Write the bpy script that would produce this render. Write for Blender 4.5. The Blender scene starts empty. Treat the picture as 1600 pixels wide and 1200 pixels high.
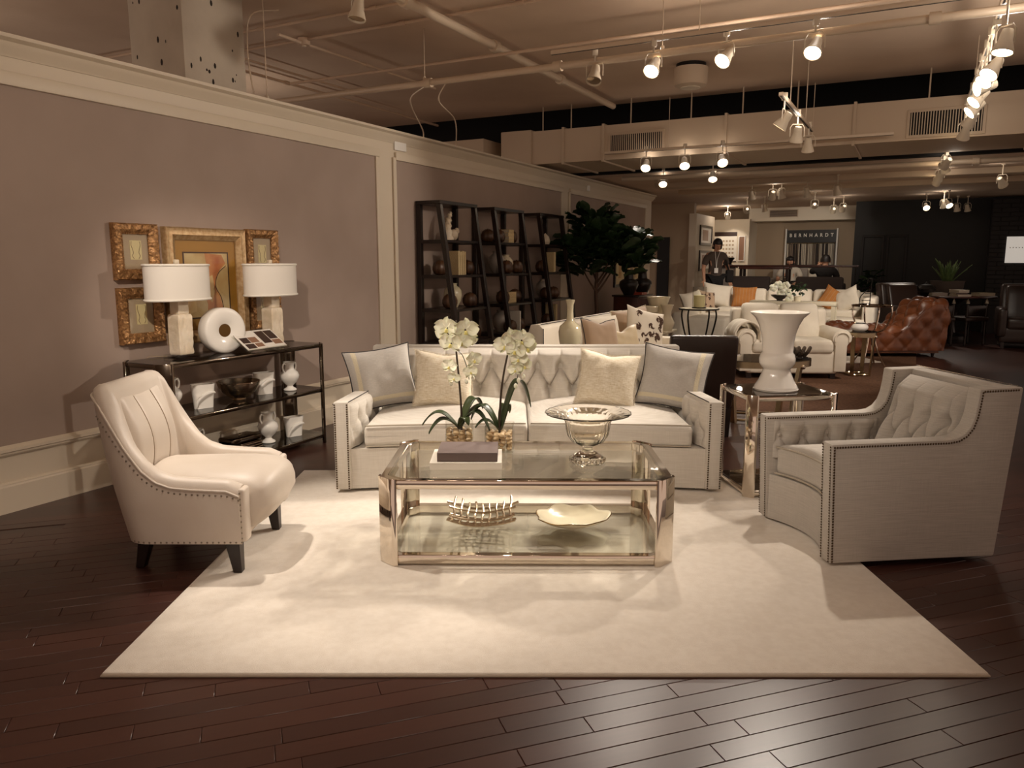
import bpy, bmesh, math, random
from mathutils import Vector, Matrix, Euler, noise
random.seed(7)
PI = math.pi
R = math.radians
scene = bpy.context.scene
col = scene.collection

# ---------------------------------------------------------------- camera
CAM_H = 1.42
cam_d = bpy.data.cameras.new('camera')
cam_d.sensor_width = 36.0
cam_d.sensor_fit = 'HORIZONTAL'
cam_d.lens = 36.0 * 1200 / 1600
cam_d.clip_end = 200
cam = bpy.data.objects.new('camera', cam_d)
col.objects.link(cam)
cam.location = (0, 0, CAM_H)
cam.rotation_euler = (R(90) - math.atan(192 / 1200), 0, 0)
scene.camera = cam

# ---------------------------------------------------------------- world, exposure
world = bpy.data.worlds.new('world')
scene.world = world
world.use_nodes = True
world.node_tree.nodes['Background'].inputs[0].default_value = (1.0, 0.71, 0.56, 1)
world.node_tree.nodes['Background'].inputs[1].default_value = 0.60
scene.view_settings.view_transform = 'Standard'
scene.view_settings.look = 'None'
scene.view_settings.exposure = 0.0
scene.view_settings.gamma = 1.0
scene.view_settings.use_curve_mapping = False
LIGHT_COL = (1.0, 0.88, 0.76)
LP = 0.94           # overall power of the track lamps

# ---------------------------------------------------------------- room frame (a along the left wall, b out from it)
W0 = (-2.913, 4.197)
YAW = R(27.588)
AX = (math.sin(YAW), math.cos(YAW))
BX = (AX[1], -AX[0])
ROOM_RZ = math.atan2(AX[1], AX[0])       # local +x = a, local +y = -b
def XY(a, b):
    return (W0[0] + a * AX[0] + b * BX[0], W0[1] + a * AX[1] + b * BX[1])
def room(p):
    x, y = XY(p[0], p[1])
    return (x, y, p[2])

# ---------------------------------------------------------------- materials
def lin(c):
    out = []
    for v in c[:3]:
        v = v / 255.0
        out.append(v / 12.92 if v <= 0.04045 else ((v + 0.055) / 1.055) ** 2.4)
    return (*out, 1.0)
MATS = {}
def mat(name, c, rough=0.6, metal=0.0, var=None, bump=None, spec=0.5, sheen=0.0, emit=None, stretch=None, coat=0.0, sss=0.0, trans=0.0):
    if name in MATS:
        return MATS[name]
    m = bpy.data.materials.new(name)
    m.use_nodes = True
    nt = m.node_tree
    b = nt.nodes['Principled BSDF']
    b.inputs['Base Color'].default_value = lin(c)
    b.inputs['Roughness'].default_value = rough
    b.inputs['Metallic'].default_value = metal
    b.inputs['Specular IOR Level'].default_value = spec
    b.inputs['Coat Weight'].default_value = coat
    b.inputs['Sheen Weight'].default_value = sheen
    b.inputs['Transmission Weight'].default_value = trans
    if sss:
        b.inputs['Subsurface Weight'].default_value = sss
        b.inputs['Subsurface Radius'].default_value = (0.02, 0.015, 0.01)
    tc = mp = None
    if var or bump:
        tc = nt.nodes.new('ShaderNodeTexCoord')
        mp = nt.nodes.new('ShaderNodeMapping')
        nt.links.new(tc.outputs['Object'], mp.inputs[0])
        if stretch:
            mp.inputs['Scale'].default_value = stretch
    if var:                                   # var = (scale, colour2, detail)
        n = nt.nodes.new('ShaderNodeTexNoise')
        n.inputs['Scale'].default_value = var[0]
        n.inputs['Detail'].default_value = var[2] if len(var) > 2 else 4
        nt.links.new(mp.outputs[0], n.inputs['Vector'])
        r = nt.nodes.new('ShaderNodeMapRange')
        r.inputs['From Min'].default_value = 0.35
        r.inputs['From Max'].default_value = 0.65
        nt.links.new(n.outputs[0], r.inputs[0])
        mx = nt.nodes.new('ShaderNodeMix')
        mx.data_type = 'RGBA'
        mx.inputs[6].default_value = lin(c)
        mx.inputs[7].default_value = lin(var[1])
        nt.links.new(r.outputs[0], mx.inputs[0])
        nt.links.new(mx.outputs[2], b.inputs['Base Color'])
    if bump:                                  # bump = (scale, strength, distance)
        n2 = nt.nodes.new('ShaderNodeTexNoise')
        n2.inputs['Scale'].default_value = bump[0]
        n2.inputs['Detail'].default_value = 3
        nt.links.new(mp.outputs[0], n2.inputs['Vector'])
        bp = nt.nodes.new('ShaderNodeBump')
        bp.inputs['Strength'].default_value = bump[1]
        bp.inputs['Distance'].default_value = bump[2] if len(bump) > 2 else 0.01
        nt.links.new(n2.outputs[0], bp.inputs['Height'])
        nt.links.new(bp.outputs[0], b.inputs['Normal'])
    if emit:
        b.inputs['Emission Color'].default_value = lin(emit[0])
        b.inputs['Emission Strength'].default_value = emit[1]
    MATS[name] = m
    return m
def thin_glass(name, tint, ior=1.5, rough=0.0):
    """a glass sheet: clear with a tint, mirror-like by Fresnel"""
    m = bpy.data.materials.new(name)
    m.use_nodes = True
    nt = m.node_tree
    for n in list(nt.nodes):
        nt.nodes.remove(n)
    o = nt.nodes.new('ShaderNodeOutputMaterial')
    mix = nt.nodes.new('ShaderNodeMixShader')
    tr = nt.nodes.new('ShaderNodeBsdfTransparent')
    gl = nt.nodes.new('ShaderNodeBsdfGlossy')
    lw = nt.nodes.new('ShaderNodeLayerWeight')     # facing = 1 - |cos|, same on both sides of the sheet
    lw.inputs[0].default_value = 0.5
    pw = nt.nodes.new('ShaderNodeMath'); pw.operation = 'POWER'; pw.inputs[1].default_value = 5.0
    fr = nt.nodes.new('ShaderNodeMath'); fr.operation = 'MULTIPLY_ADD'
    f0 = ((ior - 1) / (ior + 1)) ** 2
    fr.inputs[1].default_value = 1 - f0; fr.inputs[2].default_value = f0
    nt.links.new(lw.outputs['Facing'], pw.inputs[0]); nt.links.new(pw.outputs[0], fr.inputs[0])
    tr.inputs[0].default_value = (*tint, 1)
    gl.inputs['Roughness'].default_value = rough
    nt.links.new(fr.outputs[0], mix.inputs[0])
    nt.links.new(tr.outputs[0], mix.inputs[1])
    nt.links.new(gl.outputs[0], mix.inputs[2])
    nt.links.new(mix.outputs[0], o.inputs[0])
    MATS[name] = m
    return m
def linen(name, c, c2, sx=9, sz=520):
    """slubby woven cloth: two crossed, stretched noises"""
    m = bpy.data.materials.new(name)
    m.use_nodes = True
    nt = m.node_tree
    b = nt.nodes['Principled BSDF']
    b.inputs['Roughness'].default_value = 0.85
    b.inputs['Specular IOR Level'].default_value = 0.25
    b.inputs['Sheen Weight'].default_value = 0.15
    tc = nt.nodes.new('ShaderNodeTexCoord')
    facs = []
    for sc in ((sx, sx, sz), (sz, sz, sx)):
        mp = nt.nodes.new('ShaderNodeMapping')
        mp.inputs['Scale'].default_value = sc
        nt.links.new(tc.outputs['Object'], mp.inputs[0])
        n = nt.nodes.new('ShaderNodeTexNoise')
        n.inputs['Scale'].default_value = 1.0
        n.inputs['Detail'].default_value = 2
        nt.links.new(mp.outputs[0], n.inputs['Vector'])
        facs.append(n)
    ad = nt.nodes.new('ShaderNodeMath')
    ad.operation = 'ADD'
    nt.links.new(facs[0].outputs[0], ad.inputs[0])
    hv = nt.nodes.new('ShaderNodeMath')          # the slub runs mostly one way
    hv.operation = 'MULTIPLY_ADD'; hv.inputs[1].default_value = 0.5; hv.inputs[2].default_value = 0.25
    nt.links.new(facs[1].outputs[0], hv.inputs[0])
    nt.links.new(hv.outputs[0], ad.inputs[1])
    r = nt.nodes.new('ShaderNodeMapRange')
    r.inputs['From Min'].default_value = 0.75
    r.inputs['From Max'].default_value = 1.25
    nt.links.new(ad.outputs[0], r.inputs[0])
    mx = nt.nodes.new('ShaderNodeMix')
    mx.data_type = 'RGBA'
    mx.inputs[6].default_value = lin(c)
    mx.inputs[7].default_value = lin(c2)
    nt.links.new(r.outputs[0], mx.inputs[0])
    nt.links.new(mx.outputs[2], b.inputs['Base Color'])
    bp = nt.nodes.new('ShaderNodeBump')
    bp.inputs['Strength'].default_value = 0.15
    bp.inputs['Distance'].default_value = 0.002
    nt.links.new(ad.outputs[0], bp.inputs['Height'])
    nt.links.new(bp.outputs[0], b.inputs['Normal'])
    MATS[name] = m
    return m
def wood_floor():
    m = mat('plank_wood', (58, 36, 29), 0.32)
    nt = m.node_tree
    b = nt.nodes['Principled BSDF']
    tc = nt.nodes.new('ShaderNodeTexCoord')
    mp = nt.nodes.new('ShaderNodeMapping')
    mp.inputs['Scale'].default_value = (3, 60, 60)
    n = nt.nodes.new('ShaderNodeTexNoise')
    n.inputs['Scale'].default_value = 1.0
    n.inputs['Detail'].default_value = 5
    oi = nt.nodes.new('ShaderNodeObjectInfo')
    ad = nt.nodes.new('ShaderNodeVectorMath')
    nt.links.new(tc.outputs['Object'], ad.inputs[0])
    nt.links.new(oi.outputs['Location'], ad.inputs[1])
    nt.links.new(ad.outputs[0], mp.inputs[0])
    nt.links.new(mp.outputs[0], n.inputs['Vector'])
    mx = nt.nodes.new('ShaderNodeMix')
    mx.data_type = 'RGBA'
    mx.inputs[6].default_value = lin((52, 29, 24))
    mx.inputs[7].default_value = lin((76, 45, 36))
    sm = nt.nodes.new('ShaderNodeMath')
    sm.operation = 'MULTIPLY_ADD'
    sm.inputs[1].default_value = 0.6
    nt.links.new(n.outputs[0], sm.inputs[0])
    m2 = nt.nodes.new('ShaderNodeMath')
    m2.operation = 'MULTIPLY'
    m2.inputs[1].default_value = 0.55
    nt.links.new(oi.outputs['Random'], m2.inputs[0])
    nt.links.new(m2.outputs[0], sm.inputs[2])
    nt.links.new(sm.outputs[0], mx.inputs[0])
    nt.links.new(mx.outputs[2], b.inputs['Base Color'])
    return m
def far_floor():
    """same planks where they are too far to be told apart: brick pattern at 45 deg to the room"""
    m = mat('plank_wood_far', (58, 36, 29), 0.32)
    nt = m.node_tree
    b = nt.nodes['Principled BSDF']
    tc = nt.nodes.new('ShaderNodeTexCoord')
    mp = nt.nodes.new('ShaderNodeMapping')
    mp.inputs['Rotation'].default_value = (0, 0, -PLANK_ANG)
    br = nt.nodes.new('ShaderNodeTexBrick')
    br.inputs['Color1'].default_value = lin((54, 31, 25))
    br.inputs['Color2'].default_value = lin((70, 42, 34))
    br.inputs['Mortar'].default_value = lin((34, 20, 16))
    br.inputs['Scale'].default_value = 1.0
    br.inputs['Mortar Size'].default_value = 0.0016
    br.inputs['Brick Width'].default_value = 0.9
    br.inputs['Row Height'].default_value = PLANK_W
    nt.links.new(tc.outputs['Object'], mp.inputs[0])
    nt.links.new(mp.outputs[0], br.inputs['Vector'])
    nt.links.new(br.outputs[0], b.inputs['Base Color'])
    return m
PLANK_W = 0.083
PLANK_ANG = R(90 - 71.1)

# ---------------------------------------------------------------- mesh helpers
class MB:
    def __init__(self, xf=None):
        self.v = []; self.f = []; self.xf = xf; self.mi = None
    def add(self, vs, fs):
        o = len(self.v)
        self.v += [tuple(p) for p in vs]
        self.f += [tuple(i + o for i in f) for f in fs]
        return self
    def box(self, x0, y0, z0, x1, y1, z1):
        return self.add([(x0, y0, z0), (x1, y0, z0), (x1, y1, z0), (x0, y1, z0), (x0, y0, z1), (x1, y0, z1), (x1, y1, z1), (x0, y1, z1)],
                        [(0, 3, 2, 1), (4, 5, 6, 7), (0, 1, 5, 4), (1, 2, 6, 5), (2, 3, 7, 6), (3, 0, 4, 7)])
    def hexa(self, bot, top):
        """box from four bottom and four top corners"""
        return self.add(list(bot) + list(top), [(0, 3, 2, 1), (4, 5, 6, 7), (0, 1, 5, 4), (1, 2, 6, 5), (2, 3, 7, 6), (3, 0, 4, 7)])
    def prism(self, pts, c0, c1, axis='z'):
        n = len(pts)
        def P(p, c):
            return {'z': (p[0], p[1], c), 'y': (p[0], c, p[1]), 'x': (c, p[0], p[1])}[axis]
        vs = [P(p, c0) for p in pts] + [P(p, c1) for p in pts]
        fs = [tuple(range(n - 1, -1, -1)), tuple(range(n, 2 * n))]
        fs += [(i, (i + 1) % n, n + (i + 1) % n, n + i) for i in range(n)]
        return self.add(vs, fs)
    def ring(self, outer, inner, z0, z1):
        """flat frame between two outlines of equal count"""
        n = len(outer)
        vs = [(*p, z0) for p in outer] + [(*p, z0) for p in inner] + [(*p, z1) for p in outer] + [(*p, z1) for p in inner]
        fs = []
        for i in range(n):
            j = (i + 1) % n
            fs += [(i, j, 2 * n + j, 2 * n + i), (n + j, n + i, 3 * n + i, 3 * n + j), (2 * n + i, 2 * n + j, 3 * n + j, 3 * n + i), (j, i, n + i, n + j)]
        return self.add(vs, fs)
    def tube(self, pts, r, n=8, closed=False, cap=True):
        pts = [Vector(p) for p in pts]
        m = len(pts)
        rs = r if isinstance(r, (list, tuple)) else [r] * m
        vs = []
        up = None
        for i, p in enumerate(pts):
            if closed:
                t = pts[(i + 1) % m] - pts[i - 1]
            else:
                t = pts[min(i + 1, m - 1)] - pts[max(i - 1, 0)]
            if t.length < 1e-9:
                t = Vector((0, 0, 1))
            t.normalize()
            if up is None:
                up = Vector((0, 0, 1)) if abs(t.z) < 0.9 else Vector((1, 0, 0))
            s = t.cross(up)
            if s.length < 1e-6:
                s = t.cross(Vector((0.3, 1, 0.2)))
            s.normalize()
            up = s.cross(t).normalized()
            for k in range(n):
                a = 2 * PI * k / n
                vs.append(p + (s * math.cos(a) + up * math.sin(a)) * rs[i])
        fs = []
        for i in range(m if closed else m - 1):
            for k in range(n):
                i2 = (i + 1) % m
                fs.append((i * n + k, i * n + (k + 1) % n, i2 * n + (k + 1) % n, i2 * n + k))
        if cap and not closed:
            fs += [tuple(range(n - 1, -1, -1)), tuple(range((m - 1) * n, m * n))]
        return self.add(vs, fs)
    def lathe(self, prof, n=24, c=(0, 0, 0), rf=None, sx=1, sy=1, cap=True):
        vs = []
        m = len(prof)
        for (r, z) in prof:
            for k in range(n):
                a = 2 * PI * k / n
                q = r * (rf(a, z) if rf else 1)
                vs.append((c[0] + q * math.cos(a) * sx, c[1] + q * math.sin(a) * sy, c[2] + z))
        fs = [(i * n + k, i * n + (k + 1) % n, (i + 1) * n + (k + 1) % n, (i + 1) * n + k) for i in range(m - 1) for k in range(n)]
        if cap:
            if prof[0][0] > 1e-5: fs.append(tuple(range(n - 1, -1, -1)))
            if prof[-1][0] > 1e-5: fs.append(tuple(range((m - 1) * n, m * n)))
        return self.add(vs, fs)
    def grid(self, fn, nu, nv, cu=False, cv=False):
        U = nu if cu else nu + 1
        V = nv if cv else nv + 1
        vs = [fn(i / nu, j / nv) for i in range(U) for j in range(V)]
        fs = [(i * V + j, ((i + 1) % U) * V + j, ((i + 1) % U) * V + (j + 1) % V, i * V + (j + 1) % V) for i in range(nu) for j in range(nv)]
        return self.add(vs, fs)
    def ball(self, c, r, nu=12, nv=8):
        r = r if isinstance(r, (tuple, list)) else (r, r, r)
        prof = [(max(1e-6, math.sin(PI * j / nv)), -math.cos(PI * j / nv)) for j in range(nv + 1)]
        vs = []; fs = []
        for (q, z) in prof:
            for k in range(nu):
                a = 2 * PI * k / nu
                vs.append((c[0] + r[0] * q * math.cos(a), c[1] + r[1] * q * math.sin(a), c[2] + r[2] * z))
        for j in range(nv):
            for k in range(nu):
                fs.append((j * nu + k, j * nu + (k + 1) % nu, (j + 1) * nu + (k + 1) % nu, (j + 1) * nu + k))
        return self.add(vs, fs)
    def soft(self, h, r, n=8, c=(0, 0, 0), fn=None):
        """rounded box with a grid on each face; fn bends it"""
        vs = []; fs = []; idx = {}
        hx, hy, hz = h
        def key(p): return (round(p[0], 5), round(p[1], 5), round(p[2], 5))
        def vert(p):
            k = key(p)
            if k not in idx:
                q = [max(-(hh - r), min(hh - r, pp)) for pp, hh in zip(p, h)]
                d = Vector(p) - Vector(q)
                s = Vector(q) + (d.normalized() * r if d.length > 1e-9 else d)
                s = (s.x, s.y, s.z)
                if fn: s = fn(*s)
                idx[k] = len(vs)
                vs.append((s[0] + c[0], s[1] + c[1], s[2] + c[2]))
            return idx[k]
        def coords(hh):
            k = max(2, n)
            inner = [-(hh - r) + 2 * (hh - r) * i / k for i in range(k + 1)]
            return [-hh, -hh + 0.35 * r] + inner + [hh - 0.35 * r, hh]
        cs = [coords(hh) for hh in h]
        for ax in range(3):
            a1, a2 = [(1, 2), (2, 0), (0, 1)][ax]
            for sg in (-1, 1):
                for i in range(len(cs[a1]) - 1):
                    for j in range(len(cs[a2]) - 1):
                        q = []
                        for (di, dj) in ((0, 0), (1, 0), (1, 1), (0, 1)):
                            p = [0, 0, 0]
                            p[ax] = sg * h[ax]
                            p[a1] = cs[a1][i + di]; p[a2] = cs[a2][j + dj]
                            q.append(vert(p))
                        if sg < 0: q.reverse()
                        if len(set(q)) == 4: fs.append(tuple(q))
        return self.add(vs, fs)
    def mesh(self, name, m, bevel=0, seg=2, smooth=True, ang=38):
        me = bpy.data.meshes.new(name)
        vs = [self.xf(p) for p in self.v] if self.xf else self.v
        me.from_pydata(vs, [], self.f)
        me.validate()
        bm = bmesh.new()
        bm.from_mesh(me)
        bmesh.ops.recalc_face_normals(bm, faces=bm.faces)
        if bevel:
            es = [e for e in bm.edges if len(e.link_faces) == 2 and e.calc_face_angle(0) > 0.5]
            bmesh.ops.bevel(bm, geom=es, offset=bevel, segments=seg, profile=0.5, affect='EDGES', clamp_overlap=True)
        bm.to_mesh(me)
        bm.free()
        if smooth:
            me.polygons.foreach_set('use_smooth', [True] * len(me.polygons))
            me.set_sharp_from_angle(angle=R(ang))
        me.materials.append(MATS[m] if isinstance(m, str) else m)
        return me
    def build(self, name, m, parent=None, bevel=0, seg=2, smooth=True, ang=38, kind=None, label=None):
        me = self.mesh(name, m, bevel, seg, smooth, ang)
        return link(name, me, parent, kind, label)
def link(name, me, parent=None, kind=None, label=None):
    o = bpy.data.objects.new(name, me)
    col.objects.link(o)
    if parent: o.parent = parent
    if kind: o['kind'] = kind
    if label: o['label'] = label
    return o
def inst(o, parent, loc=(0, 0, 0), rot=(0, 0, 0), scale=(1, 1, 1)):
    c = o.copy()
    col.objects.link(c)
    c.parent = parent
    c.location = loc; c.rotation_euler = rot; c.scale = scale
    return c
def thing(name, label, cat, loc=(0, 0, 0), rz=0, group=None, rot=None):
    o = bpy.data.objects.new(name, None)
    col.objects.link(o)
    o.empty_display_size = 0.05
    o.location = loc
    o.rotation_euler = rot if rot else (0, 0, rz)
    o['label'] = label; o['category'] = cat
    if group: o['group'] = group
    return o
def tag(o, label, cat, group=None):
    o['label'] = label; o['category'] = cat
    if group: o['group'] = group
    return o
def struct(o):
    o['kind'] = 'structure'
    return o
def smoothpath(pts, k=6, closed=False):
    """Catmull-Rom through points"""
    P = [Vector(p) for p in pts]
    n = len(P)
    out = []
    for i in range(n if closed else n - 1):
        p0 = P[i - 1] if (closed or i > 0) else P[0]
        p1 = P[i]; p2 = P[(i + 1) % n]
        p3 = P[(i + 2) % n] if (closed or i + 2 < n) else P[-1]
        for s in range(k):
            t = s / k
            out.append(0.5 * ((2 * p1) + (p2 - p0) * t + (2 * p0 - 5 * p1 + 4 * p2 - p3) * t * t + (3 * p1 - p0 - 3 * p2 + p3) * t ** 3))
    if not closed: out.append(P[-1])
    return out
def nails(path, step, r, m='nail_bronze', parent=None, name='nailhead_trim', nrm=None):
    """a row of little domes along a path; each too small to pick apart"""
    P = [Vector(p) for p in path]
    mb = MB()
    d = 0.0; nxt = 0.0
    nv = Vector(nrm).normalized() if nrm else Vector((0, 0, 1))
    for i in range(len(P) - 1):
        seg = (P[i + 1] - P[i]); L = seg.length
        while nxt <= d + L:
            p = P[i] + seg * ((nxt - d) / max(L, 1e-9))
            t = seg.normalized()
            s = nv.cross(t).normalized()
            vs = [p + (t * math.cos(a) + s * math.sin(a)) * r for a in [PI / 3 * k for k in range(6)]] + [p + nv * r * 0.8]
            mb.add(vs, [(k, (k + 1) % 6, 6) for k in range(6)])
            nxt += step
        d += L
    return mb.build(name, m, parent, kind='stuff', ang=80)

# ---------------------------------------------------------------- material palette
mat('wall_taupe', (160, 141, 128), 0.75, var=(2.2, (154, 135, 122), 3))
mat('cream_paint', (206, 192, 170), 0.5, bump=(30, 0.05))
mat('ceiling_paint', (212, 188, 164), 0.9, var=(0.8, (196, 170, 146), 5), bump=(4, 0.2))
mat('duct_paint', (196, 176, 152), 0.7)
mat('pipe_paint', (206, 186, 162), 0.4)
mat('column_paint', (190, 178, 160), 0.9, var=(3, (176, 163, 146), 5), bump=(6, 0.5))
mat('pit_dark', (40, 30, 24), 0.95)
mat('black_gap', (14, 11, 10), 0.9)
mat('rug_wool', (228, 219, 206), 0.95, var=(26, (221, 211, 197), 3), bump=(420, 0.5, 0.004), sheen=0.3, spec=0.1)
mat('rug_bind', (188, 176, 158), 0.9)
mat('carpet_brown', (104, 76, 58), 0.95, var=(40, (84, 60, 46), 4), bump=(300, 0.5, 0.004), spec=0.1)
mat('chrome', (226, 216, 202), 0.06, 1.0)
mat('dark_chrome', (120, 108, 96), 0.10, 1.0)
mat('champagne_metal', (196, 178, 146), 0.25, 1.0)
mat('nail_bronze', (92, 78, 62), 0.35, 1.0)
mat('nail_steel', (150, 140, 126), 0.3, 1.0)
thin_glass('table_glass', (0.965, 0.972, 0.95), 1.62)
thin_glass('clear_glass', (0.95, 0.95, 0.93), 1.45)
thin_glass('smoked_glass', (0.45, 0.41, 0.37), 1.75)
mat('crystal', (255, 252, 246), 0.02, trans=1.0)
linen('linen_sofa', (196, 189, 177), (214, 208, 198))
linen('linen_chair', (166, 159, 149), (188, 181, 171))
linen('weave_cream', (196, 180, 148), (230, 222, 206), 30, 260)
linen('pillow_grey', (178, 173, 166), (192, 187, 179), 40, 260)
mat('braid_cream', (206, 196, 170), 0.8, bump=(120, 0.6, 0.004))
mat('piping_dark', (62, 58, 56), 0.8)
mat('piping_linen', (168, 158, 142), 0.85)
mat('leather_white', (209, 198, 185), 0.45, var=(5, (203, 191, 177), 3), bump=(160, 0.12, 0.003))
mat('seam_tan', (150, 130, 104), 0.7)
mat('leg_espresso', (34, 22, 18), 0.35)
mat('porcelain', (236, 231, 222), 0.12, coat=0.5)
mat('bone_ceramic', (222, 212, 186), 0.25)
mat('celadon', (206, 196, 164), 0.15, coat=0.4)
mat('alabaster', (228, 214, 192), 0.5, var=(9, (206, 188, 160), 5), bump=(22, 0.6, 0.01), sss=0.15)
mat('shade_cloth', (224, 217, 206), 0.9, bump=(300, 0.15, 0.001))
mat('shade_trim', (232, 226, 214), 0.8)
mat('gilt', (126, 90, 56), 0.38, 0.6, var=(60, (182, 138, 90), 4), bump=(90, 0.8, 0.006))
mat('gilt_pale', (186, 158, 118), 0.45, 0.45, var=(40, (160, 126, 84), 4), bump=(60, 0.3, 0.003))
mat('mat_board', (176, 156, 132), 0.8)
mat('mat_gold', (168, 122, 44), 0.6, 0.2)
mat('print_paper', (220, 204, 158), 0.8)
mat('print_ink', (92, 62, 40), 0.9)
mat('paint_cream', (214, 192, 146), 0.7, var=(6, (190, 158, 106), 5))
mat('paint_rust', (176, 98, 56), 0.7, var=(8, (204, 146, 92), 5))
mat('paint_ochre', (192, 150, 92), 0.7, var=(7, (214, 186, 140), 5))
mat('paint_dark', (70, 44, 30), 0.8)
mat('espresso_wood', (38, 26, 21), 0.28, var=(6, (28, 18, 15), 5))
mat('gourd_shell', (88, 60, 40), 0.35, var=(10, (58, 38, 26), 4))
mat('book_cream', (214, 194, 150), 0.8, var=(120, (196, 174, 130), 2))
mat('book_white', (232, 226, 214), 0.7)
mat('book_taupe', (112, 97, 92), 0.7, bump=(300, 0.1, 0.001))
mat('page_edge', (206, 194, 172), 0.85, var=(200, (188, 176, 154), 2))
mat('leaf_fig', (30, 46, 26), 0.42, var=(14, (40, 62, 30), 3))
mat('leaf_orchid', (64, 76, 44), 0.35, var=(8, (48, 60, 36), 3))
mat('leaf_aloe', (104, 128, 78), 0.45, var=(10, (78, 104, 60), 3))
mat('stem_dark', (58, 44, 30), 0.6)
mat('bark', (78, 56, 42), 0.8, bump=(40, 0.5))
mat('petal_white', (240, 238, 220), 0.5, var=(20, (230, 230, 200), 2), sss=0.2)
mat('petal_lip', (226, 214, 130), 0.5)
mat('pebble', (214, 186, 146), 0.45, var=(9, (190, 158, 116), 3))
mat('silver_rod', (205, 188, 165), 0.25, 1.0)
mat('shell_dish', (232, 222, 196), 0.2, coat=0.5)
mat('rim_gold', (120, 92, 54), 0.3, 1.0)
mat('leather_dark', (44, 30, 24), 0.35, bump=(120, 0.1, 0.003))
mat('leather_rust', (118, 66, 36), 0.36, var=(6, (92, 50, 28), 4), coat=0.2)
mat('cloth_white', (226, 217, 200), 0.9, var=(5, (218, 208, 190), 3), bump=(200, 0.1, 0.003))
mat('cloth_tan', (168, 142, 116), 0.75, sheen=0.3)
mat('cloth_orange', (178, 118, 58), 0.85, var=(4, (162, 102, 46), 3))
mat('cloth_silver', (196, 176, 140), 0.5, sheen=0.4)
mat('cloth_embroidery', (84, 62, 50), 0.9)
mat('cloth_charcoal', (60, 50, 46), 0.9)
mat('black_metal', (30, 25, 22), 0.45, 0.6)
mat('black_ceramic', (28, 23, 20), 0.35)
mat('black_paint', (15, 12, 12), 0.6)
mat('black_brick', (32, 28, 29), 0.7)
mat('mahogany', (78, 36, 24), 0.35, var=(6, (56, 26, 18), 4))
mat('red_lacquer', (160, 62, 42), 0.35)
mat('candle_wax', (206, 196, 150), 0.6, sss=0.2)
mat('fur_dark', (72, 58, 44), 0.95, bump=(90, 1.0, 0.02))
mat('grey_pot', (86, 76, 70), 0.8)
mat('far_wall', (168, 148, 124), 0.8)
mat('white_wall', (216, 204, 184), 0.7)
mat('sign_white', (232, 228, 220), 0.5)
mat('sign_black', (22, 19, 18), 0.5)
mat('sign_letter', (240, 236, 226), 0.5)
mat('skin', (196, 146, 116), 0.55)
mat('hair_dark', (26, 19, 16), 0.5)
mat('shirt_grey', (84, 72, 64), 0.9)
mat('trouser_black', (20, 17, 17), 0.9)
mat('top_white', (196, 186, 170), 0.9)
mat('jacket_black', (30, 26, 25), 0.9)
mat('bulb_on', (255, 240, 215), 0.4, emit=((255, 232, 196), 22))
mat('bulb_off', (170, 150, 124), 0.15, 0.6)
mat('lamp_can', (206, 192, 170), 0.35)
mat('track_black', (38, 32, 28), 0.6)
mat('plastic_black', (26, 23, 22), 0.5)
mat('photo_dark', (58, 40, 34), 0.35)
mat('photo_warm', (140, 104, 82), 0.35)
mat('photo_pale', (226, 220, 210), 0.35)
mat('swatch_a', (196, 186, 168), 0.9)
mat('swatch_b', (120, 106, 92), 0.9)
mat('swatch_c', (60, 52, 48), 0.9)
mat('marble_grey', (160, 150, 140), 0.3)
# ================================================================ STRUCTURE
wood_floor(); far_floor()
CB = (-9, 12)                      # b reach of the hall
floor = struct(MB().add([(-9, -4, -0.003), (16, -4, -0.003), (16, 24, -0.003), (-9, 24, -0.003)], [(0, 1, 2, 3)]).build('floor', 'plank_wood_far'))
RUG = (-1.418, 2.46, 1.648, 5.07)
dP = Vector((math.cos(PLANK_ANG), math.sin(PLANK_ANG))); nP = Vector((-dP.y, dP.x))
plank_me = {}
for L in (0.6, 0.75, 0.9, 1.05):
    plank_me[L] = MB().box(-L / 2 + 0.0007, -PLANK_W / 2 + 0.0007, -0.004, L / 2 - 0.0007, PLANK_W / 2 - 0.0007, 0).mesh('plank', 'plank_wood', bevel=0.0018, seg=1)
nplank = 0
rp = random.Random(3)
for k in range(-10, 80):
    s = -3.4 + rp.random() * 0.9
    while s < 5.2:
        L = rp.choice((0.6, 0.75, 0.9, 1.05))
        c = nP * (k * PLANK_W) + dP * (s + L / 2)
        ends = [c - dP * L / 2, c, c + dP * L / 2]
        s += L
        vis = any(1.75 < p.y < 4.3 and abs(p.x) < 0.70 * p.y + 0.12 and (p - Vector(W0)).dot(Vector(BX)) > 0.05 for p in ends)
        inside = all(RUG[0] + 0.05 < p.x < RUG[2] - 0.05 and p.y > RUG[1] + 0.06 for p in ends)
        if vis and not inside and nplank < 300:
            if (min((e - Vector(W0)).dot(Vector(BX)) for e in ends) < 0.02): continue
            o = link('plank', plank_me[L], floor)
            o.location = (c.x, c.y, 0); o.rotation_euler = (0, 0, PLANK_ANG)
            nplank += 1

carpet = MB(room)
carpet.prism([(5.05, 1.0), (11.3, 1.0), (11.3, 4.6), (5.05, 4.6)], -0.002, 0.006)
struct(carpet.build('floor_carpet', 'carpet_brown'))

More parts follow.
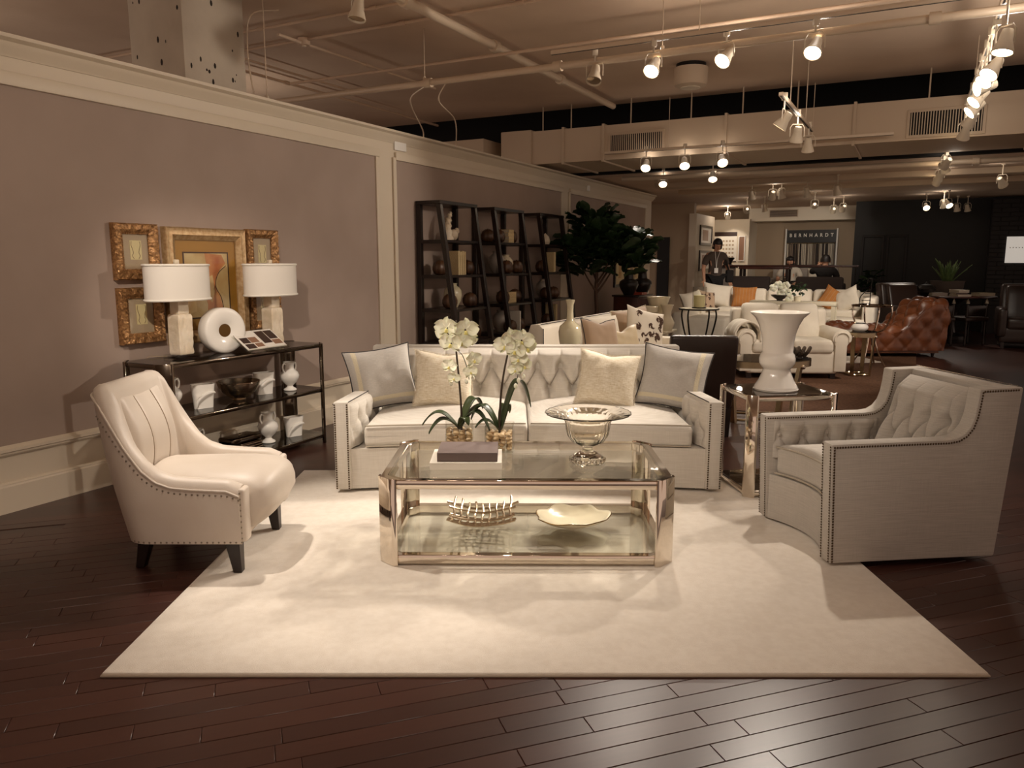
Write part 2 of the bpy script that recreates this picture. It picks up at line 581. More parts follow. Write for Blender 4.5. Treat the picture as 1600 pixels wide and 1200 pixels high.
# left partition wall with wallpaper fields, pilasters, wainscot
WEND = 11.95
wl = MB(room).box(-6, -0.14, 0, WEND, 0, 2.60)
wall_left = struct(wl.build('wall_left', 'cream_paint'))
def wp(name, m, *bx, bevel=0):
    return MB(room).box(*bx).build(name, m, wall_left, bevel=bevel)
FIELDS = [(-6, 3.55), (3.85, 7.77), (8.07, 11.55)]
for (a0, a1) in FIELDS:
    wp('wallpaper_panel', 'wall_taupe', a0, -0.01, 0.37, a1, 0.006, 2.39)
    wp('panel_moulding', 'cream_paint', a0, 0, 2.375, a1 + 0.045, 0.028, 2.45, bevel=0.006)
    if a0 > 0: wp('panel_moulding', 'cream_paint', a0 - 0.04, 0, 0.37, a0 + 0.01, 0.022, 2.40, bevel=0.006)
    wp('panel_moulding', 'cream_paint', a1 - 0.01, 0, 0.37, a1 + 0.04, 0.022, 2.40, bevel=0.006)
wp('thermostat', 'sign_white', 3.84, 0, 2.47, 4.03, 0.02, 2.55, bevel=0.004)
wp('thermostat', 'sign_white', 8.72, 0, 2.47, 8.82, 0.02, 2.55, bevel=0.004)
def run_profile(name, prof, a0, a1, m='cream_paint'):
    """a moulding: profile in (b,z) run along a"""
    mb = MB(room)
    n = len(prof)
    vs = [(a0, p[0], p[1]) for p in prof] + [(a1, p[0], p[1]) for p in prof]
    fs = [tuple(range(n)), tuple(range(2 * n - 1, n - 1, -1))] + [(i, (i + 1) % n, n + (i + 1) % n, n + i) for i in range(n)]
    mb.add(vs, fs)
    return mb.build(name, m, ang=25)
struct(run_profile('baseboard_left', [(-0.02, -0.003), (0.026, -0.003), (0.026, 0.148), (0.020, 0.156), (0.020, 0.163), (0.012, 0.172), (-0.02, 0.172)], -6, WEND))
struct(run_profile('trim_1', [(-0.02, 0.322), (0.012, 0.322), (0.022, 0.334), (0.022, 0.344), (0.036, 0.350), (0.036, 0.366), (0.020, 0.374), (0.012, 0.384), (-0.02, 0.384)], -6, WEND))
struct(run_profile('trim_2', [(-0.14, 2.53), (0.008, 2.53), (0.014, 2.545), (0.045, 2.575), (0.055, 2.60), (0.085, 2.615), (0.085, 2.635), (-0.14, 2.635)], -6, WEND + 0.05))

# ceilings
ceil = MB(room).box(-9, -7, 3.4, 7.35, 12, 3.5)
struct(ceil.build('ceiling', 'ceiling_paint'))
lowc = MB(room).box(9.03, -3, 2.68, 18.6, 12, 3.45)
struct(lowc.build('ceiling_low', 'ceiling_paint'))
struct(MB(room).box(7.3, -7, 4.1, 9.1, 12, 4.2).box(8.9, -7, 2.72, 9.02, 12, 4.15).box(7.3, -7, 3.45, 7.36, 12, 4.15).build('ceiling_recess', 'black_gap'))  # black-lined recess between the two ceilings, above the duct
for k, a in enumerate((10.2, 11.6)):          # shallow drops in the low ceiling
    o = MB(room).box(a, 0.6, 2.60, a + 0.25, 9.5, 2.70).build('ceiling_beam', 'duct_paint', bevel=0.01)
    struct(o)

# concrete column behind the partition
cl = thing('concrete_column', 'rough painted square concrete column rising behind the left partition wall', 'column', (*XY(1.89, -0.43), 2.4), ROOM_RZ)
cl['kind'] = 'structure'
MB().box(-0.285, -0.28, -2.4, 0.285, 0.28, 1.0).build('shaft', 'column_paint', cl, bevel=0.012)
rr = random.Random(5)
for i in range(26):                              # pitted holes in the concrete
    s = rr.uniform(0.004, 0.013)
    if rr.random() < 0.5: MB().ball((rr.uniform(-0.25, 0.25), -0.28, rr.uniform(0.28, 0.9)), (s, 0.002, s * rr.uniform(1, 2.2)), 7, 4).build('pit', 'pit_dark', cl)
    else: MB().ball((-0.285, rr.uniform(-0.25, 0.25), rr.uniform(0.28, 0.9)), (0.002, s, s * rr.uniform(1, 2.4)), 7, 4).build('pit', 'pit_dark', cl)

# far walls
def rwall(name, m, *bx): return struct(MB(room).box(*bx).build(name, m))
rwall('wall_far_left', 'far_wall', 14.8, -4, 0, 14.95, 0.08, 2.7)
wpart = rwall('wall_partition', 'white_wall', 14.7, 0.0, 0, 16.4, 0.16, 2.45)
rwall('wall_back', 'far_wall', 18.0, -3, 0, 18.2, 6, 2.7)
rwall('wall_back_column', 'white_wall', 17.0, -0.02, 0.4, 18.0, 0.86, 2.42)
rwall('wall_soffit', 'white_wall', 17.2, 0.80, 2.37, 18.0, 3.4, 2.7)
rwall('door_1', 'black_paint', 14.76, -0.72, 0, 14.8, -0.45, 1.95)
blackwall = rwall('wall_black', 'black_paint', 16.0, 3.26, 0, 16.15, 12, 2.68)
for (b0, b1) in ((3.42, 3.86), (3.9, 4.3)):
    for bx in ((15.965, b0, 0.2, 16.0, b0 + 0.045, 1.95), (15.965, b1 - 0.045, 0.2, 16.0, b1, 1.95), (15.965, b0, 1.92, 16.0, b1, 1.97)):
        MB(room).box(*bx).build('panel_moulding', 'black_brick', blackwall, bevel=0.008)
# painted brick pier to the right of the black wall: courses as parts
pier = rwall('wall_brick', 'black_brick', 15.6, 5.74, 0, 16.0, 12, 2.62)
brick_me = {w: MB().box(0.0, -w / 2 + 0.005, 0.004, 0.03, w / 2 - 0.005, 0.082).mesh('brick', 'black_brick', bevel=0.006, seg=1) for w in (0.30, 0.15)}
for j in range(24):
    b = 5.74
    k = 0
    while b < 7.3:
        w = 0.15 if (k == 0 and j % 2) else 0.30
        o = link('brick', brick_me[w], pier)
        x, y = XY(15.585, b + w / 2)
        o.location = (x, y, 0.55 + j * 0.086); o.rotation_euler = (0, 0, ROOM_RZ)
        b += w; k += 1
# raised back area
plat = rwall('floor_platform', 'carpet_brown', 14.1, 0.18, 0, 18.0, 3.26, 0.40)
rwall('floor_step', 'carpet_brown', 13.75, 0.18, 0, 14.1, 3.26, 0.2)

# ================================================================ PIPES, DUCTS ON THE CEILING
def pipe(name, label, pts, r, m='pipe_paint', cat='pipe', fittings=()):
    base = pts[0]
    w = [room(p) for p in pts]
    t = thing(name, label, cat, w[0])
    L = [tuple(Vector(p) - Vector(w[0])) for p in w]
    MB().tube(L, r, 10).build('tube', m, t)
    d = (Vector(L[-1]) - Vector(L[0]))
    for f in fittings:
        c = Vector(L[0]) + d * f
        e = d.normalized() * 0.035
        MB().tube([c - e, c + e], r * 1.45, 10).build('coupling', m, t)
    return t
pipe('sprinkler_pipe', 'long white pipe running from above the left wall across the hall', [(3.5, -1.3, 2.95), (3.5, 7.5, 2.95)], 0.028, fittings=(0.22, 0.36, 0.66, 0.75))
pipe('sprinkler_pipe', 'thick white pipe running towards the long air duct', [(-1.0, 1.06, 3.30), (6.95, 1.06, 3.30)], 0.036, fittings=(0.45, 0.62, 0.8))
pipe('conduit', 'thin ceiling conduit nearest the top edge left of the hanging spotlight', [(2.80, -3, 3.375), (2.80, 5, 3.375)], 0.012, 'ceiling_paint', 'conduit', (0.3, 0.45))
pipe('conduit', 'thin ceiling conduit passing the round junction box', [(3.22, -3, 3.375), (3.22, 5.5, 3.375)], 0.014, 'ceiling_paint', 'conduit', (0.42, 0.55))
pipe('conduit', 'dark thin conduit parallel to the long white pipe and just above it', [(3.78, -1.2, 3.18), (3.78, 6.5, 3.18)], 0.014, 'ceiling_paint', 'conduit')
pipe('conduit', 'conduit running along the ceiling from the junction box to the white pipe', [(2.9, -0.5, 3.345), (5.3, -0.46, 3.345)], 0.014, 'ceiling_paint', 'conduit', (0.5,))
pipe('conduit', 'conduit sloping over the partition towards the dark gap', [(3.0, -1.73, 3.34), (7.3, -1.73, 3.34)], 0.016, 'ceiling_paint', 'conduit', (0.3,))
pipe('conduit', 'paired conduit beside the concrete column', [(2.5, -1.38, 3.345), (5.0, -1.38, 3.345)], 0.012, 'ceiling_paint', 'conduit')
pipe('sprinkler_pipe', 'white pipe beyond the air duct in front of the low ceiling', [(8.62, 0.6, 2.60), (8.62, 9.5, 2.60)], 0.035, fittings=(0.15, 0.5))
jb = thing('junction_box', 'small round junction box on the ceiling conduit', 'junction box', (*XY(3.22, -0.5), 3.33))
MB().lathe([(0.05, 0), (0.055, 0.01), (0.055, 0.06), (0.03, 0.07)], 14).build('box', 'ceiling_paint', jb)
MB().lathe([(0.02, -0.012), (0.02, 0)], 10).build('cover', 'pipe_paint', jb)
def rod(label, a, b, z0, z1, r=0.004):
    t = thing('hanger_rod', label, 'hanger rod', (*XY(a, b), z0))
    MB().tube([(0, 0, 0), (0, 0, z1 - z0)], r, 6).build('rod', 'pipe_paint', t)
    MB().box(-0.012, -0.02, -0.02, 0.012, 0.02, 0.03).build('clip', 'pipe_paint', t, bevel=0.004)
rod('thin hanger rod dropping to the wall top by the concrete column', 2.28, -0.05, 2.66, 3.4)
rod('thin hanger rod holding the white pipe at its bright stretch', 3.5, 0.6, 2.97, 3.4)
rod('hanger rod above the second spotlight on the white track', 3.5, 2.72, 2.97, 3.4)
def cable(label, pts):
    w = [Vector(room(p)) for p in pts]
    t = thing('cable', label, 'cable', w[0])
    MB().tube(smoothpath([p - w[0] for p in w], 6), 0.006, 6).build('cord', 'pipe_paint', t)
cable('slack cable hanging left of the dark gap', [(3.55, 0.55, 2.93), (3.85, 0.2, 2.9), (4.3, 0.03, 2.72), (4.35, 0.0, 2.64)])
cable('slack cable hanging right of the other, closer to the dark gap', [(3.6, 0.75, 2.95), (3.8, 0.55, 2.86), (4.4, 0.35, 2.80), (4.9, 0.05, 2.64)])
cable('looped cable beside the concrete column', [(2.5, -0.1, 3.38), (2.3, -0.2, 3.3), (2.2, -0.15, 3.0), (2.2, -0.1, 2.66)])
spk = thing('ceiling_speaker', 'white drum shaped ceiling speaker between the spotlights', 'speaker', (1.823, 8.229, 3.17))
MB().lathe([(0.12, 0.0), (0.16, 0.02), (0.17, 0.06), (0.17, 0.19)], 24).build('drum', 'duct_paint', spk)
MB().lathe([(0.15, 0.19), (0.15, 0.23)], 24).build('collar', 'black_metal', spk)
MB().lathe([(0.10, -0.006), (0.10, 0.001)], 24).build('grille', 'white_wall', spk)

duct = thing('air_duct', 'long painted sheet metal air duct spanning the hall under the ceiling', 'air duct', (*XY(7.05, -0.1), 2.68), ROOM_RZ)
MB().box(0, -10, 0, 1.2, 0, 0.42).build('casing', 'duct_paint', duct)
for b in (0.45, 1.0, 2.52, 3.9, 5.6, 6.6):
    MB().box(-0.022, -b - 0.015, -0.02, 1.22, -b + 0.015, 0.44).build('flange', 'duct_paint', duct)
for b in (0.15, 0.55, 1.35, 2.1, 2.7, 3.3, 4.6):
    MB().tube([(0.02, -b, 0.40), (0.02, -b, 0.72)], 0.008, 6).build('strap', 'duct_paint', duct)
for (b0, b1, z0, z1) in ((1.10, 1.76, 0.09, 0.29), (4.44, 5.1, 0.05, 0.28)):
    g = MB().box(-0.015, -b1 - 0.03, z0 - 0.03, 0.0, -b0 + 0.03, z1 + 0.03).build('vent', 'duct_paint', duct, bevel=0.004)
    MB().box(-0.018, -b1, z0, -0.014, -b0, z1).build('vent_opening', 'black_gap', g)
    n = 26
    for i in range(n):
        y = -b0 - (b1 - b0) * (i + 0.5) / n
        MB().box(-0.026, y - 0.0045, z0, -0.016, y + 0.0045, z1).build('slat', 'duct_paint', g)
MB().box(-0.03, 0.0, -0.05, 0.42, 0.45, 0.44).build('duct_branch', 'duct_paint', duct, bevel=0.01)
d2 = thing('air_duct', 'short duct section above the partition beside the dark gap', 'air duct', (*XY(6.9, -0.75), 2.6), ROOM_RZ)
MB().box(0, 0, 0, 0.6, 2.4, 0.44).build('casing', 'duct_paint', d2, bevel=0.008)
MB().box(-0.012, 1.2, -0.01, 0.612, 1.22, 0.45).build('flange', 'duct_paint', d2)

# ================================================================ TRACK SPOTLIGHTS (each lamp carries its own light)
head_me = MB().lathe([(0.012, 0.085), (0.030, 0.080), (0.036, 0.05), (0.038, 0.02), (0.058, -0.04), (0.062, -0.055), (0.056, -0.055), (0.052, -0.040)], 20, cap=False).mesh('can', 'lamp_can', ang=50)
bulb_on = MB().lathe([(0.001, -0.052), (0.03, -0.050), (0.054, -0.042)], 20, cap=False).mesh('bulb', 'bulb_on')
bulb_off = MB().lathe([(0.001, -0.030), (0.03, -0.034), (0.054, -0.044)], 20, cap=False).mesh('bulb', 'bulb_off')
yoke_me = MB().tube([(-0.066, 0, -0.01), (-0.066, 0, 0.07), (-0.045, 0, 0.10), (0.045, 0, 0.10), (0.066, 0, 0.07), (0.066, 0, -0.01)], 0.004, 6).mesh('yoke', 'lamp_can')
adapt_me = MB().box(-0.02, -0.02, 0, 0.02, 0.02, 0.06).mesh('adapter', 'lamp_can', bevel=0.005)
NL = 0
def lamp(label, loc, target, lit=True, power=0, cone=50, blend=0.5, drop=0.14, size=1.0, group='track spotlights', radius=0.045, spill=None):
    global NL
    t = thing('spotlight', label, 'spotlight', loc, 0, group)
    d = (Vector(target) - Vector(loc)).normalized()
    q = d.to_track_quat('-Z', 'Y').to_euler()
    h = link('can', head_me, t); h.rotation_euler = q; h.scale = (size,) * 3
    bo = link('bulb', bulb_on if lit else bulb_off, h)
    yk = link('yoke', yoke_me, t); yk.rotation_euler = (0, 0, math.atan2(d.y, d.x) + PI / 2); yk.scale = (size,) * 3
    MB().tube([(0, 0, 0.10 * size), (0, 0, drop)], 0.007, 6).build('stem', 'lamp_can', t)
    ad = link('adapter', adapt_me, t); ad.location = (0, 0, drop)
    if power:
        ld = bpy.data.lights.new('spot_beam', 'SPOT')
        ld.energy = power * LP
        ld.color = LIGHT_COL
        ld.spot_size = R(cone); ld.spot_blend = blend
        ld.shadow_soft_size = radius
        lo = bpy.data.objects.new('spot_beam', ld)
        col.objects.link(lo); lo.parent = t
        lo.location = d * 0.075 * size; lo.rotation_euler = q
    if lit:                       # a reflector bulb also leaks light backwards through the open can
        sd = bpy.data.lights.new('back_spill', 'POINT')
        sd.energy = SPILL if spill is None else spill; sd.color = LIGHT_COL; sd.shadow_soft_size = 0.06
        so = bpy.data.objects.new('back_spill', sd)
        col.objects.link(so); so.parent = t
        so.location = d * -0.16 * size
    NL += 1
    return t
SPILL = 4.5
def track(label, p0, p1, hang=0.4):
    w0 = Vector(room(p0)); w1 = Vector(room(p1)); d = w1 - w0
    t = thing('light_track', label, 'light track', w0, math.atan2(d.y, d.x))
    L = d.length
    MB().box(0, -0.018, 0, L, 0.018, 0.03).build('rail', 'pipe_paint', t, bevel=0.003)
    MB().box(0, -0.006, -0.002, L, 0.006, 0.002).build('slot', 'track_black', t)
    k = max(2, int(L / 1.8))
    for i in range(k):
        x = L * (i + 0.5) / k
        MB().tube([(x, 0, 0.03), (x, 0, hang)], 0.004, 6).build('hanger', 'pipe_paint', t)
track('ceiling light track above the long white pipe', (3.42, 1.85, 3.02), (3.42, 6.5, 3.02), 0.38)
track('light track running into the depth on the right', (2.6, 4.88, 2.985), (6.98, 4.85, 2.985), 0.4)
track('light track continuing on the right beyond the duct', (8.32, 4.74, 2.72), (8.98, 4.73, 2.72), 0.6)
track('light track above the coffee table end of the hall, nearer the viewer', (-0.9, 0.6, 3.0), (-0.9, 6.5, 3.0), 0.4)
track('short light track hanging before the duct with three lamps', (4.35, 3.45, 2.73), (6.3, 3.46, 2.73), 0.6)
track('light track below the air duct with close lamps', (6.85, 1.0, 2.72), (6.85, 4.2, 2.72), 0.6)
track('light track under the duct carrying two bright lamps', (8.5, 0.8, 2.72), (8.5, 4.2, 2.72), 0.6)
def rp3(a, b, z): return (*XY(a, b), z)
# lamps over the sitting group
lamp('track spotlight with a dim clear reflector, leftmost on the white pipe track', rp3(3.46, 2.2, 2.84), (0.2, 5.2, 0.5), False, 0)
lamp('bright round spotlight aimed downward left of the ceiling speaker', rp3(3.42, 2.68, 2.84), (-0.4, 3.95, 0.1), True, 170, 52)
lamp('tilted spotlight right of the ceiling speaker facing left', rp3(3.46, 3.2, 2.86), (-0.85, 3.95, 0.1), True, 240, 46)
lamp('brightest glaring spotlight above the white urn', rp3(3.42, 3.8, 2.84), (0.6, 3.75, 0.1), True, 190, 52)
lamp('unlit spotlight at the top edge left of the picture', (-1.02, 5.4, 3.05), (-1.4, 5.0, 0), False, 0, drop=0.3)
lamp('spotlight out over the rug aimed at the sofa', rp3(-0.9, 1.9, 2.86), (-0.35, 5.15, 0.7), True, 42, 46)
lamp('spotlight over the rug aimed at the sofa right half', rp3(-0.9, 2.8, 2.86), (0.65, 5.15, 0.7), True, 42, 46)
lamp('spotlight out over the rug aimed at the pictures', rp3(-0.9, 2.35, 2.86), rp3(1.7, 0.2, 0.75), True, 300, 36, 0.8)
lamp('spotlight over the viewer aimed at the rug', rp3(-0.9, 3.5, 2.86), (-0.1, 3.6, 0.0), True, 75, 75, 0.8)
lamp('added unseen spotlight left above the viewer, brightening the right armchair', rp3(-0.9, 1.5, 2.86), (1.8, 3.95, 0.55), True, 130, 24, 0.7)  # extra lamp out of view, added to lift the armchair seat and back
lamp('spotlight over the viewer aimed at the right armchair', rp3(-0.9, 4.4, 2.86), (1.5, 4.2, 0.4), True, 25, 50)
track('light track near the left wall carrying the unlit lamp', (-0.6, 1.12, 3.34), (2.3, 1.12, 3.34), 0.06)
lamp('spotlight by the left wall aimed at the rug beside the white armchair', rp3(0.3, 1.12, 3.0), (-0.75, 3.75, 0.0), True, 230, 48, drop=0.34, spill=1.0)
lamp('added unseen spotlight behind the partition near the column, brightening the ceiling', rp3(0.4, -2.4, 2.45), rp3(0.4, -2.4, 0), True, 90, 80, drop=0.95, spill=22)  # added out of sight; its spill brightens the ceiling over the partition
lamp('added unseen spotlight behind the partition farther back, brightening the ceiling', rp3(4.2, -2.4, 2.45), rp3(4.2, -2.4, 0), True, 90, 80, drop=0.95, spill=12)  # second hidden lamp, added to brighten the same ceiling farther along
# lamps on the right track
ra = [(3.19, 4.88, 'nearest and largest lamp on the right hand track', (2.4, 4.6, 0.4), 60), (3.86, 4.87, 'second nearest lamp on the right hand track', (1.6, 4.9, 0.6), 110),
      (4.10, 4.86, 'lamp just touching the second nearest on the right track', (1.5, 5.2, 0.6), 0), (4.45, 4.86, 'third bright lamp down the right hand track', rp3(2.3, 0.05, 1.35), 300),
      (4.88, 4.85, 'fourth lamp down the right track, facing front', rp3(3.9, 2.8, 0.5), 60), (5.37, 4.85, 'fifth lamp down the right track, tilted left', rp3(4.6, 2.4, 0.6), 60),
      (5.98, 4.85, 'sixth lamp on the right track, tilted over the vent', rp3(7.6, 3.4, 0.5), 150), (6.77, 4.84, 'last lamp on the right track before the duct edge', rp3(8.4, 4.3, 0.5), 80),
      (8.42, 4.73, 'first lamp of the right track beyond the duct', rp3(10.9, 2.9, 0.5), 150), (8.88, 4.73, 'second lamp of the right track beyond the duct', rp3(10.2, 5.2, 0.5), 70),
      (9.5, 4.72, 'third lamp of the right track beyond the duct', rp3(12.2, 2.2, 0.6), 120), (10.1, 4.70, 'fourth lamp of the right track beyond the duct', rp3(12.6, 3.3, 0.5), 120), (10.7, 4.69, 'smallest farthest lamp of the right track', rp3(13.4, 3, 0.5), 0)]
for (a, b, lb, tg, pw) in ra:
    z = 2.68 if a < 8 else 2.57
    lamp(lb, rp3(a, b, z), tg, True, pw, 55, drop=0.27 if a < 8 else 0.09, spill=4.5 if a < 5.2 else 1.0)
# lamps near the duct
for (a, b, lb, tg, pw) in [(6.85, 1.53, 'bright lamp under the left vent, farthest left of the row', rp3(4.9, 1.9, 0.5), 90), (6.85, 2.0, 'middle bright lamp of the row under the left vent', rp3(5.0, 2.6, 0.4), 80),
                           (6.80, 2.45, 'right lamp of the row under the left vent', rp3(4.5, 3.4, 0.4), 70), (8.48, 1.95, 'large bright lamp right of the duct corner, lower row', rp3(6.9, 2.4, 0.4), 110),
                           (8.9, 1.13, 'bright lamp on the lower row nearest the fig tree', rp3(7.0, 1.7, 0.6), 80)]:
    lamp(lb, rp3(a, b, 2.56), tg, True, pw, 60, drop=0.16, spill=0.8)
for (a, b, lb, tg, on, pw) in [(4.54, 3.45, 'slim lit lamp at the upper end of the short hanging track', rp3(4.6, 2.0, 0.5), True, 45), (5.35, 3.45, 'lit lamp in the middle of the short hanging track', rp3(6.2, 3.0, 0.3), True, 50), (6.07, 3.46, 'unlit clear lamp at the lower end of the short hanging track', rp3(7.2, 3.3, 0), False, 0)]:
    lamp(lb, rp3(a, b, 2.56), tg, on, pw, 55, drop=0.17, spill=1.5)
# small lamps under the low ceiling
for i, (a, b, on, pw, lb) in enumerate([(10.55, 2.41, True, 130, 'bright small lamp under the low ceiling above the standing person'), (10.5, 2.1, False, 0, 'unlit small lamp left of the bright one under the low ceiling'),
        (10.45, 2.56, False, 0, 'unlit small lamp right of the bright one under the low ceiling'), (10.3, 2.95, False, 0, 'narrow unlit lamp mid way along the low ceiling beam'), (10.15, 3.39, False, 0, 'unlit clear lamp at the right end of the low ceiling beam'),
        (14.0, 1.36, True, 25, 'tiny lamp at the left above the white column far back'), (13.6, 1.77, False, 0, 'tiny clear lamp beside the far soffit vent'), (13.1, 2.75, True, 30, 'far lamp above the black sign, left of the pair'),
        (14.8, 2.92, True, 50, 'far lamp above the right edge of the black sign'), (14.3, 3.14, True, 20, 'far lamp next to the black wall corner'),
        (14.45, 4.58, True, 40, 'lamp glowing before the black wall on the left'), (13.9, 4.93, True, 60, 'brightest lamp before the black wall'), (14.1, 4.86, True, 0, 'lamp just behind the brightest one at the black wall'),
        (15.3, 5.12, False, 0, 'unlit clear lamp left of the pair at the black wall'), (15.4, 5.30, False, 0, 'unlit clear lamp right of the pair at the black wall'), (9.8, 5.42, True, 30, 'lone lamp at the far right pointing down right')]):
    tgs = {0: rp3(12.4, 1.7, 0.6), 5: rp3(17, 0.4, 1.5), 7: rp3(18, 2.1, 1.6), 8: rp3(18, 2.0, 1.3), 9: rp3(16.5, 2.0, 0.8), 10: rp3(12.5, 5.0, 0.9), 11: rp3(12.4, 5.9, 0.8), 15: rp3(11.5, 6.5, 0.8)}
    z = 2.44
    lamp(lb, rp3(a, b, z), tgs.get(i, rp3(a + 0.6, b + 0.3, 0.5)), on, pw, 60, drop=0.22, spill=0.8)
lamp('lamp tucked behind the far column washing it with light', rp3(16.2, 0.5, 2.45), rp3(17.1, 0.5, 1.6), True, 22, 60, drop=0.2)
# ================================================================ RUG
rug = thing('area_rug', 'large plain ivory wool rug under the sofa and coffee table', 'rug', ((RUG[0] + RUG[2]) / 2, (RUG[1] + RUG[3]) / 2, 0))
hx, hy = (RUG[2] - RUG[0]) / 2, (RUG[3] - RUG[1]) / 2
MB().soft((hx, hy, 0.008), 0.007, 30, (0, 0, 0.008)).build('pile', 'rug_wool', rug)
MB().tube([(-hx, -hy, 0.005), (hx, -hy, 0.005), (hx, hy, 0.005), (-hx, hy, 0.005)], 0.005, 6, closed=True).build('binding', 'rug_bind', rug)
RZ = 0.016     # top of the rug pile

# ================================================================ TUFTING
def tuft(x, z, s, zl, zu, depth, btn, x0=0.0, crease=0.55):
    """height of buttoned cloth: verticals above the upper row and below the lower row, diamonds between"""
    x = x - x0
    if z >= zu:
        d = abs((x / s) - math.floor(x / s) - 0.5) * s
        fade = max(0.25, 1 - (z - zu) / 0.16)
    elif z <= zl:
        d = abs((x / s + 0.5) - math.floor(x / s + 0.5) - 0.5) * s
        fade = max(0.25, 1 - (zl - z) / 0.2)
    else:
        t = (z - zl) / (zu - zl)
        q = x / s
        d = 1e9
        for k in (math.floor(q) - 1, math.floor(q), math.floor(q) + 1, math.floor(q) + 2):
            for sg in (-0.5, 0.5):
                d = min(d, abs(q - (k + sg * t)))
        d = d * s
        fade = 1.0
    hgt = depth * crease * fade * min(1.0, (d / (0.34 * s))) ** 0.5 + depth * (1 - crease * fade) - 0.16 * depth * fade * math.exp(-(d / 0.006) ** 2)
    for (row, off) in ((zl, 0.0), (zu, 0.5)):
        k = round(x / s - off)
        r2 = (x - (k + off) * s) ** 2 + (z - row) ** 2
        hgt -= btn * math.exp(-r2 / (2 * 0.021 ** 2))
    return hgt
button_me = MB().ball((0, 0, 0), (0.011, 0.011, 0.006), 10, 6).mesh('button', 'linen_sofa')
button_me2 = MB().ball((0, 0, 0), (0.010, 0.010, 0.006), 10, 6).mesh('button', 'linen_chair')

def welt(pts, m, parent, r=0.006, closed=False, name='welt'):
    return MB().tube(pts, r, 7, closed=closed).build(name, m, parent)

# ================================================================ SOFA
sofa = thing('tufted_sofa', 'long pale linen sofa with button tufted back and nailhead arms on the rug', 'sofa', (0.10, 5.0, RZ))
SH = 0.815
def arm_quad(sg, grow=0.0):
    return [(sg * 1.18, -0.455), (sg * 1.085, 0.44), (sg * 0.985, 0.44), (sg * 1.085, -0.455)]
for sg in (-1, 1):
    q = arm_quad(sg)
    arm = MB().prism(q, 0.02, 0.565).build('arm', 'linen_sofa', sofa, bevel=0.010)
    # tufted inner face
    ins = (Vector((sg * 1.085, -0.44)), Vector((sg * 0.985, 0.40)))
    nrm = Vector((-sg * 0.993, -0.118))
    def fn(u, v, sg=sg, ins=ins, nrm=nrm):
        p = ins[0].lerp(ins[1], u)
        z = 0.28 + 0.27 * v
        e = min(1, min(u, 1 - u) * 9) * min(1, (1 - v) * 7)
        hgt = tuft(u * 0.85, z, 0.155, 0.36, 0.455, 0.03, 0.022, 0.05) * (e ** 0.5)
        p = p + nrm * hgt
        return (p.x, p.y, z)
    MB().grid(fn, 110, 36).build('arm_padding', 'linen_sofa', arm, ang=60)
    # piping on the top edges and nails down the front
    welt([(q[3][0], q[3][1], 0.566), (q[2][0], q[2][1], 0.566)], 'piping_dark', arm, 0.003)
    for xo, nm in ((sg * 1.170, 'o'), (sg * 1.096, 'i')):
        nails([(xo, -0.457, 0.03), (xo, -0.457, 0.555)], 0.0140, 0.0057, parent=arm, nrm=(0, -1, 0))
    nails([(sg * 1.181, -0.44, 0.55), (sg * 1.088, 0.42, 0.55)], 0.0140, 0.0057, parent=arm, nrm=(sg, 0.1, 0))
# curved base
N = 24
front = [(-1.085 + 2.17 * i / N, -0.43 + 0.085 * (1 - ((i / N) * 2 - 1) ** 2)) for i in range(N + 1)]
MB().prism(front + [(1.0, 0.44), (-1.0, 0.44)], 0.02, 0.27).build('base', 'linen_sofa', sofa, ang=30)
MB().prism([(x * 0.96, y + 0.06) for x, y in front] + [(0.96, 0.4), (-0.96, 0.4)], 0.0, 0.02).build('plinth', 'leg_espresso', sofa)
# back shell + tufted pad
MB().prism([(0.33, 0.02), (0.46, 0.02), (0.50, SH), (0.40, SH)], -1.085, 1.085, 'x').build('back_frame', 'linen_sofa', sofa, bevel=0.012)
SP = 0.162
def backfn(u, v):
    x = -1.03 + 2.06 * u
    z = 0.36 + (SH - 0.012 - 0.36) * v
    e = min(1, (1 - v) * 10) ** 0.6 * min(1, min(u, 1 - u) * 30) ** 0.5
    y = 0.315 + 0.095 * v
    return (x, y - (0.07 * e) * (tuft(x, z, SP, 0.53, 0.675, 0.05, 0.05) / 0.05) , z)
MB().grid(backfn, 420, 64).build('back_padding', 'linen_sofa', sofa, ang=70)
for k in range(-6, 7):
    for (row, off) in ((0.53, 0), (0.675, 0.5)):
        x = (k + off) * SP
        if abs(x) < 0.99:
            v = (row - 0.36) / (SH - 0.372)
            y = 0.315 + 0.095 * v - 0.07 * (tuft(x, row, SP, 0.53, 0.675, 0.05, 0.042) / 0.05) - 0.004
            b = link('button', button_me, sofa); b.location = (x, y, row); b.rotation_euler = (R(84), 0, 0)
# two seat cushions
for sg in (-1, 1):
    def cf(x, y, z, sg=sg):
        X = x + sg * 0.505
        fr = max(0, (-y + 0.05) / 0.4)
        y2 = y + 0.085 * (1 - (X / 1.085) ** 2) * min(1, max(0, (0.36 - y) / 0.72))
        taper = 0
        if sg * X > 0.7:
            X -= sg * (sg * X - 0.7) * 0.10 * max(0, (y + 0.36) / 0.72)
        cr = 0.055 * (1 - (x / 0.52) ** 2) * min(1, (y + 0.38) / 0.3) if z > 0 else 0
        return (X, y2, z + cr + 0.012 * (y / 0.36) * (1 if z > 0 else 0))
    cu = MB().soft((0.503, 0.365, 0.072), 0.030, 10, (0, -0.065, 0.345), cf).build('seat_cushion', 'linen_sofa', sofa, ang=60)
    for zz in (0.063, -0.063):
        pth = []
        for i in range(17):
            x = -0.49 + 0.98 * i / 16
            p = cf(x, -0.366, zz)
            pth.append((p[0], p[1] - 0.065, p[2] + 0.345 if zz < 0 else 0.345 + 0.066))
        welt(pth, 'piping_linen', cu, 0.005)

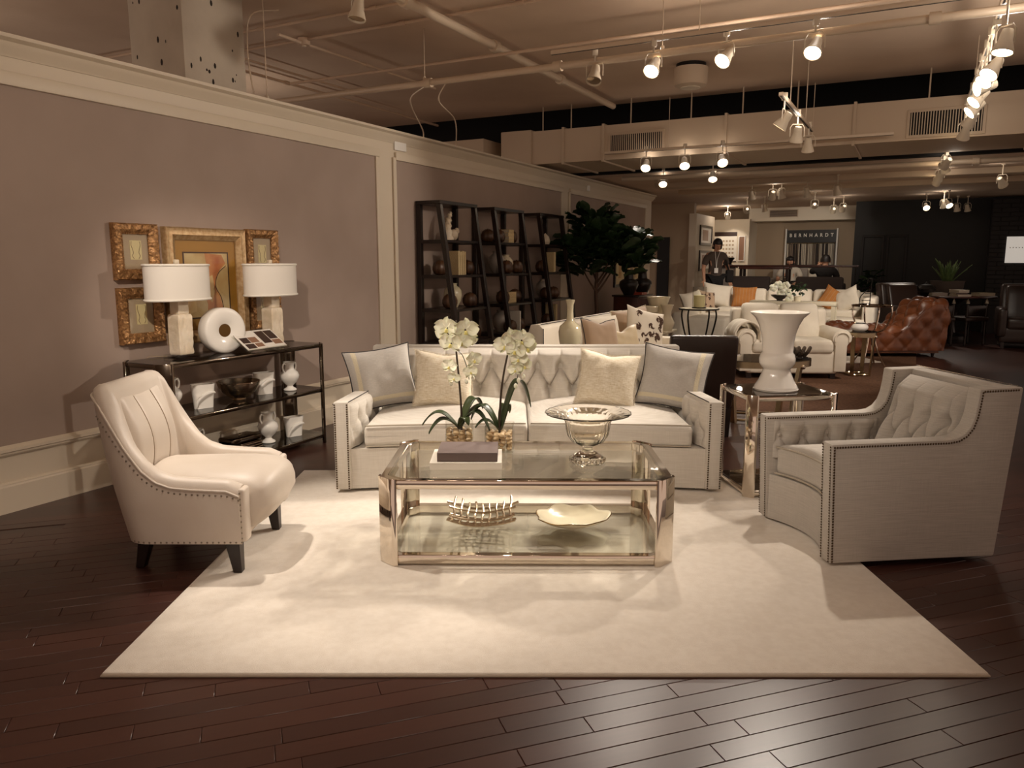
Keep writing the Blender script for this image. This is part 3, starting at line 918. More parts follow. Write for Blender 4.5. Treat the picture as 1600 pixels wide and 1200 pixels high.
# ================================================================ PILLOWS
def pillow(label, w, hgt, T, loc, rot, m, pipem=None, bands=None, group=None, name='throw_pillow', cat='pillow', seed=1, chop=0.0, fringe=False, stripes=None, motif=None):
    """upright in local x-z, front faces -y, base at origin"""
    t = thing(name, label, cat, loc, 0, group, rot)
    rn = random.Random(seed)
    off = Vector((rn.random() * 9, rn.random() * 9, 0))
    def shape(u, v, side, eps=0.0):
        pin = 0.10
        x = w / 2 * u * (1 - pin * (1 - v * v) * abs(u) ** 2)
        z = hgt / 2 * v * (1 - pin * (1 - u * u) * abs(v) ** 2)
        if chop: z -= chop * math.exp(-(u / 0.35) ** 2) * max(0, v) ** 2
        th = T / 2 * max(0, (1 - u ** 4) * (1 - v ** 4)) ** 0.55
        wr = 0.006 * noise.noise(Vector((u * 3, v * 3, side)) + off) * (1 - max(abs(u), abs(v)) ** 6)
        wr += 0.004 * math.sin(9 * (u - v * 0.4)) * max(0, abs(u) - 0.55)
        return (x, side * (th + wr + eps), z + hgt / 2)
    n = 22
    mb = MB()
    for side in (-1, 1):
        mb.grid(lambda a, b, s=side: shape(-1 + 2 * a, -1 + 2 * b, s), n, n)
    bod = mb.build('cover', m, t, ang=70)
    outline = [shape(-1 + 2 * i / 14, -1, 0) for i in range(14)] + [shape(1, -1 + 2 * i / 14, 0) for i in range(14)] + [shape(1 - 2 * i / 14, 1, 0) for i in range(14)] + [shape(-1, 1 - 2 * i / 14, 0) for i in range(14)]
    if pipem:
        MB().tube(outline, 0.0055, 6, closed=True).build('piping', pipem, t)
    if fringe:
        mb = MB()
        for i in range(0, len(outline)):
            p = Vector(outline[i]); c = Vector((0, 0, hgt / 2)); d = (p - c).normalized()
            for k in range(4):
                q = p.lerp(Vector(outline[(i + 1) % len(outline)]), k / 4)
                mb.tube([q, q + d * 0.012 + Vector((0, rn.uniform(-0.004, 0.004), 0))], 0.0016, 4)
        mb.build('fringe', m, t, kind='stuff')
    for bnd in (bands or []):
        u0, u1, v0, v1, bm_ = bnd
        MB().grid(lambda a, b: shape(u0 + (u1 - u0) * a, v0 + (v1 - v0) * b, -1, 0.0025), 16, 16).build('braid', bm_, bod)
    for k in range(stripes or 0):
        u0 = -0.9 + 1.8 * (k + 0.35) / stripes
        MB().grid(lambda a, b: shape(u0 + 0.02 * a, -0.96 + 1.92 * b, -1, 0.002), 1, 16).build('stripe', 'cloth_tan', bod)
    if motif:
        for k in range(motif):
            cu, cv = rn.uniform(-0.75, 0.75), rn.uniform(-0.75, 0.75)
            mb = MB()
            for j in range(5):
                a = rn.random() * 6.28
                pts = [shape(max(-.95, min(.95, cu + 0.045 * i * math.cos(a + i * 0.5))), max(-.95, min(.95, cv + 0.045 * i * math.sin(a + i * 0.5))), -1, 0.003) for i in range(5)]
                mb.tube(pts, [0.003, 0.007, 0.010, 0.006, 0.002], 5)
            mb.build('embroidery', 'cloth_embroidery', bod)
    return t
braidL = [(-0.80, -0.66, -0.93, 0.95, 'braid_cream'), (-0.66, 0.93, -0.80, -0.66, 'braid_cream')]
braidR = [(0.66, 0.80, -0.93, 0.95, 'braid_cream'), (-0.93, 0.66, -0.80, -0.66, 'braid_cream')]
PG = 'throw pillows on the tufted sofa'
pillow('grey square pillow with cream braid and dark piping at the sofa left end', 0.45, 0.42, 0.15, (-0.825, 5.02, 0.455), (R(-20), R(-7), R(20)), 'pillow_grey', 'piping_dark', braidL, PG, seed=3)
pillow('grey square pillow with cream braid and dark piping at the sofa right end', 0.46, 0.42, 0.15, (1.03, 5.00, 0.455), (R(-20), R(7), R(-20)), 'pillow_grey', 'piping_dark', braidR, PG, seed=5)
pillow('cream woven pillow with frayed edge beside the left orchid', 0.40, 0.385, 0.15, (-0.455, 4.98, 0.462), (R(-20), R(4), R(7)), 'weave_cream', None, None, PG, seed=8, chop=0.01, fringe=True)
pillow('cream woven pillow with frayed edge right of the sofa middle', 0.40, 0.385, 0.15, (0.605, 4.99, 0.462), (R(-21), R(6), R(-10)), 'weave_cream', None, None, PG, seed=11, chop=0.015, fringe=True)

# ================================================================ OCTAGONAL CHROME TABLES
def octo(hx, hy, ch):
    return [(-hx + ch, -hy), (hx - ch, -hy), (hx, -hy + ch), (hx, hy - ch), (hx - ch, hy), (-hx + ch, hy), (-hx, hy - ch), (-hx, -hy + ch)]
def oct_table(name, label, cat, loc, rz, hx, hy, H, shelves, ch, ret, metal, glass, rail=0.035, t=0.014, railw=0.035, legpanel=None):
    T = thing(name, label, cat, loc, rz)
    for sx in (-1, 1):
        for sy in (-1, 1):
            o = [(hx - ch - ret, hy), (hx - ch, hy), (hx, hy - ch), (hx, hy - ch - ret)]
            i = [(hx - t, hy - ch - ret), (hx - t, hy - ch - 0.4 * t), (hx - ch - 0.4 * t, hy - t), (hx - ch - ret, hy - t)]
            poly = [(sx * x, sy * y) for x, y in o + i]
            MB().prism(poly, 0, H).build('leg', metal, T, bevel=0.0015, seg=1)
    for k, z in enumerate(shelves):
        top = (k == len(shelves) - 1)
        z1 = z; z0 = z - rail
        e = t * 0.6
        out = octo(hx - e, hy - e, ch); inn = octo(hx - railw, hy - railw, ch * 0.85)
        MB().ring(out, inn, z0, z1 - 0.002).build('top_frame' if top else 'shelf_frame', metal, T, bevel=0.002, seg=1)
        g = octo(hx - railw + 0.012, hy - railw + 0.012, ch * 0.9)
        MB().prism(g, z1 - 0.012, z1 + (0.0 if not top else 0.002)).build('glass_top' if top else 'glass_shelf', glass, T, bevel=0.004, seg=1)
    return T
ct = oct_table('coffee_table', 'octagonal chrome coffee table with clear glass top and lower glass shelf', 'coffee table', (0.07, 3.79, RZ), R(-0.6), 0.69, 0.40, 0.418, (0.055, 0.415), 0.068, 0.026, 'chrome', 'table_glass', rail=0.045, railw=0.05)
CTZ = RZ + 0.417; CSZ = RZ + 0.055
et = oct_table('end_table', 'tall octagonal chrome end table with dark glass top beside the sofa', 'end table', (1.65, 4.715, RZ * 0.5), R(7), 0.285, 0.25, 0.63, (0.05, 0.625), 0.042, 0.014, 'chrome', 'smoked_glass', rail=0.03)
ETZ = RZ * 0.5 + 0.627
cons = oct_table('console_table', 'dark chrome console table with three glass shelves against the left wall', 'console table', (*XY(1.515, 0.26), 0), ROOM_RZ, 0.755, 0.215, 0.79, (0.07, 0.435, 0.785), 0.062, 0.022, 'dark_chrome', 'smoked_glass', rail=0.026, railw=0.03)

# ================================================================ LEFT ARMCHAIR (white leather)
LX, LY = -1.50, 3.625
ac = thing('leather_armchair', 'white leather armchair with nailheads and dark tapered legs at the rug left edge', 'armchair', (LX, LY, 0))
# U-shaped shell: plan path from near arm front round the back to far arm front
def u_plan(s):
    """s in 0..1 -> plan point, outward normal, how much it is back (0 arm .. 1 back)"""
    xf, xb, hw, rc = 0.29, -0.245, 0.335, 0.12
    Ls = xf - (xb + rc); Lc = rc * PI / 2; Lb = 2 * (hw - rc)
    tot = 2 * Ls + 2 * Lc + Lb
    d = s * tot
    if d <= Ls: return (xf - d, -hw), (0, -1), 0.0, d / Ls
    d -= Ls
    if d <= Lc:
        a = d / rc
        return (xb + rc - rc * math.sin(a), -hw + rc - rc * math.cos(a)), (-math.sin(a), -math.cos(a)), d / Lc, 1
    d -= Lc
    if d <= Lb: return (xb, -hw + rc + d), (-1, 0), 1.0, 1
    d -= Lb
    if d <= Lc:
        a = d / rc
        return (xb + rc - rc * math.cos(a), hw - rc + rc * math.sin(a)), (-math.cos(a), math.sin(a)), 1 - d / Lc, 1
    d -= Lc
    return (xb + rc + d, hw), (0, 1), 0.0, 1 - d / Ls
def shell_top(x, bk):
    """height of the rim by base x position: low arm sweeping up to the back"""
    if bk >= 0.999: return 0.875
    pts = [(0.30, 0.425), (0.24, 0.455), (0.10, 0.462), (0.02, 0.47), (-0.04, 0.495), (-0.09, 0.55), (-0.13, 0.635), (-0.165, 0.74), (-0.20, 0.835), (-0.225, 0.868), (-0.245, 0.878)]
    for i in range(len(pts) - 1):
        if pts[i][0] >= x >= pts[i + 1][0]:
            f = (pts[i][0] - x) / (pts[i][0] - pts[i + 1][0])
            return pts[i][1] * (1 - f) + pts[i + 1][1] * f
    return pts[0][1] if x > 0.3 else 0.875
NS = 96
TH = 0.085
def shell_pt(i, j, off=0.0):
    """j 0..14 around the section: outside bottom -> rim -> inside bottom"""
    (x, y), (nx, ny), bk, e = u_plan(i / NS)
    top = shell_top(x, bk)
    z0 = 0.165
    def rake(z): # whole shell leans back as it rises
        k = max(0.0, (0.30 - x) / 0.55)
        return -0.125 * k * ((z - z0) / 0.7) - 0.012 * k
    def belly(z): return 0.014 * math.sin(PI * min(1, (z - z0) / max(0.05, top - z0)))
    r = TH / 2
    if j <= 6:
        z = z0 + (top - r - z0) * j / 6
        o = belly(z) + off
    elif j < 11:
        a = PI * (j - 6) / 5
        z = top - r + r * math.sin(a)
        o = -r + r * math.cos(a) + off * math.cos(a)
    else:
        z = top - r - (top - r - 0.30) * (j - 11) / 4
        o = -TH - 0.02 * math.sin(PI * (j - 11) / 4)
    hw_t = 1.0
    return (x + nx * o + rake(z), (y + ny * o) * hw_t, z)
mb = MB()
mb.grid(lambda u, v: shell_pt(round(u * NS), round(v * 15)), NS, 15)
for i in (0, NS):       # close arm fronts
    ring = [shell_pt(i, j) for j in range(16)]
    mb.add(ring, [tuple(range(16)) if i else tuple(range(15, -1, -1))])
mb.build('shell', 'leather_white', ac, ang=50)
for i in (0, NS):
    sg = -1 if i == 0 else 1
    MB().soft((0.018, 0.04, 0.125), 0.016, 3, (0.292, sg * 0.294, 0.295)).build('arm_front', 'leather_white', ac, ang=60)
welt([shell_pt(i, 6, 0.004) for i in range(0, NS + 1)], 'leather_white', ac, 0.005)
near = [shell_pt(i, 5, 0.004) for i in range(0, 34)]
nails([(p[0], p[1] - 0.001, p[2] + 0.022) for p in near], 0.026, 0.0052, 'nail_steel', ac, nrm=(0, -1, 0))
far = [shell_pt(i, 5, 0.004) for i in range(NS - 33, NS + 1)]
nails([(p[0], p[1] + 0.001, p[2] + 0.022) for p in far], 0.026, 0.0052, 'nail_steel', ac, nrm=(0, 1, 0))
nails([(0.29, -0.337, 0.40 - 0.024 * k) for k in range(10)], 0.026, 0.0052, 'nail_steel', ac, nrm=(0, -1, 0))
nails([tuple(Vector(shell_pt(i, 0, 0.002)) + Vector((0, 0, 0.008))) for i in range(0, 30)], 0.026, 0.0052, 'nail_steel', ac, nrm=(0, -1, 0))
MB().prism([(0.28, -0.30), (0.28, 0.30), (-0.10, 0.32), (-0.23, 0.2), (-0.23, -0.2), (-0.10, -0.32)], 0.16, 0.30).build('seat_deck', 'leather_white', ac, bevel=0.02)
def seatfn(x, y, z):
    fr = max(0, (x + 0.05) / 0.35)
    z2 = z + 0.045 * (1 - (y / 0.26) ** 2) * (1 if z > 0 else 0) - 0.06 * max(0, fr - 0.4) ** 2 * (1 if z > 0 else 0)
    x2 = x + 0.03 * (1 - (y / 0.26) ** 2) * fr - (0.07 * max(0, -z / 0.12) if x > 0.2 else 0)
    w = 1 - 0.20 * max(0, -x / 0.3)
    return (x2, y * w, z2)
MB().soft((0.315, 0.252, 0.125), 0.075, 8, (0.06, 0, 0.305), seatfn).build('seat_cushion', 'leather_white', ac, ang=70)
# inner back pad with two channel seams
def ibp(u, v):
    y = -0.255 + 0.51 * u
    z = 0.40 + 0.455 * v
    x = -0.165 - 0.115 * ((z - 0.165) / 0.7) - 0.045 * (1 - (2 * u - 1) ** 2) * 0.4 + 0.055 * math.sin(PI * min(1, v * 1.1)) * (1 - (2 * u - 1) ** 4)
    for su in (0.36, 0.70):
        x -= 0.006 * math.exp(-((u - su) / 0.012) ** 2)
    ed = max(0.0, 1 - min(u, 1 - u) / 0.16) ** 2 + max(0.0, 1 - (1 - v) / 0.14) ** 2      # edges sink into the shell
    return (x - 0.075 * min(1.0, ed), y * (1 - 0.05 * v), z)
MB().grid(ibp, 60, 24).build('back_pad', 'leather_white', ac, ang=70)
for su in (0.36, 0.70):
    welt([tuple(Vector(ibp(su, k / 16)) + Vector((0.003, 0, 0))) for k in range(15)], 'seam_tan', ac, 0.0022, name='seam')
for (x, y, rk) in ((0.235, -0.285, 0.015), (0.235, 0.285, 0.015), (-0.20, -0.185, -0.045), (-0.20, 0.185, -0.045)):
    tw, bw = 0.033, 0.020
    z0 = RZ if x > 0 else 0.0
    MB().hexa([(x + rk + a * bw, y + b * bw, z0) for a, b in ((-1, -1), (1, -1), (1, 1), (-1, 1))], [(x + a * tw, y + b * tw, 0.175) for a, b in ((-1, -1), (1, -1), (1, 1), (-1, 1))]).build('leg', 'leg_espresso', ac, bevel=0.003, seg=1)

# ================================================================ RIGHT ARMCHAIR (linen swivel)
rc = thing('tufted_armchair', 'grey linen swivel armchair with button tufting and nailhead edges on the right', 'armchair', (1.845, 3.815, RZ * 0.6), R(187))
prof = [(0.42, 0.02), (0.445, 0.59)] + [(-0.12, 0.595), (-0.17, 0.602), (-0.205, 0.622), (-0.232, 0.655), (-0.247, 0.70), (-0.256, 0.76), (-0.262, 0.83), (-0.48, 0.835), (-0.415, 0.02)]
for sg in (-1, 1):
    side = MB().prism(prof, sg * 0.29, sg * 0.375, 'y').build('side_panel', 'linen_chair', rc, bevel=0.009, ang=30)
    yo = sg * 0.3765
    edge = [(x, yo, z) for x, z in ((0.408, 0.03), (0.432, 0.575), (-0.13, 0.58), (-0.18, 0.588), (-0.217, 0.610), (-0.246, 0.648), (-0.262, 0.70), (-0.271, 0.76), (-0.277, 0.818), (-0.466, 0.822))]
    nails(edge, 0.0130, 0.0055, parent=side, nrm=(0, sg, 0))
    yi = sg * 0.2885
    edge = [(x, yi, z) for x, z in ((0.434, 0.575), (-0.13, 0.58), (-0.18, 0.588), (-0.217, 0.610), (-0.246, 0.648), (-0.262, 0.70), (-0.271, 0.76), (-0.277, 0.818))]
    nails(edge, 0.0130, 0.0050, parent=side, nrm=(0, -sg, 0))
    for yy in (0.366, 0.299):
        nails([(0.4215, sg * yy, 0.03), (0.4465, sg * yy, 0.58)], 0.0130, 0.0055, parent=side, nrm=(1, 0, 0))
    def fn(u, v, sg=sg):
        x = 0.40 - 0.60 * u
        z = 0.36 + 0.205 * v
        e = (min(1, min(u, 1 - u) * 12) * min(1, (1 - v) * 8)) ** 0.5
        hgt = tuft(x, z, 0.135, 0.37, 0.485, 0.028, 0.024, 0.03) * e
        return (x, sg * (0.292 - hgt), z)
    MB().grid(fn, 130, 40).build('arm_padding', 'linen_chair', side, ang=60)
    for k in range(-1, 4):
        x = 0.03 + (k - 0.5) * 0.135 + 0.135
        if -0.15 < x < 0.40:
            b = link('button', button_me2, side); b.location = (x, sg * 0.285, 0.485); b.rotation_euler = (R(90), 0, 0)
MB().prism([(-0.40, 0.02), (-0.30, 0.02), (-0.375, 0.832), (-0.475, 0.832)], -0.29, 0.29, 'y').build('back_frame', 'linen_chair', rc, bevel=0.008)
nails([(-0.462, y, 0.837) for y in (-0.37, 0.37)], 0.0130, 0.0055, parent=rc, nrm=(0, 0, 1))
N = 16
fr = [(0.41 - 0.085 * (1 - ((i / N) * 2 - 1) ** 2), -0.29 + 0.58 * i / N) for i in range(N + 1)]
MB().prism(fr + [(-0.36, 0.29), (-0.36, -0.29)], 0.02, 0.265).build('base', 'linen_chair', rc, ang=30)
MB().lathe([(0.27, 0.0), (0.27, 0.02)], 28).build('swivel_base', 'leg_espresso', rc)
def rcf(x, y, z):
    x2 = x - 0.085 * (1 - (y / 0.29) ** 2) * max(0, (x + 0.28) / 0.56)
    cr = 0.035 * (1 - (y / 0.29) ** 2) * (1 if z > 0 else 0)
    return (x2, y, z + cr)
cu = MB().soft((0.275, 0.276, 0.078), 0.028, 8, (0.125, 0, 0.35), rcf).build('seat_cushion', 'linen_chair', rc, ang=60)
for zz, z3 in ((0.07, 0.35 + 0.072), (-0.07, 0.35 - 0.072)):
    welt([(rcf(0.277, -0.27 + 0.54 * i / 16, zz)[0] + 0.125, -0.27 + 0.54 * i / 16, z3) for i in range(17)], 'piping_linen', cu, 0.006)
def rbf(u, v):
    y = -0.272 + 0.544 * u
    z = 0.38 + 0.425 * v
    x0 = -0.20 - 0.155 * v
    e = (min(1, min(u, 1 - u) * 10) * min(1, (1 - v) * 8)) ** 0.5
    # crescent creases: tufts on two rows
    hgt = tuft(y, z, 0.136, 0.50, 0.64, 0.06, 0.045)
    return (x0 + hgt * e + 0.03 * e, y, z)
bc = MB().grid(rbf, 150, 64).build('back_cushion', 'linen_chair', rc, ang=70)
for k in range(-2, 3):
    for (row, off) in ((0.50, 0), (0.64, 0.5)):
        y = (k + off) * 0.136
        if abs(y) < 0.25:
            p = rbf((y + 0.272) / 0.544, (row - 0.38) / 0.425)
            b = link('button', button_me2, bc); b.location = (p[0] + 0.004, p[1], p[2]); b.rotation_euler = (0, R(70), 0)
# ================================================================ ON THE COFFEE TABLE
def book(label, w, d, hgt, loc, rz, cover, cat='book', upright=False, group=None, spine=None, name='book'):
    t = thing(name, label, cat, loc, rz, group)
    k = 0.004
    if upright:      # spine towards -y, thickness along x
        MB().box(-w / 2, -d / 2, 0, -w / 2 + k, d / 2, hgt).box(w / 2 - k, -d / 2, 0, w / 2, d / 2, hgt).box(-w / 2, -d / 2, 0, w / 2, -d / 2 + k, hgt).build('cover', cover, t, bevel=0.001, seg=1)
        MB().box(-w / 2 + k, -d / 2 + k, 0.004, w / 2 - k, d / 2 - 0.006, hgt - 0.004).build('pages', 'page_edge', t)
    else:
        MB().box(-w / 2, -d / 2, 0, w / 2, d / 2, k).box(-w / 2, -d / 2, hgt - k, w / 2, d / 2, hgt).box(-w / 2, -d / 2, k, w / 2, -d / 2 + k, hgt - k).build('cover', cover, t, bevel=0.001, seg=1)
        MB().box(-w / 2 + 0.005, -d / 2 + k, k, w / 2 - 0.005, d / 2 - 0.006, hgt - k).build('pages', 'page_edge', t)
    return t
book('large white book, lower of the two on the coffee table', 0.345, 0.27, 0.035, (-0.223, 3.70, CTZ), R(0.5), 'book_white', group='books on the coffee table')
book('smaller taupe cloth book lying on top of the white book', 0.29, 0.235, 0.044, (-0.215, 3.70, CTZ + 0.035), R(0), 'book_taupe', group='books on the coffee table')

# crystal compote: fluted bowl on a foot
cp = thing('crystal_compote', 'clear fluted crystal compote bowl with wide flared rim on the coffee table', 'bowl', (0.375, 3.72, CTZ))
prof_o = [(0.085, 0), (0.088, 0.012), (0.075, 0.030), (0.045, 0.048), (0.026, 0.062), (0.024, 0.075), (0.040, 0.085), (0.078, 0.105), (0.098, 0.135), (0.106, 0.17), (0.110, 0.205), (0.125, 0.225), (0.165, 0.238), (0.205, 0.246)]
prof_i = [(0.207, 0.252), (0.165, 0.246), (0.120, 0.233), (0.102, 0.208), (0.097, 0.17), (0.088, 0.138), (0.068, 0.112), (0.030, 0.098), (0.001, 0.096)]
flute = lambda a, z: 1 + 0.035 * abs(math.cos(12 * a)) * (1 if z > 0.02 else 0.4)
MB().lathe([(0.001, 0)] + prof_o + prof_i, 72, rf=flute).build('bowl', 'crystal', cp, ang=60)
for k in range(18):
    a = 2 * PI * k / 18
    MB().ball((0.083 * math.cos(a), 0.083 * math.sin(a), 0.014), 0.011, 8, 5).build('foot_bead', 'crystal', cp)

# orchids in square glass vases
def orchid(label, loc, rz, stem, flowers, buds, leaves, seed, stem2=None):
    rn = random.Random(seed)
    t = thing('potted_orchid', label, 'orchid', loc, rz, 'orchids on the coffee table')
    s, H = 0.074, 0.135
    o = [(-s, -s), (s, -s), (s, s), (-s, s)]; i = [(p[0] * 0.93, p[1] * 0.93) for p in o]
    vs = MB().ring(o, i, 0, H).box(-s, -s, 0, s, s, 0.006).build('glass_vase', 'clear_glass', t)
    peb = MB().ball((0, 0, 0), (0.020, 0.017, 0.012), 10, 6).mesh('pebble', 'pebble')
    n = 0
    for lay in range(5):
        for gx in range(4):
            for gy in range(4):
                if 0 < gx < 3 and 0 < gy < 3 and lay < 4: continue
                x = -0.051 + 0.034 * gx + rn.uniform(-0.005, 0.005); y = -0.051 + 0.034 * gy + rn.uniform(-0.005, 0.005)
                b = link('pebble', peb, t)
                b.location = (x, y, 0.017 + lay * 0.0175 + rn.uniform(-0.003, 0.003)); b.rotation_euler = (rn.uniform(-0.5, 0.5), rn.uniform(-0.5, 0.5), rn.uniform(0, 3)); q = rn.uniform(0.75, 1.05); b.scale = (q, q, q)
    sp = smoothpath(stem, 6)
    MB().tube(sp, [0.0055 * (1 - 0.5 * k / len(sp)) + 0.001 for k in range(len(sp))], 7).build('stem', 'stem_dark', t)
    if stem2: MB().tube(smoothpath(stem2, 6), 0.0022, 6).build('spray', 'leaf_orchid', t)
    for lf in leaves:       # base dir angle, length, rise, droop, width
        ang, L, rise, droop, wd = lf
        def lfn(u, v, ang=ang, L=L, rise=rise, droop=droop, wd=wd):
            r = L * u
            z = 0.10 + rise * math.sin(PI * min(1, u * 0.75)) - droop * u ** 2.2
            hw = 1.45 * wd * (math.sin(PI * min(1, 0.06 + 0.94 * u)) ** 0.6 + 0.05) * (v - 0.5)
            zz = z + abs(v - 0.5) * 0.35 * wd
            return (r * math.cos(ang) - hw * math.sin(ang), r * math.sin(ang) + hw * math.cos(ang), zz)
        mb = MB().grid(lfn, 14, 4)
        o2 = mb.build('leaf', 'leaf_orchid', t, ang=80)
        so = o2.modifiers.new('thick', 'SOLIDIFY'); so.thickness = 0.004
    fm = MB()
    def petal(L, wd, ang, cup):
        def pf(u, v):
            r = 0.004 + L * u
            w = wd * math.sin(PI * min(1, 0.10 + 0.86 * u)) ** 0.7 * (v - 0.5)
            y = -cup * (u ** 2) + 0.010 * math.cos((v - 0.5) * 6) * u - 0.004
            return (r * math.sin(ang) + w * math.cos(ang), y, r * math.cos(ang) - w * math.sin(ang))
        fm.grid(pf, 6, 5)
    petal(0.046, 0.040, 0, -0.010); petal(0.046, 0.036, R(128), -0.010); petal(0.046, 0.036, R(-128), -0.010)
    petal(0.054, 0.068, R(72), 0.010); petal(0.054, 0.068, R(-72), 0.010)
    fme = fm.mesh('flower', 'petal_white', ang=80)
    lip = MB().ball((0, -0.016, -0.010), (0.007, 0.010, 0.009), 8, 6).ball((0, -0.018, -0.016), (0.010, 0.005, 0.006), 8, 5).mesh('lip', 'petal_lip')
    for (x, y, z, yaw, tilt, sc) in flowers:
        f = link('flower', fme, t); f.location = (x, y, z); f.rotation_euler = (R(tilt), R(rn.uniform(-18, 18)), R(yaw)); f.scale = (sc * 1.15,) * 3
        link('lip', lip, f)
    for (x, y, z) in buds:
        MB().ball((x, y, z), (0.010, 0.010, 0.014), 8, 6).build('bud', 'petal_white', t)
    return t
orchid('white orchid in a pebble filled glass cube, left behind the books', (-0.282, 4.02, CTZ), R(4), [(0.01, 0, 0.05), (0.012, 0, 0.20), (0.002, 0, 0.36), (-0.010, 0.005, 0.50), (-0.02, 0, 0.63), (-0.01, -0.01, 0.68)],
       [(-0.055, -0.03, 0.645, -25, 5, 1.0), (0.035, -0.03, 0.635, 20, 8, 1.05), (-0.035, -0.05, 0.565, -20, -5, 0.95), (0.015, -0.045, 0.575, 10, 12, 0.85), (-0.075, 0.0, 0.60, -55, 0, 0.85), (0.055, 0.0, 0.58, 50, 0, 0.8),
        (0.075, -0.02, 0.475, 35, -5, 0.75), (0.06, -0.03, 0.41, 15, -25, 0.62), (-0.045, -0.02, 0.44, -25, -15, 0.68), (-0.025, -0.02, 0.375, -5, -30, 0.55)],
       [(0.04, -0.02, 0.36), (0.075, -0.015, 0.375), (-0.04, -0.015, 0.35)],
       [(R(172), 0.20, 0.11, 0.06, 0.045), (R(190), 0.165, 0.08, 0.075, 0.05), (R(12), 0.21, 0.14, 0.06, 0.05), (R(-15), 0.17, 0.13, 0.10, 0.05), (R(35), 0.16, 0.17, 0.03, 0.045), (R(-60), 0.10, 0.08, 0.02, 0.035)], 21,
       [(-0.012, 0.0, 0.53), (0.02, -0.02, 0.50), (0.045, -0.02, 0.43), (0.055, -0.02, 0.37)])
orchid('white orchid with arching stem in a pebble filled glass cube, right one', (-0.065, 3.975, CTZ), R(-3), [(0.0, 0, 0.05), (0.0, 0, 0.17), (0.01, 0, 0.32), (0.03, 0, 0.45), (0.055, 0, 0.545), (0.09, -0.01, 0.575), (0.12, -0.015, 0.53)],
       [(0.035, -0.03, 0.56, -20, 5, 0.95), (0.065, -0.02, 0.60, 5, 20, 0.9), (0.115, -0.035, 0.585, 20, 5, 1.0), (0.085, -0.05, 0.535, 0, 0, 0.85), (0.135, -0.02, 0.545, 45, 0, 0.95), (0.10, -0.045, 0.49, 5, -10, 0.75),
        (0.125, -0.03, 0.45, 25, -15, 0.7), (0.085, -0.03, 0.43, -10, -15, 0.62)],
       [(0.10, -0.02, 0.375), (0.085, -0.02, 0.345), (0.125, -0.02, 0.395)],
       [(R(28), 0.185, 0.30, 0.10, 0.045), (R(160), 0.17, 0.15, 0.06, 0.045), (R(60), 0.10, 0.14, 0.02, 0.04), (R(-170), 0.13, 0.07, 0.03, 0.04)], 33,
       [(0.11, -0.012, 0.55), (0.115, -0.02, 0.48), (0.10, -0.02, 0.42), (0.09, -0.02, 0.36)])

# lattice tray and scalloped dish on the lower shelf
lt = thing('lattice_tray', 'silver open lattice tray of curved crossing rods on the lower shelf', 'tray', (-0.155, 3.80, CSZ + 0.01))
def bz(x, y): return 0.006 + 1.1 * x * x + 1.7 * y * y
rn = random.Random(4)
for k in range(7):
    y = -0.135 + 0.045 * k
    L = 0.18 + rn.uniform(-0.015, 0.012)
    MB().tube([(x, y + 0.005 * math.sin(x * 30 + k), bz(x, y) + (0.010 if k % 2 else 0.0) + 0.0) for x in [-L + 2 * L * i / 16 for i in range(17)]], 0.0066, 8).build('rod', 'silver_rod', lt)
for k in range(9):
    x = -0.148 + 0.037 * k
    L = 0.165 + rn.uniform(-0.015, 0.02)
    MB().tube([(x + 0.004 * math.sin(y * 40 + k), y, bz(x, y) + 0.006) for y in [-L + 2 * L * i / 12 for i in range(13)]], 0.0066, 8).build('rod', 'silver_rod', lt)
dish = thing('scalloped_dish', 'pale shell shaped scalloped dish with thin dark rim on the lower shelf', 'dish', (0.312, 3.80, CSZ), R(8))
def dr(a): return 1 + 0.05 * math.cos(7 * a) + 0.03 * math.cos(3 * a + 1)
def dshape(u, v, lift=0.0):
    a = 2 * PI * u
    r = 0.19 * v * (1 + (dr(a) - 1) * v ** 2)
    z = 0.008 + 0.050 * v ** 3 + 0.006 * math.cos(7 * a) * v ** 4 + lift
    return (r * math.cos(a), r * math.sin(a) * 0.86, z)
mb = MB().grid(lambda u, v: dshape(u, max(v, 0.01)), 84, 14, cu=True)
o = mb.build('bowl', 'shell_dish', dish, ang=70)
so = o.modifiers.new('thick', 'SOLIDIFY'); so.thickness = 0.006
MB().tube([dshape(k / 84, 1.0, 0.001) for k in range(84)], 0.0026, 6, closed=True).build('rim', 'rim_gold', dish)
MB().lathe([(0.06, 0), (0.06, 0.012)], 24).build('foot', 'shell_dish', dish)

# ================================================================ URN ON THE END TABLE
urn = thing('porcelain_vase', 'tall glossy white flared urn vase on the chrome end table', 'vase', (1.635, 4.70, ETZ))
up = [(0.001, 0), (0.128, 0), (0.132, 0.012), (0.124, 0.028), (0.105, 0.060), (0.088, 0.10), (0.080, 0.128), (0.083, 0.134), (0.092, 0.140), (0.106, 0.165), (0.108, 0.195), (0.100, 0.222), (0.094, 0.228), (0.092, 0.235), (0.094, 0.30), (0.102, 0.35), (0.118, 0.40), (0.142, 0.445), (0.172, 0.472), (0.176, 0.478), (0.170, 0.480), (0.138, 0.452), (0.110, 0.40), (0.092, 0.34), (0.082, 0.27), (0.001, 0.24)]
MB().lathe(up, 48).build('body', 'porcelain', urn, ang=50)
MB().lathe([(0.130, 0.004), (0.135, 0.008), (0.130, 0.014)], 48, cap=False).build('foot_ring', 'porcelain', urn)

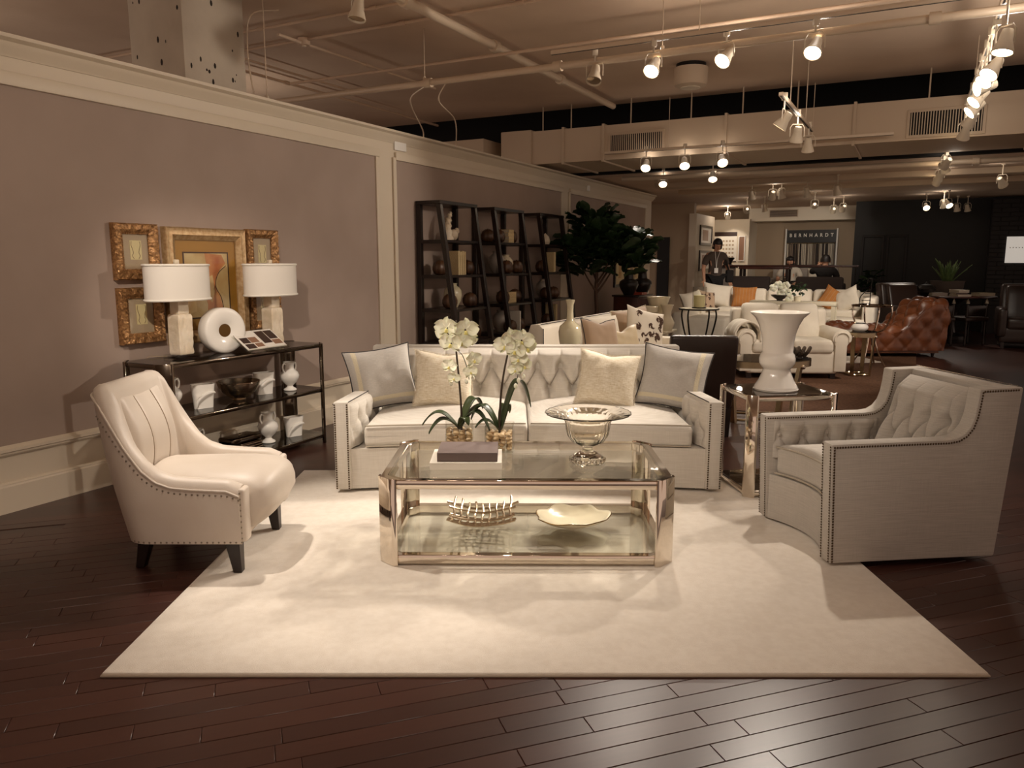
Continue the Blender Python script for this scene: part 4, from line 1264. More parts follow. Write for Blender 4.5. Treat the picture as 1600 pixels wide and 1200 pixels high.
# ================================================================ WALL PICTURES
def rloc(a, b, z): return (*XY(a, b), z)
def frame(label, a0, a1, z0, z1, mw, depth, m, matm, win, art, group='framed pictures on the left wall', inner=None):
    """local x along the wall, y = -b so the face looks to -y"""
    w, hgt = (a1 - a0), (z1 - z0)
    t = thing('framed_picture', label, 'picture', rloc((a0 + a1) / 2, 0.007, z0), ROOM_RZ, group)
    rn = random.Random(int(a0 * 100 + z0 * 10))
    prof = [(0.0, 0.0), (0.0, depth * 0.8), (mw * 0.12, depth), (mw * 0.35, depth * 0.92), (mw * 0.6, depth * 0.98), (mw * 0.8, depth * 0.72), (mw, depth * 0.55), (mw, 0.012)]
    P = len(prof)
    mb = MB()
    corners = [(-w / 2, 0), (w / 2, 0), (w / 2, hgt), (-w / 2, hgt)]
    ins = [(1, 1), (-1, 1), (-1, -1), (1, -1)]
    seg = 26
    for c in range(4):
        (x0, zz0), (x1, zz1) = corners[c], corners[(c + 1) % 4]
        i0, i1 = ins[c], ins[(c + 1) % 4]
        def fn(u, v, x0=x0, zz0=zz0, x1=x1, zz1=zz1, i0=i0, i1=i1, c=c):
            k = round(v * (P - 1))
            off, dep = prof[k]
            ax, az = x0 + i0[0] * off, zz0 + i0[1] * off
            bx, bz_ = x1 + i1[0] * off, zz1 + i1[1] * off
            x, z = ax + (bx - ax) * u, az + (bz_ - az) * u
            if m == 'gilt' and 1 < k < 6 and 0.02 < u < 0.98:
                dep += 0.006 * math.sin(u * seg * 1.9 + k) * math.cos(k * 2.1 + u * 23) + rn.uniform(-0.002, 0.002)
            return (x, -dep, z)
        mb.grid(fn, seg * 2, P - 1)
    mb.build('frame', m, t, ang=45)
    if m == 'gilt':          # beaded inner lip
        bd = MB()
        iw, ih = w - 2 * mw, hgt - 2 * mw
        for k in range(int(iw / 0.012)):
            for zz in (mw, hgt - mw): bd.ball((-iw / 2 + 0.006 + 0.012 * k, -depth * 0.5, zz), 0.005, 6, 4)
        for k in range(int(ih / 0.012)):
            for xx in (-iw / 2, iw / 2): bd.ball((xx, -depth * 0.5, mw + 0.006 + 0.012 * k), 0.005, 6, 4)
        bd.build('bead_trim', 'gilt', t, kind='stuff')
    MB().box(-w / 2 + mw * 0.9, -0.016, mw * 0.9, w / 2 - mw * 0.9, 0, hgt - mw * 0.9).build('mount', matm, t)
    # window art
    x0, x1, q0, q1 = win
    art(t, x0 * w, x1 * w, q0 * hgt, q1 * hgt)
    MB().box(-w / 2 + mw * 0.9, -0.0215, mw * 0.9, w / 2 - mw * 0.9, -0.0205, hgt - mw * 0.9).build('glazing', 'clear_glass', t)
    return t
def line_art(t, x0, x1, z0, z1):
    p = MB().box(x0, -0.0185, z0, x1, -0.0155, z1).build('print', 'print_paper', t)
    w, hh = x1 - x0, z1 - z0
    for sg in (-1, 1):
        cx = (x0 + x1) / 2
        pts = [(cx + sg * w * k, -0.0188, z0 + hh * f) for f, k in ((0.95, 0.36), (0.75, 0.40), (0.55, 0.30), (0.35, 0.24), (0.2, 0.34), (0.04, 0.20))]
        MB().tube(smoothpath(pts, 5), 0.0016, 5).build('drawn_line', 'print_ink', p)
def torso_art(t, x0, x1, z0, z1):
    p = MB().box(x0, -0.018, z0, x1, -0.0155, z1).build('painting', 'paint_cream', t)
    W_, H_ = x1 - x0, z1 - z0
    def poly(pts, m, y):
        MB().prism([(x0 + W_ * a, z0 + H_ * b) for a, b in pts], y, y - 0.0006, 'y').build('paint_area', m, p)
    poly([(0.0, 0.0), (0.45, 0.0), (0.42, 0.5), (0.44, 1.0), (0.0, 1.0)], 'paint_cream', -0.018)
    poly([(0.0, 0.05), (0.22, 0.1), (0.2, 0.7), (0.0, 0.75)], 'paint_ochre', -0.0182)
    poly([(0.46, 1.0), (0.86, 0.98), (0.95, 0.84), (0.80, 0.74), (0.70, 0.60), (0.68, 0.46), (0.78, 0.32), (0.84, 0.12), (0.86, 0.0), (0.46, 0.0), (0.48, 0.2), (0.42, 0.36), (0.46, 0.6), (0.5, 0.8)], 'paint_rust', -0.0186)
    poly([(0.50, 0.62), (0.62, 0.66), (0.66, 0.40), (0.58, 0.22), (0.50, 0.3)], 'paint_ochre', -0.0192)
    poly([(0.78, 0.70), (0.95, 0.76), (0.97, 0.30), (0.86, 0.32), (0.76, 0.46)], 'paint_cream', -0.0190)
    ln = [(0.95, 0.80), (0.78, 0.70), (0.69, 0.56), (0.70, 0.44), (0.80, 0.30), (0.85, 0.10)]
    MB().tube(smoothpath([(x0 + W_ * a, -0.0196, z0 + H_ * b) for a, b in ln], 6), 0.0025, 5).build('drawn_line', 'paint_dark', p)
    MB().ring([(0, 0)] * 0 or [(x0, z0), (x1, z0), (x1, z1), (x0, z1)], [(x0 + 0.008, z0 + 0.008), (x1 - 0.008, z0 + 0.008), (x1 - 0.008, z1 - 0.008), (x0 + 0.008, z1 - 0.008)], 0, 0.001)
    fr = MB()
    for bx in ((x0 - 0.01, z0 - 0.01, x0, z1 + 0.01), (x1, z0 - 0.01, x1 + 0.01, z1 + 0.01), (x0, z0 - 0.01, x1, z0), (x0, z1, x1, z1 + 0.01)):
        fr.box(bx[0], -0.019, bx[1], bx[2], -0.0155, bx[3])
    fr.build('inner_frame', 'paint_dark', p)
frame('small ornate gilt frame, upper left, partly behind the left lamp shade', 0.815, 1.135, 1.30, 1.66, 0.066, 0.05, 'gilt', 'mat_board', (-0.12, 0.14, 0.36, 0.70), line_art)
frame('small ornate gilt frame, lower left behind the left lamp base', 0.82, 1.14, 0.885, 1.25, 0.066, 0.05, 'gilt', 'mat_board', (-0.10, 0.14, 0.34, 0.70), line_art)
frame('small ornate gilt frame, upper right behind the right lamp shade', 1.915, 2.225, 1.30, 1.658, 0.062, 0.05, 'gilt', 'mat_board', (-0.12, 0.14, 0.30, 0.68), line_art)
frame('small ornate gilt frame, lower right behind the right lamp base', 1.915, 2.225, 0.90, 1.26, 0.062, 0.05, 'gilt', 'mat_board', (-0.12, 0.14, 0.30, 0.68), line_art)
frame('large pale gilt framed abstract painting in rust and cream between the lamps', 1.185, 1.885, 0.85, 1.65, 0.085, 0.055, 'gilt_pale', 'mat_gold', (-0.27, 0.27, 0.22, 0.78), torso_art)

# ================================================================ ON THE CONSOLE
CT3, CT2, CT1 = 0.787, 0.436, 0.071
def table_lamp(label, a, b, seed, sq):
    t = thing('table_lamp', label, 'lamp', rloc(a, b, CT3), ROOM_RZ, 'alabaster table lamps on the console')
    MB().box(-0.095, -0.07, 0, 0.095, 0.07, 0.022).build('acrylic_base', 'clear_glass', t, bevel=0.003)
    rn = random.Random(seed)
    off = Vector((seed * 3.1, 0, 0))
    def rf(a_, z):
        c = max(abs(math.cos(a_)), abs(math.sin(a_)))
        ch = 0
        if math.cos(a_ + 0.9) > 0.5: ch = max(0, noise.noise(Vector((math.cos(a_) * 3, math.sin(a_) * 3, z * 16)) + off)) * 0.30 + max(0, noise.noise(Vector((a_ * 5, z * 30, 1)) + off)) * 0.15
        return (1 / c) * 0.93 * (1 - ch * 0.55) + 0.02 * noise.noise(Vector((a_ * 3, z * 20, 5)) + off)
    pr = [(0.001, 0.022), (0.058, 0.022)] + [(0.062, 0.03 + 0.012 * i) for i in range(21)] + [(0.055, 0.285), (0.04, 0.29)]
    MB().lathe(pr, 44, rf=rf).build('stone_column', 'alabaster', t, ang=35)
    MB().box(-0.042, -0.042, 0.288, 0.042, 0.042, 0.40).build('neck', 'alabaster', t, bevel=0.006)
    z0, z1 = 0.375, 0.615
    sh = MB()
    n = 56
    o0 = [(0.236 * math.cos(2 * PI * k / n), 0.135 * math.sin(2 * PI * k / n)) for k in range(n)]
    i0 = [(p[0] * 0.985, p[1] * 0.98) for p in o0]
    sh.ring(o0, i0, z0, z1)
    s = sh.build('shade', 'shade_cloth', t, ang=30)
    for zz in (z0, z1):
        MB().tube([(p[0] * 1.004, p[1] * 1.004, zz + (0.008 if zz == z0 else -0.008)) for p in o0], 0.0075, 6, closed=True).build('shade_trim', 'shade_trim', s)
    MB().tube([(0, 0, 0.40), (0, 0, 0.62)], 0.006, 8).tube([(-0.23, 0, 0.606), (0.23, 0, 0.606)], 0.003, 6).build('harp', 'champagne_metal', t)
    MB().box(-0.016, -0.012, 0.615, 0.016, 0.012, 0.643).build('finial', 'alabaster', t, bevel=0.004)
    return t
table_lamp('alabaster column lamp with oval white drum shade, left of the two', 1.13, 0.21, 3, 0)
table_lamp('alabaster column lamp with oval white drum shade, right of the two', 1.95, 0.22, 9, 1)
dk = thing('disc_sculpture', 'white ceramic disc sculpture with small dark centre hole on the console', 'sculpture', rloc(1.43, 0.26, CT3), ROOM_RZ + R(-10))
RD, HD, rh = 0.158, 0.055, 0.045
pr = [(rh, -HD * 0.6), (0.07, -HD * 0.85), (0.13, -HD), (RD - 0.008, -HD * 0.92), (RD, -HD * 0.7), (RD, HD * 0.7), (RD - 0.008, HD * 0.92), (0.13, HD), (rh, HD * 0.6)]
n = 48
vs = [(r * math.cos(2 * PI * k / n), y, RD + r * math.sin(2 * PI * k / n)) for (r, y) in pr for k in range(n)]
m_ = len(pr)
fs = [(i * n + k, i * n + (k + 1) % n, ((i + 1) % m_) * n + (k + 1) % n, ((i + 1) % m_) * n + k) for i in range(m_) for k in range(n)]
MB().add(vs, fs).build('disc', 'porcelain', dk, ang=50)
hv = [(rh * 1.02 * math.cos(2 * PI * k / 24), y, RD + rh * 1.02 * math.sin(2 * PI * k / 24)) for y in (-0.034, 0.034) for k in range(24)]
MB().add(hv, [tuple(range(24)), tuple(range(24, 48))] + [(k, (k + 1) % 24, 24 + (k + 1) % 24, 24 + k) for k in range(24)]).build('hole_liner', 'rim_gold', dk)
# acrylic reading stand with an open catalogue
st = thing('acrylic_stand', 'clear acrylic reading stand on the console front', 'stand', rloc(1.66, 0.385, CT3), ROOM_RZ)
MB().hexa([(-0.20, -0.075, 0.012), (0.20, -0.075, 0.012), (0.20, -0.071, 0.012), (-0.20, -0.071, 0.012)], [(-0.20, 0.09, 0.125), (0.20, 0.09, 0.125), (0.20, 0.094, 0.122), (-0.20, 0.094, 0.122)]).build('slope', 'clear_glass', st)
MB().box(-0.20, -0.079, 0.0, 0.20, -0.075, 0.03).build('lip', 'clear_glass', st)
MB().box(-0.20, 0.09, 0.0, -0.196, 0.094, 0.18).box(0.196, 0.09, 0.0, 0.2, 0.094, 0.18).build('stand_leg', 'clear_glass', st)
cgt = thing('open_catalogue', 'open furniture catalogue lying on the acrylic reading stand', 'catalogue', rloc(1.66, 0.385, CT3 + 0.016), ROOM_RZ)
slope = math.atan2(0.113, 0.165)
cg = bpy.data.objects.new('leaf_rest', None)
def sl(x, y, dz=0.0):     # point on the sloping page
    return (x, -0.068 + y * math.cos(slope) - dz * math.sin(slope), 0.003 + y * math.sin(slope) + dz * math.cos(slope))
def slab(x0, x1, y0, y1, t0, t1): return MB().hexa([sl(x0, y0, t0), sl(x1, y0, t0), sl(x1, y1, t0), sl(x0, y1, t0)], [sl(x0, y0, t1), sl(x1, y0, t1), sl(x1, y1, t1), sl(x0, y1, t1)])
bpy.data.objects.remove(cg)
pgL = slab(-0.185, -0.001, 0.0, 0.20, 0, 0.006).build('page', 'photo_pale', cgt)
pgR = slab(0.001, 0.185, 0.0, 0.20, 0, 0.006).build('page', 'photo_pale', cgt)
for (x0, x1, y0, y1, m, pg) in ((-0.17, -0.10, 0.07, 0.13, 'photo_dark', pgL), (-0.095, -0.02, 0.07, 0.13, 'photo_warm', pgL), (-0.17, -0.09, 0.01, 0.06, 'photo_dark', pgL), (-0.08, -0.01, 0.02, 0.062, 'photo_warm', pgL), (0.01, 0.09, 0.05, 0.185, 'photo_dark', pgR), (0.095, 0.175, 0.09, 0.185, 'photo_dark', pgR), (0.095, 0.175, 0.03, 0.08, 'photo_warm', pgR)):
    slab(x0, x1, y0, y1, 0.0062, 0.0067).build('photo', m, pg)

def amphora(name, label, loc, rz, s, m='porcelain', cat='vase', group='white vases on the console shelves', handles=True):
    t = thing(name, label, cat, loc, rz, group)
    pr = [(0.001, 0), (0.048, 0), (0.052, 0.006), (0.046, 0.016), (0.028, 0.026), (0.022, 0.036), (0.030, 0.046), (0.055, 0.07), (0.072, 0.10), (0.076, 0.125), (0.066, 0.150), (0.044, 0.168), (0.036, 0.180), (0.036, 0.205), (0.044, 0.226), (0.052, 0.232), (0.046, 0.233), (0.030, 0.205), (0.001, 0.19)]
    MB().lathe([(r * s, z * s) for r, z in pr], 32).build('body', m, t, ang=50)
    if handles:
        for sg in (-1, 1):
            pts = [(sg * 0.040, 0, 0.214), (sg * 0.062, 0, 0.222), (sg * 0.074, 0, 0.200), (sg * 0.070, 0, 0.170), (sg * 0.058, 0, 0.152)]
            MB().tube([tuple(c * s for c in p) for p in smoothpath(pts, 5)], 0.007 * s, 8).build('handle', m, t)
    return t
def wedge_vase(label, loc, rz, w, hgt, group='white vases on the console shelves'):
    t = thing('pocket_vase', label, 'vase', loc, rz, group)
    o0 = [(-w * 0.42, -0.03), (w * 0.46, -0.03), (w * 0.46, 0.03), (-w * 0.42, 0.03)]
    o1 = [(-w * 0.5, -0.042), (w * 0.5, -0.042), (w * 0.5, 0.042), (-w * 0.5, 0.042)]
    def outl(z): 
        f = (z / hgt) ** 1.3
        k = []
        for i in range(24):
            a = 2 * PI * i / 24
            ex = 0.35
            cx = abs(math.cos(a)) ** ex * (1 if math.cos(a) > 0 else -1); cy = abs(math.sin(a)) ** 0.6 * (1 if math.sin(a) > 0 else -1)
            k.append((cx * w * (0.40 + 0.10 * f), cy * (0.026 + 0.016 * f)))
        return k
    zs = [0, hgt * 0.3, hgt * 0.6, hgt * 0.85, hgt]
    vs = [(*p, z) for z in zs for p in outl(z)] + [(p[0] * 0.92, p[1] * 0.88, hgt - 0.002) for p in outl(hgt)] + [(p[0] * 0.9, p[1] * 0.8, hgt * 0.2) for p in outl(hgt * 0.4)]
    n = 24
    fs = [(i * n + k, i * n + (k + 1) % n, (i + 1) * n + (k + 1) % n, (i + 1) * n + k) for i in range(len(zs) + 1) for k in range(n)]
    fs += [tuple(range(n - 1, -1, -1)), tuple(range((len(zs) + 1) * n, (len(zs) + 2) * n))]
    MB().add(vs, fs).build('body', 'porcelain', t, ang=50)
    # raised curved fold on the face
    pts = [(-w * 0.40, -0.036, 0.012), (-w * 0.30, -0.040, hgt * 0.35), (-w * 0.02, -0.043, hgt * 0.58), (w * 0.30, -0.045, hgt * 0.66), (w * 0.44, -0.044, hgt * 0.62)]
    sp = smoothpath(pts, 6)
    MB().tube(sp, [0.004 + 0.010 * math.sin(PI * i / (len(sp) - 1)) for i in range(len(sp))], 8).build('fold', 'porcelain', t)
    return t
amphora('amphora_vase', 'white handled vase on the middle shelf, half hidden by the console leg', rloc(0.99, 0.24, CT2), ROOM_RZ, 0.98)
wedge_vase('flat white pocket vase with curved fold left of the silver bowl', rloc(1.20, 0.30, CT2), ROOM_RZ - R(20), 0.155, 0.165)
bw = thing('metal_bowl', 'shiny dark silver bowl on the console middle shelf', 'bowl', rloc(1.53, 0.28, CT2), 0)
MB().lathe([(0.001, 0), (0.045, 0), (0.048, 0.006), (0.04, 0.012), (0.075, 0.03), (0.115, 0.065), (0.142, 0.11), (0.150, 0.135), (0.145, 0.136), (0.108, 0.068), (0.06, 0.03), (0.001, 0.02)], 40).build('bowl', 'silver_rod', bw)
MB().tube([(0.149 * math.cos(2 * PI * k / 40), 0.149 * math.sin(2 * PI * k / 40), 0.136) for k in range(40)], 0.004, 6, closed=True).build('rim', 'chrome', bw)
wedge_vase('flat white pocket vase between the silver bowl and the handled vase', rloc(1.80, 0.25, CT2), ROOM_RZ - R(20), 0.155, 0.165)
amphora('amphora_vase', 'white two handled vase at the right end of the middle shelf', rloc(2.02, 0.30, CT2), ROOM_RZ, 0.95)
amphora('amphora_vase', 'white handled vase at the left of the bottom shelf behind the armchair', rloc(1.13, 0.28, CT1), ROOM_RZ, 0.98)
bx = thing('lidded_box', 'dark silver rectangular lidded box on the bottom shelf', 'box', rloc(1.50, 0.30, CT1), ROOM_RZ)
MB().soft((0.135, 0.075, 0.034), 0.010, 3, (0, 0, 0.036)).build('body', 'dark_chrome', bx, ang=50)
MB().soft((0.138, 0.078, 0.022), 0.018, 3, (0, 0, 0.094)).build('lid', 'dark_chrome', bx, ang=50)
for k in range(3): MB().tube([(-0.137, -0.077, 0.018 + 0.018 * k), (0.137, -0.077, 0.018 + 0.018 * k)], 0.005, 6).build('band', 'chrome', bx)
MB().ball((0, 0, 0.122), (0.016, 0.010, 0.008), 10, 6).build('knob', 'chrome', bx)
amphora('amphora_vase', 'white two handled vase on the bottom shelf right of the dark box', rloc(1.79, 0.28, CT1), ROOM_RZ, 1.0)
wedge_vase('flat white pocket vase at the right end of the bottom shelf', rloc(2.04, 0.30, CT1), ROOM_RZ - R(20), 0.150, 0.155)
cdm = [Vector(rloc(0.93, 0.03, 0.70)), Vector(rloc(0.98, 0.06, 0.792)), Vector(rloc(1.03, 0.10, 0.794)), Vector(rloc(1.06, 0.15, 0.796))]
cdt = thing('lamp_cord', 'thin clear lamp cord curling beside the left lamp base', 'cord', cdm[0])
MB().tube([p - cdm[0] for p in smoothpath(cdm, 6)], 0.0025, 6).build('cord', 'seam_tan', cdt)
# ================================================================ BOOKCASES
BW, BH = 0.73, 1.98
SHZ = (1.63, 1.28, 0.94, 0.60, 0.25)
def bdep(z): return 0.285 + 0.149 * (BH - z)
def bookcase(label, a0):
    t = thing('ladder_bookcase', label, 'bookcase', rloc(a0, 0.02, 0), ROOM_RZ, 'dark ladder bookcases along the wall')
    p = 0.05
    for x in (0, BW - p):
        MB().box(x, -p, 0, x + p, 0, BH).build('back_post', 'espresso_wood', t, bevel=0.003, seg=1)
        MB().hexa([(x, -bdep(0), 0), (x + p, -bdep(0), 0), (x + p, -bdep(0) + p, 0), (x, -bdep(0) + p, 0)], [(x, -bdep(BH), BH), (x + p, -bdep(BH), BH), (x + p, -bdep(BH) + p, BH), (x, -bdep(BH) + p, BH)]).build('front_post', 'espresso_wood', t, bevel=0.003, seg=1)
        for z in SHZ: MB().box(x + 0.008, -bdep(z) + 0.03, z - 0.035, x + p - 0.008, -0.02, z).build('side_rail', 'espresso_wood', t)
    MB().box(-0.003, -bdep(BH) - 0.005, BH, BW + 0.003, 0.003, BH + 0.035).build('top', 'espresso_wood', t, bevel=0.003, seg=1)
    for z in SHZ:
        MB().box(0.012, -bdep(z) + 0.012, z - 0.026, BW - 0.012, -0.006, z).build('shelf', 'espresso_wood', t, bevel=0.002, seg=1)
    return t
UA = (4.17, 5.28, 6.46)
for a0, nm in zip(UA, ('nearest the sofa', 'in the middle of the three', 'farthest, beside the fig tree')):
    bookcase('dark leaning front ladder bookcase ' + nm, a0)
gourd_me = MB().lathe([(0.004, 0.01), (0.04, 0.0), (0.066, 0.016), (0.080, 0.05), (0.080, 0.085), (0.064, 0.125), (0.03, 0.148), (0.008, 0.140)], 36, rf=lambda a, z: 1 - 0.11 * abs(math.cos(4.5 * a)) ** 3).mesh('shell', 'gourd_shell', ang=60)
gstem = MB().tube([(0, 0, 0.135), (0.004, 0, 0.155)], 0.006, 6).mesh('stem', 'stem_dark')
GN = [('upper', 'middle', 'lower', 'lowest')]
def gourd(u, s, x, b, where):
    t = thing('ribbed_gourd', 'brown ribbed wooden gourd ' + where, 'gourd', rloc(UA[u] + x, 0.02 + b, SHZ[s]), random.random() * 3, 'ribbed gourds on the bookcases')
    link('shell', gourd_me, t); link('stem', gstem, t)
def vase(label, loc, prof, m, cat='vase', group=None, s=1.0, n=28, name='vase', lid=False):
    t = thing(name, label, cat, loc, 0, group)
    MB().lathe([(r * s, z * s) for r, z in prof], n).build('body', m, t, ang=50)
    top = prof[-1]
    MB().tube([(max(r_, 0.01) * s * math.cos(2 * PI * k / n), max(r_, 0.01) * s * math.sin(2 * PI * k / n), z_ * s) for r_, z_ in [max(prof[-3:], key=lambda q: q[1])] for k in range(n)], 0.004 * s, 6, closed=True).build('lip', m, t)
    return t
JAR = [(0.001, 0), (0.05, 0), (0.055, 0.01), (0.085, 0.07), (0.098, 0.13), (0.090, 0.18), (0.060, 0.215), (0.042, 0.225), (0.045, 0.245), (0.052, 0.25), (0.044, 0.25), (0.034, 0.22), (0.001, 0.20)]
S_ = lambda u, s, x, b: rloc(UA[u] + x, 0.02 + b, SHZ[s])
# unit 1
sc = thing('horn_sculpture', 'pale twisted horn shaped sculpture on the top shelf of the nearest bookcase', 'sculpture', S_(0, 0, 0.36, 0.18), ROOM_RZ)
pth = smoothpath([(-0.05, 0, 0.0), (-0.07, 0, 0.10), (-0.05, 0, 0.18), (-0.02, 0, 0.25), (0.01, 0, 0.285)], 5)
MB().tube(pth, [0.060 * (1 - 0.85 * i / len(pth)) + 0.008 * math.sin(i * 1.7) for i in range(len(pth))], 10).build('horn', 'alabaster', sc, ang=40)
MB().ball((0.06, 0, 0.06), (0.06, 0.045, 0.06), 12, 8).ball((0.09, -0.02, 0.10), (0.03, 0.03, 0.035), 9, 6).build('scroll', 'alabaster', sc)
for k in range(4):
    book(['leftmost of four upright cream books in the nearest bookcase', 'second of four upright cream books in the nearest bookcase', 'third of four upright cream books in the nearest bookcase', 'rightmost of four upright cream books in the nearest bookcase'][k], 0.036, 0.16, 0.245 - 0.008 * (k % 2), S_(0, 1, 0.33 + 0.040 * k, 0.22), ROOM_RZ, 'book_cream', upright=True, group='cream books standing in the nearest bookcase')
gourd(0, 1, 0.20, 0.15, 'left of the upright cream books in the nearest bookcase'); gourd(0, 1, 0.565, 0.25, 'right of the upright cream books in the nearest bookcase')
vase('celadon jar on the third shelf of the nearest bookcase', S_(0, 2, 0.36, 0.20), JAR, 'celadon', group='jars on the bookcases')
gourd(0, 2, 0.17, 0.28, 'left of the celadon jar in the nearest bookcase'); gourd(0, 2, 0.54, 0.30, 'right of the celadon jar in the nearest bookcase')
book('wide boxed book leaning on the fourth shelf behind the left orchid', 0.24, 0.06, 0.235, S_(0, 3, 0.30, 0.15), ROOM_RZ, 'book_taupe', upright=True)
gourd(0, 3, 0.62, 0.30, 'behind the left orchid flowers')
# unit 2
gourd(1, 0, 0.14, 0.12, 'at the back left on the top shelf of the middle bookcase'); gourd(1, 0, 0.25, 0.20, 'left of the stacked cream books in the middle bookcase')
for k in range(4):
    book(['bottom', 'second lowest', 'second highest', 'topmost'][k] + ' cream book of the flat stack on the middle bookcase top shelf', 0.13 + 0.006 * (k % 3), 0.18, 0.037, S_(1, 0, 0.40, 0.20)[:2] + (SHZ[0] + 0.038 * k,), ROOM_RZ + R(2 * (k % 2)), 'book_cream', group='flat stacked cream books on the top shelf')
gourd(1, 0, 0.56, 0.20, 'right of the stacked cream books on the top shelf')
vase('dark glazed jar on the second shelf of the middle bookcase', S_(1, 1, 0.28, 0.16), JAR, 'marble_grey', group='jars on the bookcases')
vase('small white jar beside the dark jar in the middle bookcase', S_(1, 1, 0.44, 0.20), JAR, 'bone_ceramic', group='jars on the bookcases', s=0.85)
gourd(1, 1, 0.22, 0.32, 'before the dark jar in the middle bookcase'); gourd(1, 1, 0.57, 0.27, 'right of the small white jar in the middle bookcase')
for k in range(4):
    book(['bottom', 'second lowest', 'second highest', 'topmost'][k] + ' book of the low stack on the middle bookcase third shelf', 0.20, 0.17, 0.030, S_(1, 2, 0.36, 0.24)[:2] + (SHZ[2] + 0.031 * k,), ROOM_RZ, 'book_cream', group='low stack of books on the third shelf')
gourd(1, 2, 0.17, 0.30, 'left of the low book stack on the third shelf'); gourd(1, 2, 0.585, 0.24, 'right of the low book stack on the third shelf')
vase('dark jar on the fourth shelf of the middle bookcase', S_(1, 3, 0.30, 0.2), JAR, 'marble_grey', group='jars on the bookcases')
gourd(1, 3, 0.24, 0.36, 'lit brightly above the right orchid'); gourd(1, 3, 0.58, 0.30, 'right of the white book on the fourth shelf')
book('white upright book on the fourth shelf of the middle bookcase', 0.03, 0.15, 0.24, S_(1, 3, 0.43, 0.32), ROOM_RZ, 'book_white', upright=True)
# unit 3
sh = thing('rock_crystal', 'faceted pale rock crystal on the top shelf of the farthest bookcase', 'crystal', S_(2, 0, 0.38, 0.18), ROOM_RZ)
rn = random.Random(2)
MB().lathe([(0.05, 0), (0.065, 0.04), (0.05, 0.10), (0.001, 0.15)], 6).build('crystal_point', 'alabaster', sh, smooth=False)
MB().lathe([(0.03, 0), (0.04, 0.03), (0.001, 0.09)], 5, c=(-0.06, 0.01, 0)).build('crystal_point', 'alabaster', sh, smooth=False)
gourd(2, 1, 0.18, 0.22, 'on the second shelf of the farthest bookcase')
book('cream book standing on the second shelf of the farthest bookcase', 0.07, 0.16, 0.255, S_(2, 1, 0.42, 0.22), ROOM_RZ, 'book_cream', upright=True)
vase('grey jar on the third shelf of the farthest bookcase', S_(2, 2, 0.32, 0.18), JAR, 'marble_grey', group='jars on the bookcases')
gourd(2, 2, 0.20, 0.28, 'left before the grey jar in the farthest bookcase'); gourd(2, 2, 0.48, 0.26, 'right of the grey jar in the farthest bookcase')
gourd(2, 3, 0.20, 0.30, 'on the fourth shelf of the farthest bookcase')
book('cream upright book on the fourth shelf of the farthest bookcase', 0.05, 0.15, 0.26, S_(2, 3, 0.42, 0.26), ROOM_RZ, 'book_cream', upright=True)

# ================================================================ FIG TREE
fig = thing('fiddle_leaf_fig', 'dark green fiddle leaf fig tree in a pot beside the bookcases', 'tree', (*XY(7.62, 0.62), 0))
MB().lathe([(0.001, 0), (0.17, 0), (0.19, 0.02), (0.24, 0.40), (0.26, 0.44), (0.24, 0.45), (0.22, 0.40), (0.001, 0.38)], 28).build('pot', 'espresso_wood', fig)
MB().tube(smoothpath([(0, 0, 0.38), (0.01, 0, 0.7), (-0.005, 0.01, 1.0), (0.0, 0, 1.25), (-0.01, 0, 1.7)], 5), [0.034 - 0.0008 * i for i in range(21)], 10).build('trunk', 'bark', fig)
brs = [((0, 0, 0.98), (0.13, 0.02, 1.16), (0.28, 0.05, 1.40)), ((0, 0, 1.0), (-0.10, -0.02, 1.14), (-0.20, -0.02, 1.32)), ((0, 0, 1.12), (0.10, -0.10, 1.3), (0.16, -0.2, 1.55)), ((0, 0, 1.15), (-0.08, 0.1, 1.35), (-0.18, 0.2, 1.6)), ((0, 0, 1.05), (0.2, 0.05, 1.35), (0.42, 0.0, 1.7))]
for b in brs: MB().tube(smoothpath(b, 5), [0.017 - 0.001 * i for i in range(11)], 7).build('branch', 'bark', fig)
def figleaf(u, v):
    L = 0.27
    w = 0.19 * (0.55 + 0.6 * u) * math.sin(PI * min(1, 0.05 + 0.93 * u)) ** 0.55 * (1 - 0.25 * math.exp(-((u - 0.38) / 0.13) ** 2))
    x = (v - 0.5) * w
    return (x, L * u, 0.05 * abs(v - 0.5) - 0.05 * u ** 2 + 0.008 * math.sin(u * 20 + v * 9))
flm = MB().grid(figleaf, 9, 4).mesh('leaf', 'leaf_fig', ang=80)
rn = random.Random(12)
clumps = [(0.0, -0.05, 1.62, 0.32, 66), (-0.32, -0.08, 1.55, 0.28, 44), (0.22, -0.05, 1.55, 0.30, 50), (0.46, -0.02, 1.62, 0.24, 32), (-0.06, -0.03, 1.92, 0.24, 36), (-0.16, -0.05, 1.32, 0.22, 22), (0.3, -0.05, 1.34, 0.22, 22), (0.55, -0.05, 1.38, 0.15, 14)]
for (cx, cy, cz, rad, n) in clumps:
    for k in range(n):
        d = Vector((rn.gauss(0, 1), rn.gauss(0, 1), rn.gauss(0, 0.8))).normalized()
        p = Vector((cx, cy, cz)) + d * rad * rn.uniform(0.35, 0.85)
        wb_ = 0.62 + p.x * BX[0] + p.y * BX[1]          # keep the crown clear of the wall
        if wb_ < 0.30: p = p + Vector((BX[0], BX[1], 0)) * (0.30 - wb_)
        o = link('leaf', flm, fig)
        o.location = p
        out = (d + Vector((0, 0, 0.25))).normalized()
        o.rotation_euler = Euler((rn.uniform(0.15, 1.25), rn.uniform(-0.7, 0.7), math.atan2(out.y, out.x) - PI / 2 + rn.uniform(-0.5, 0.5)))
        q = rn.uniform(0.85, 1.15); o.scale = (q, q, q)

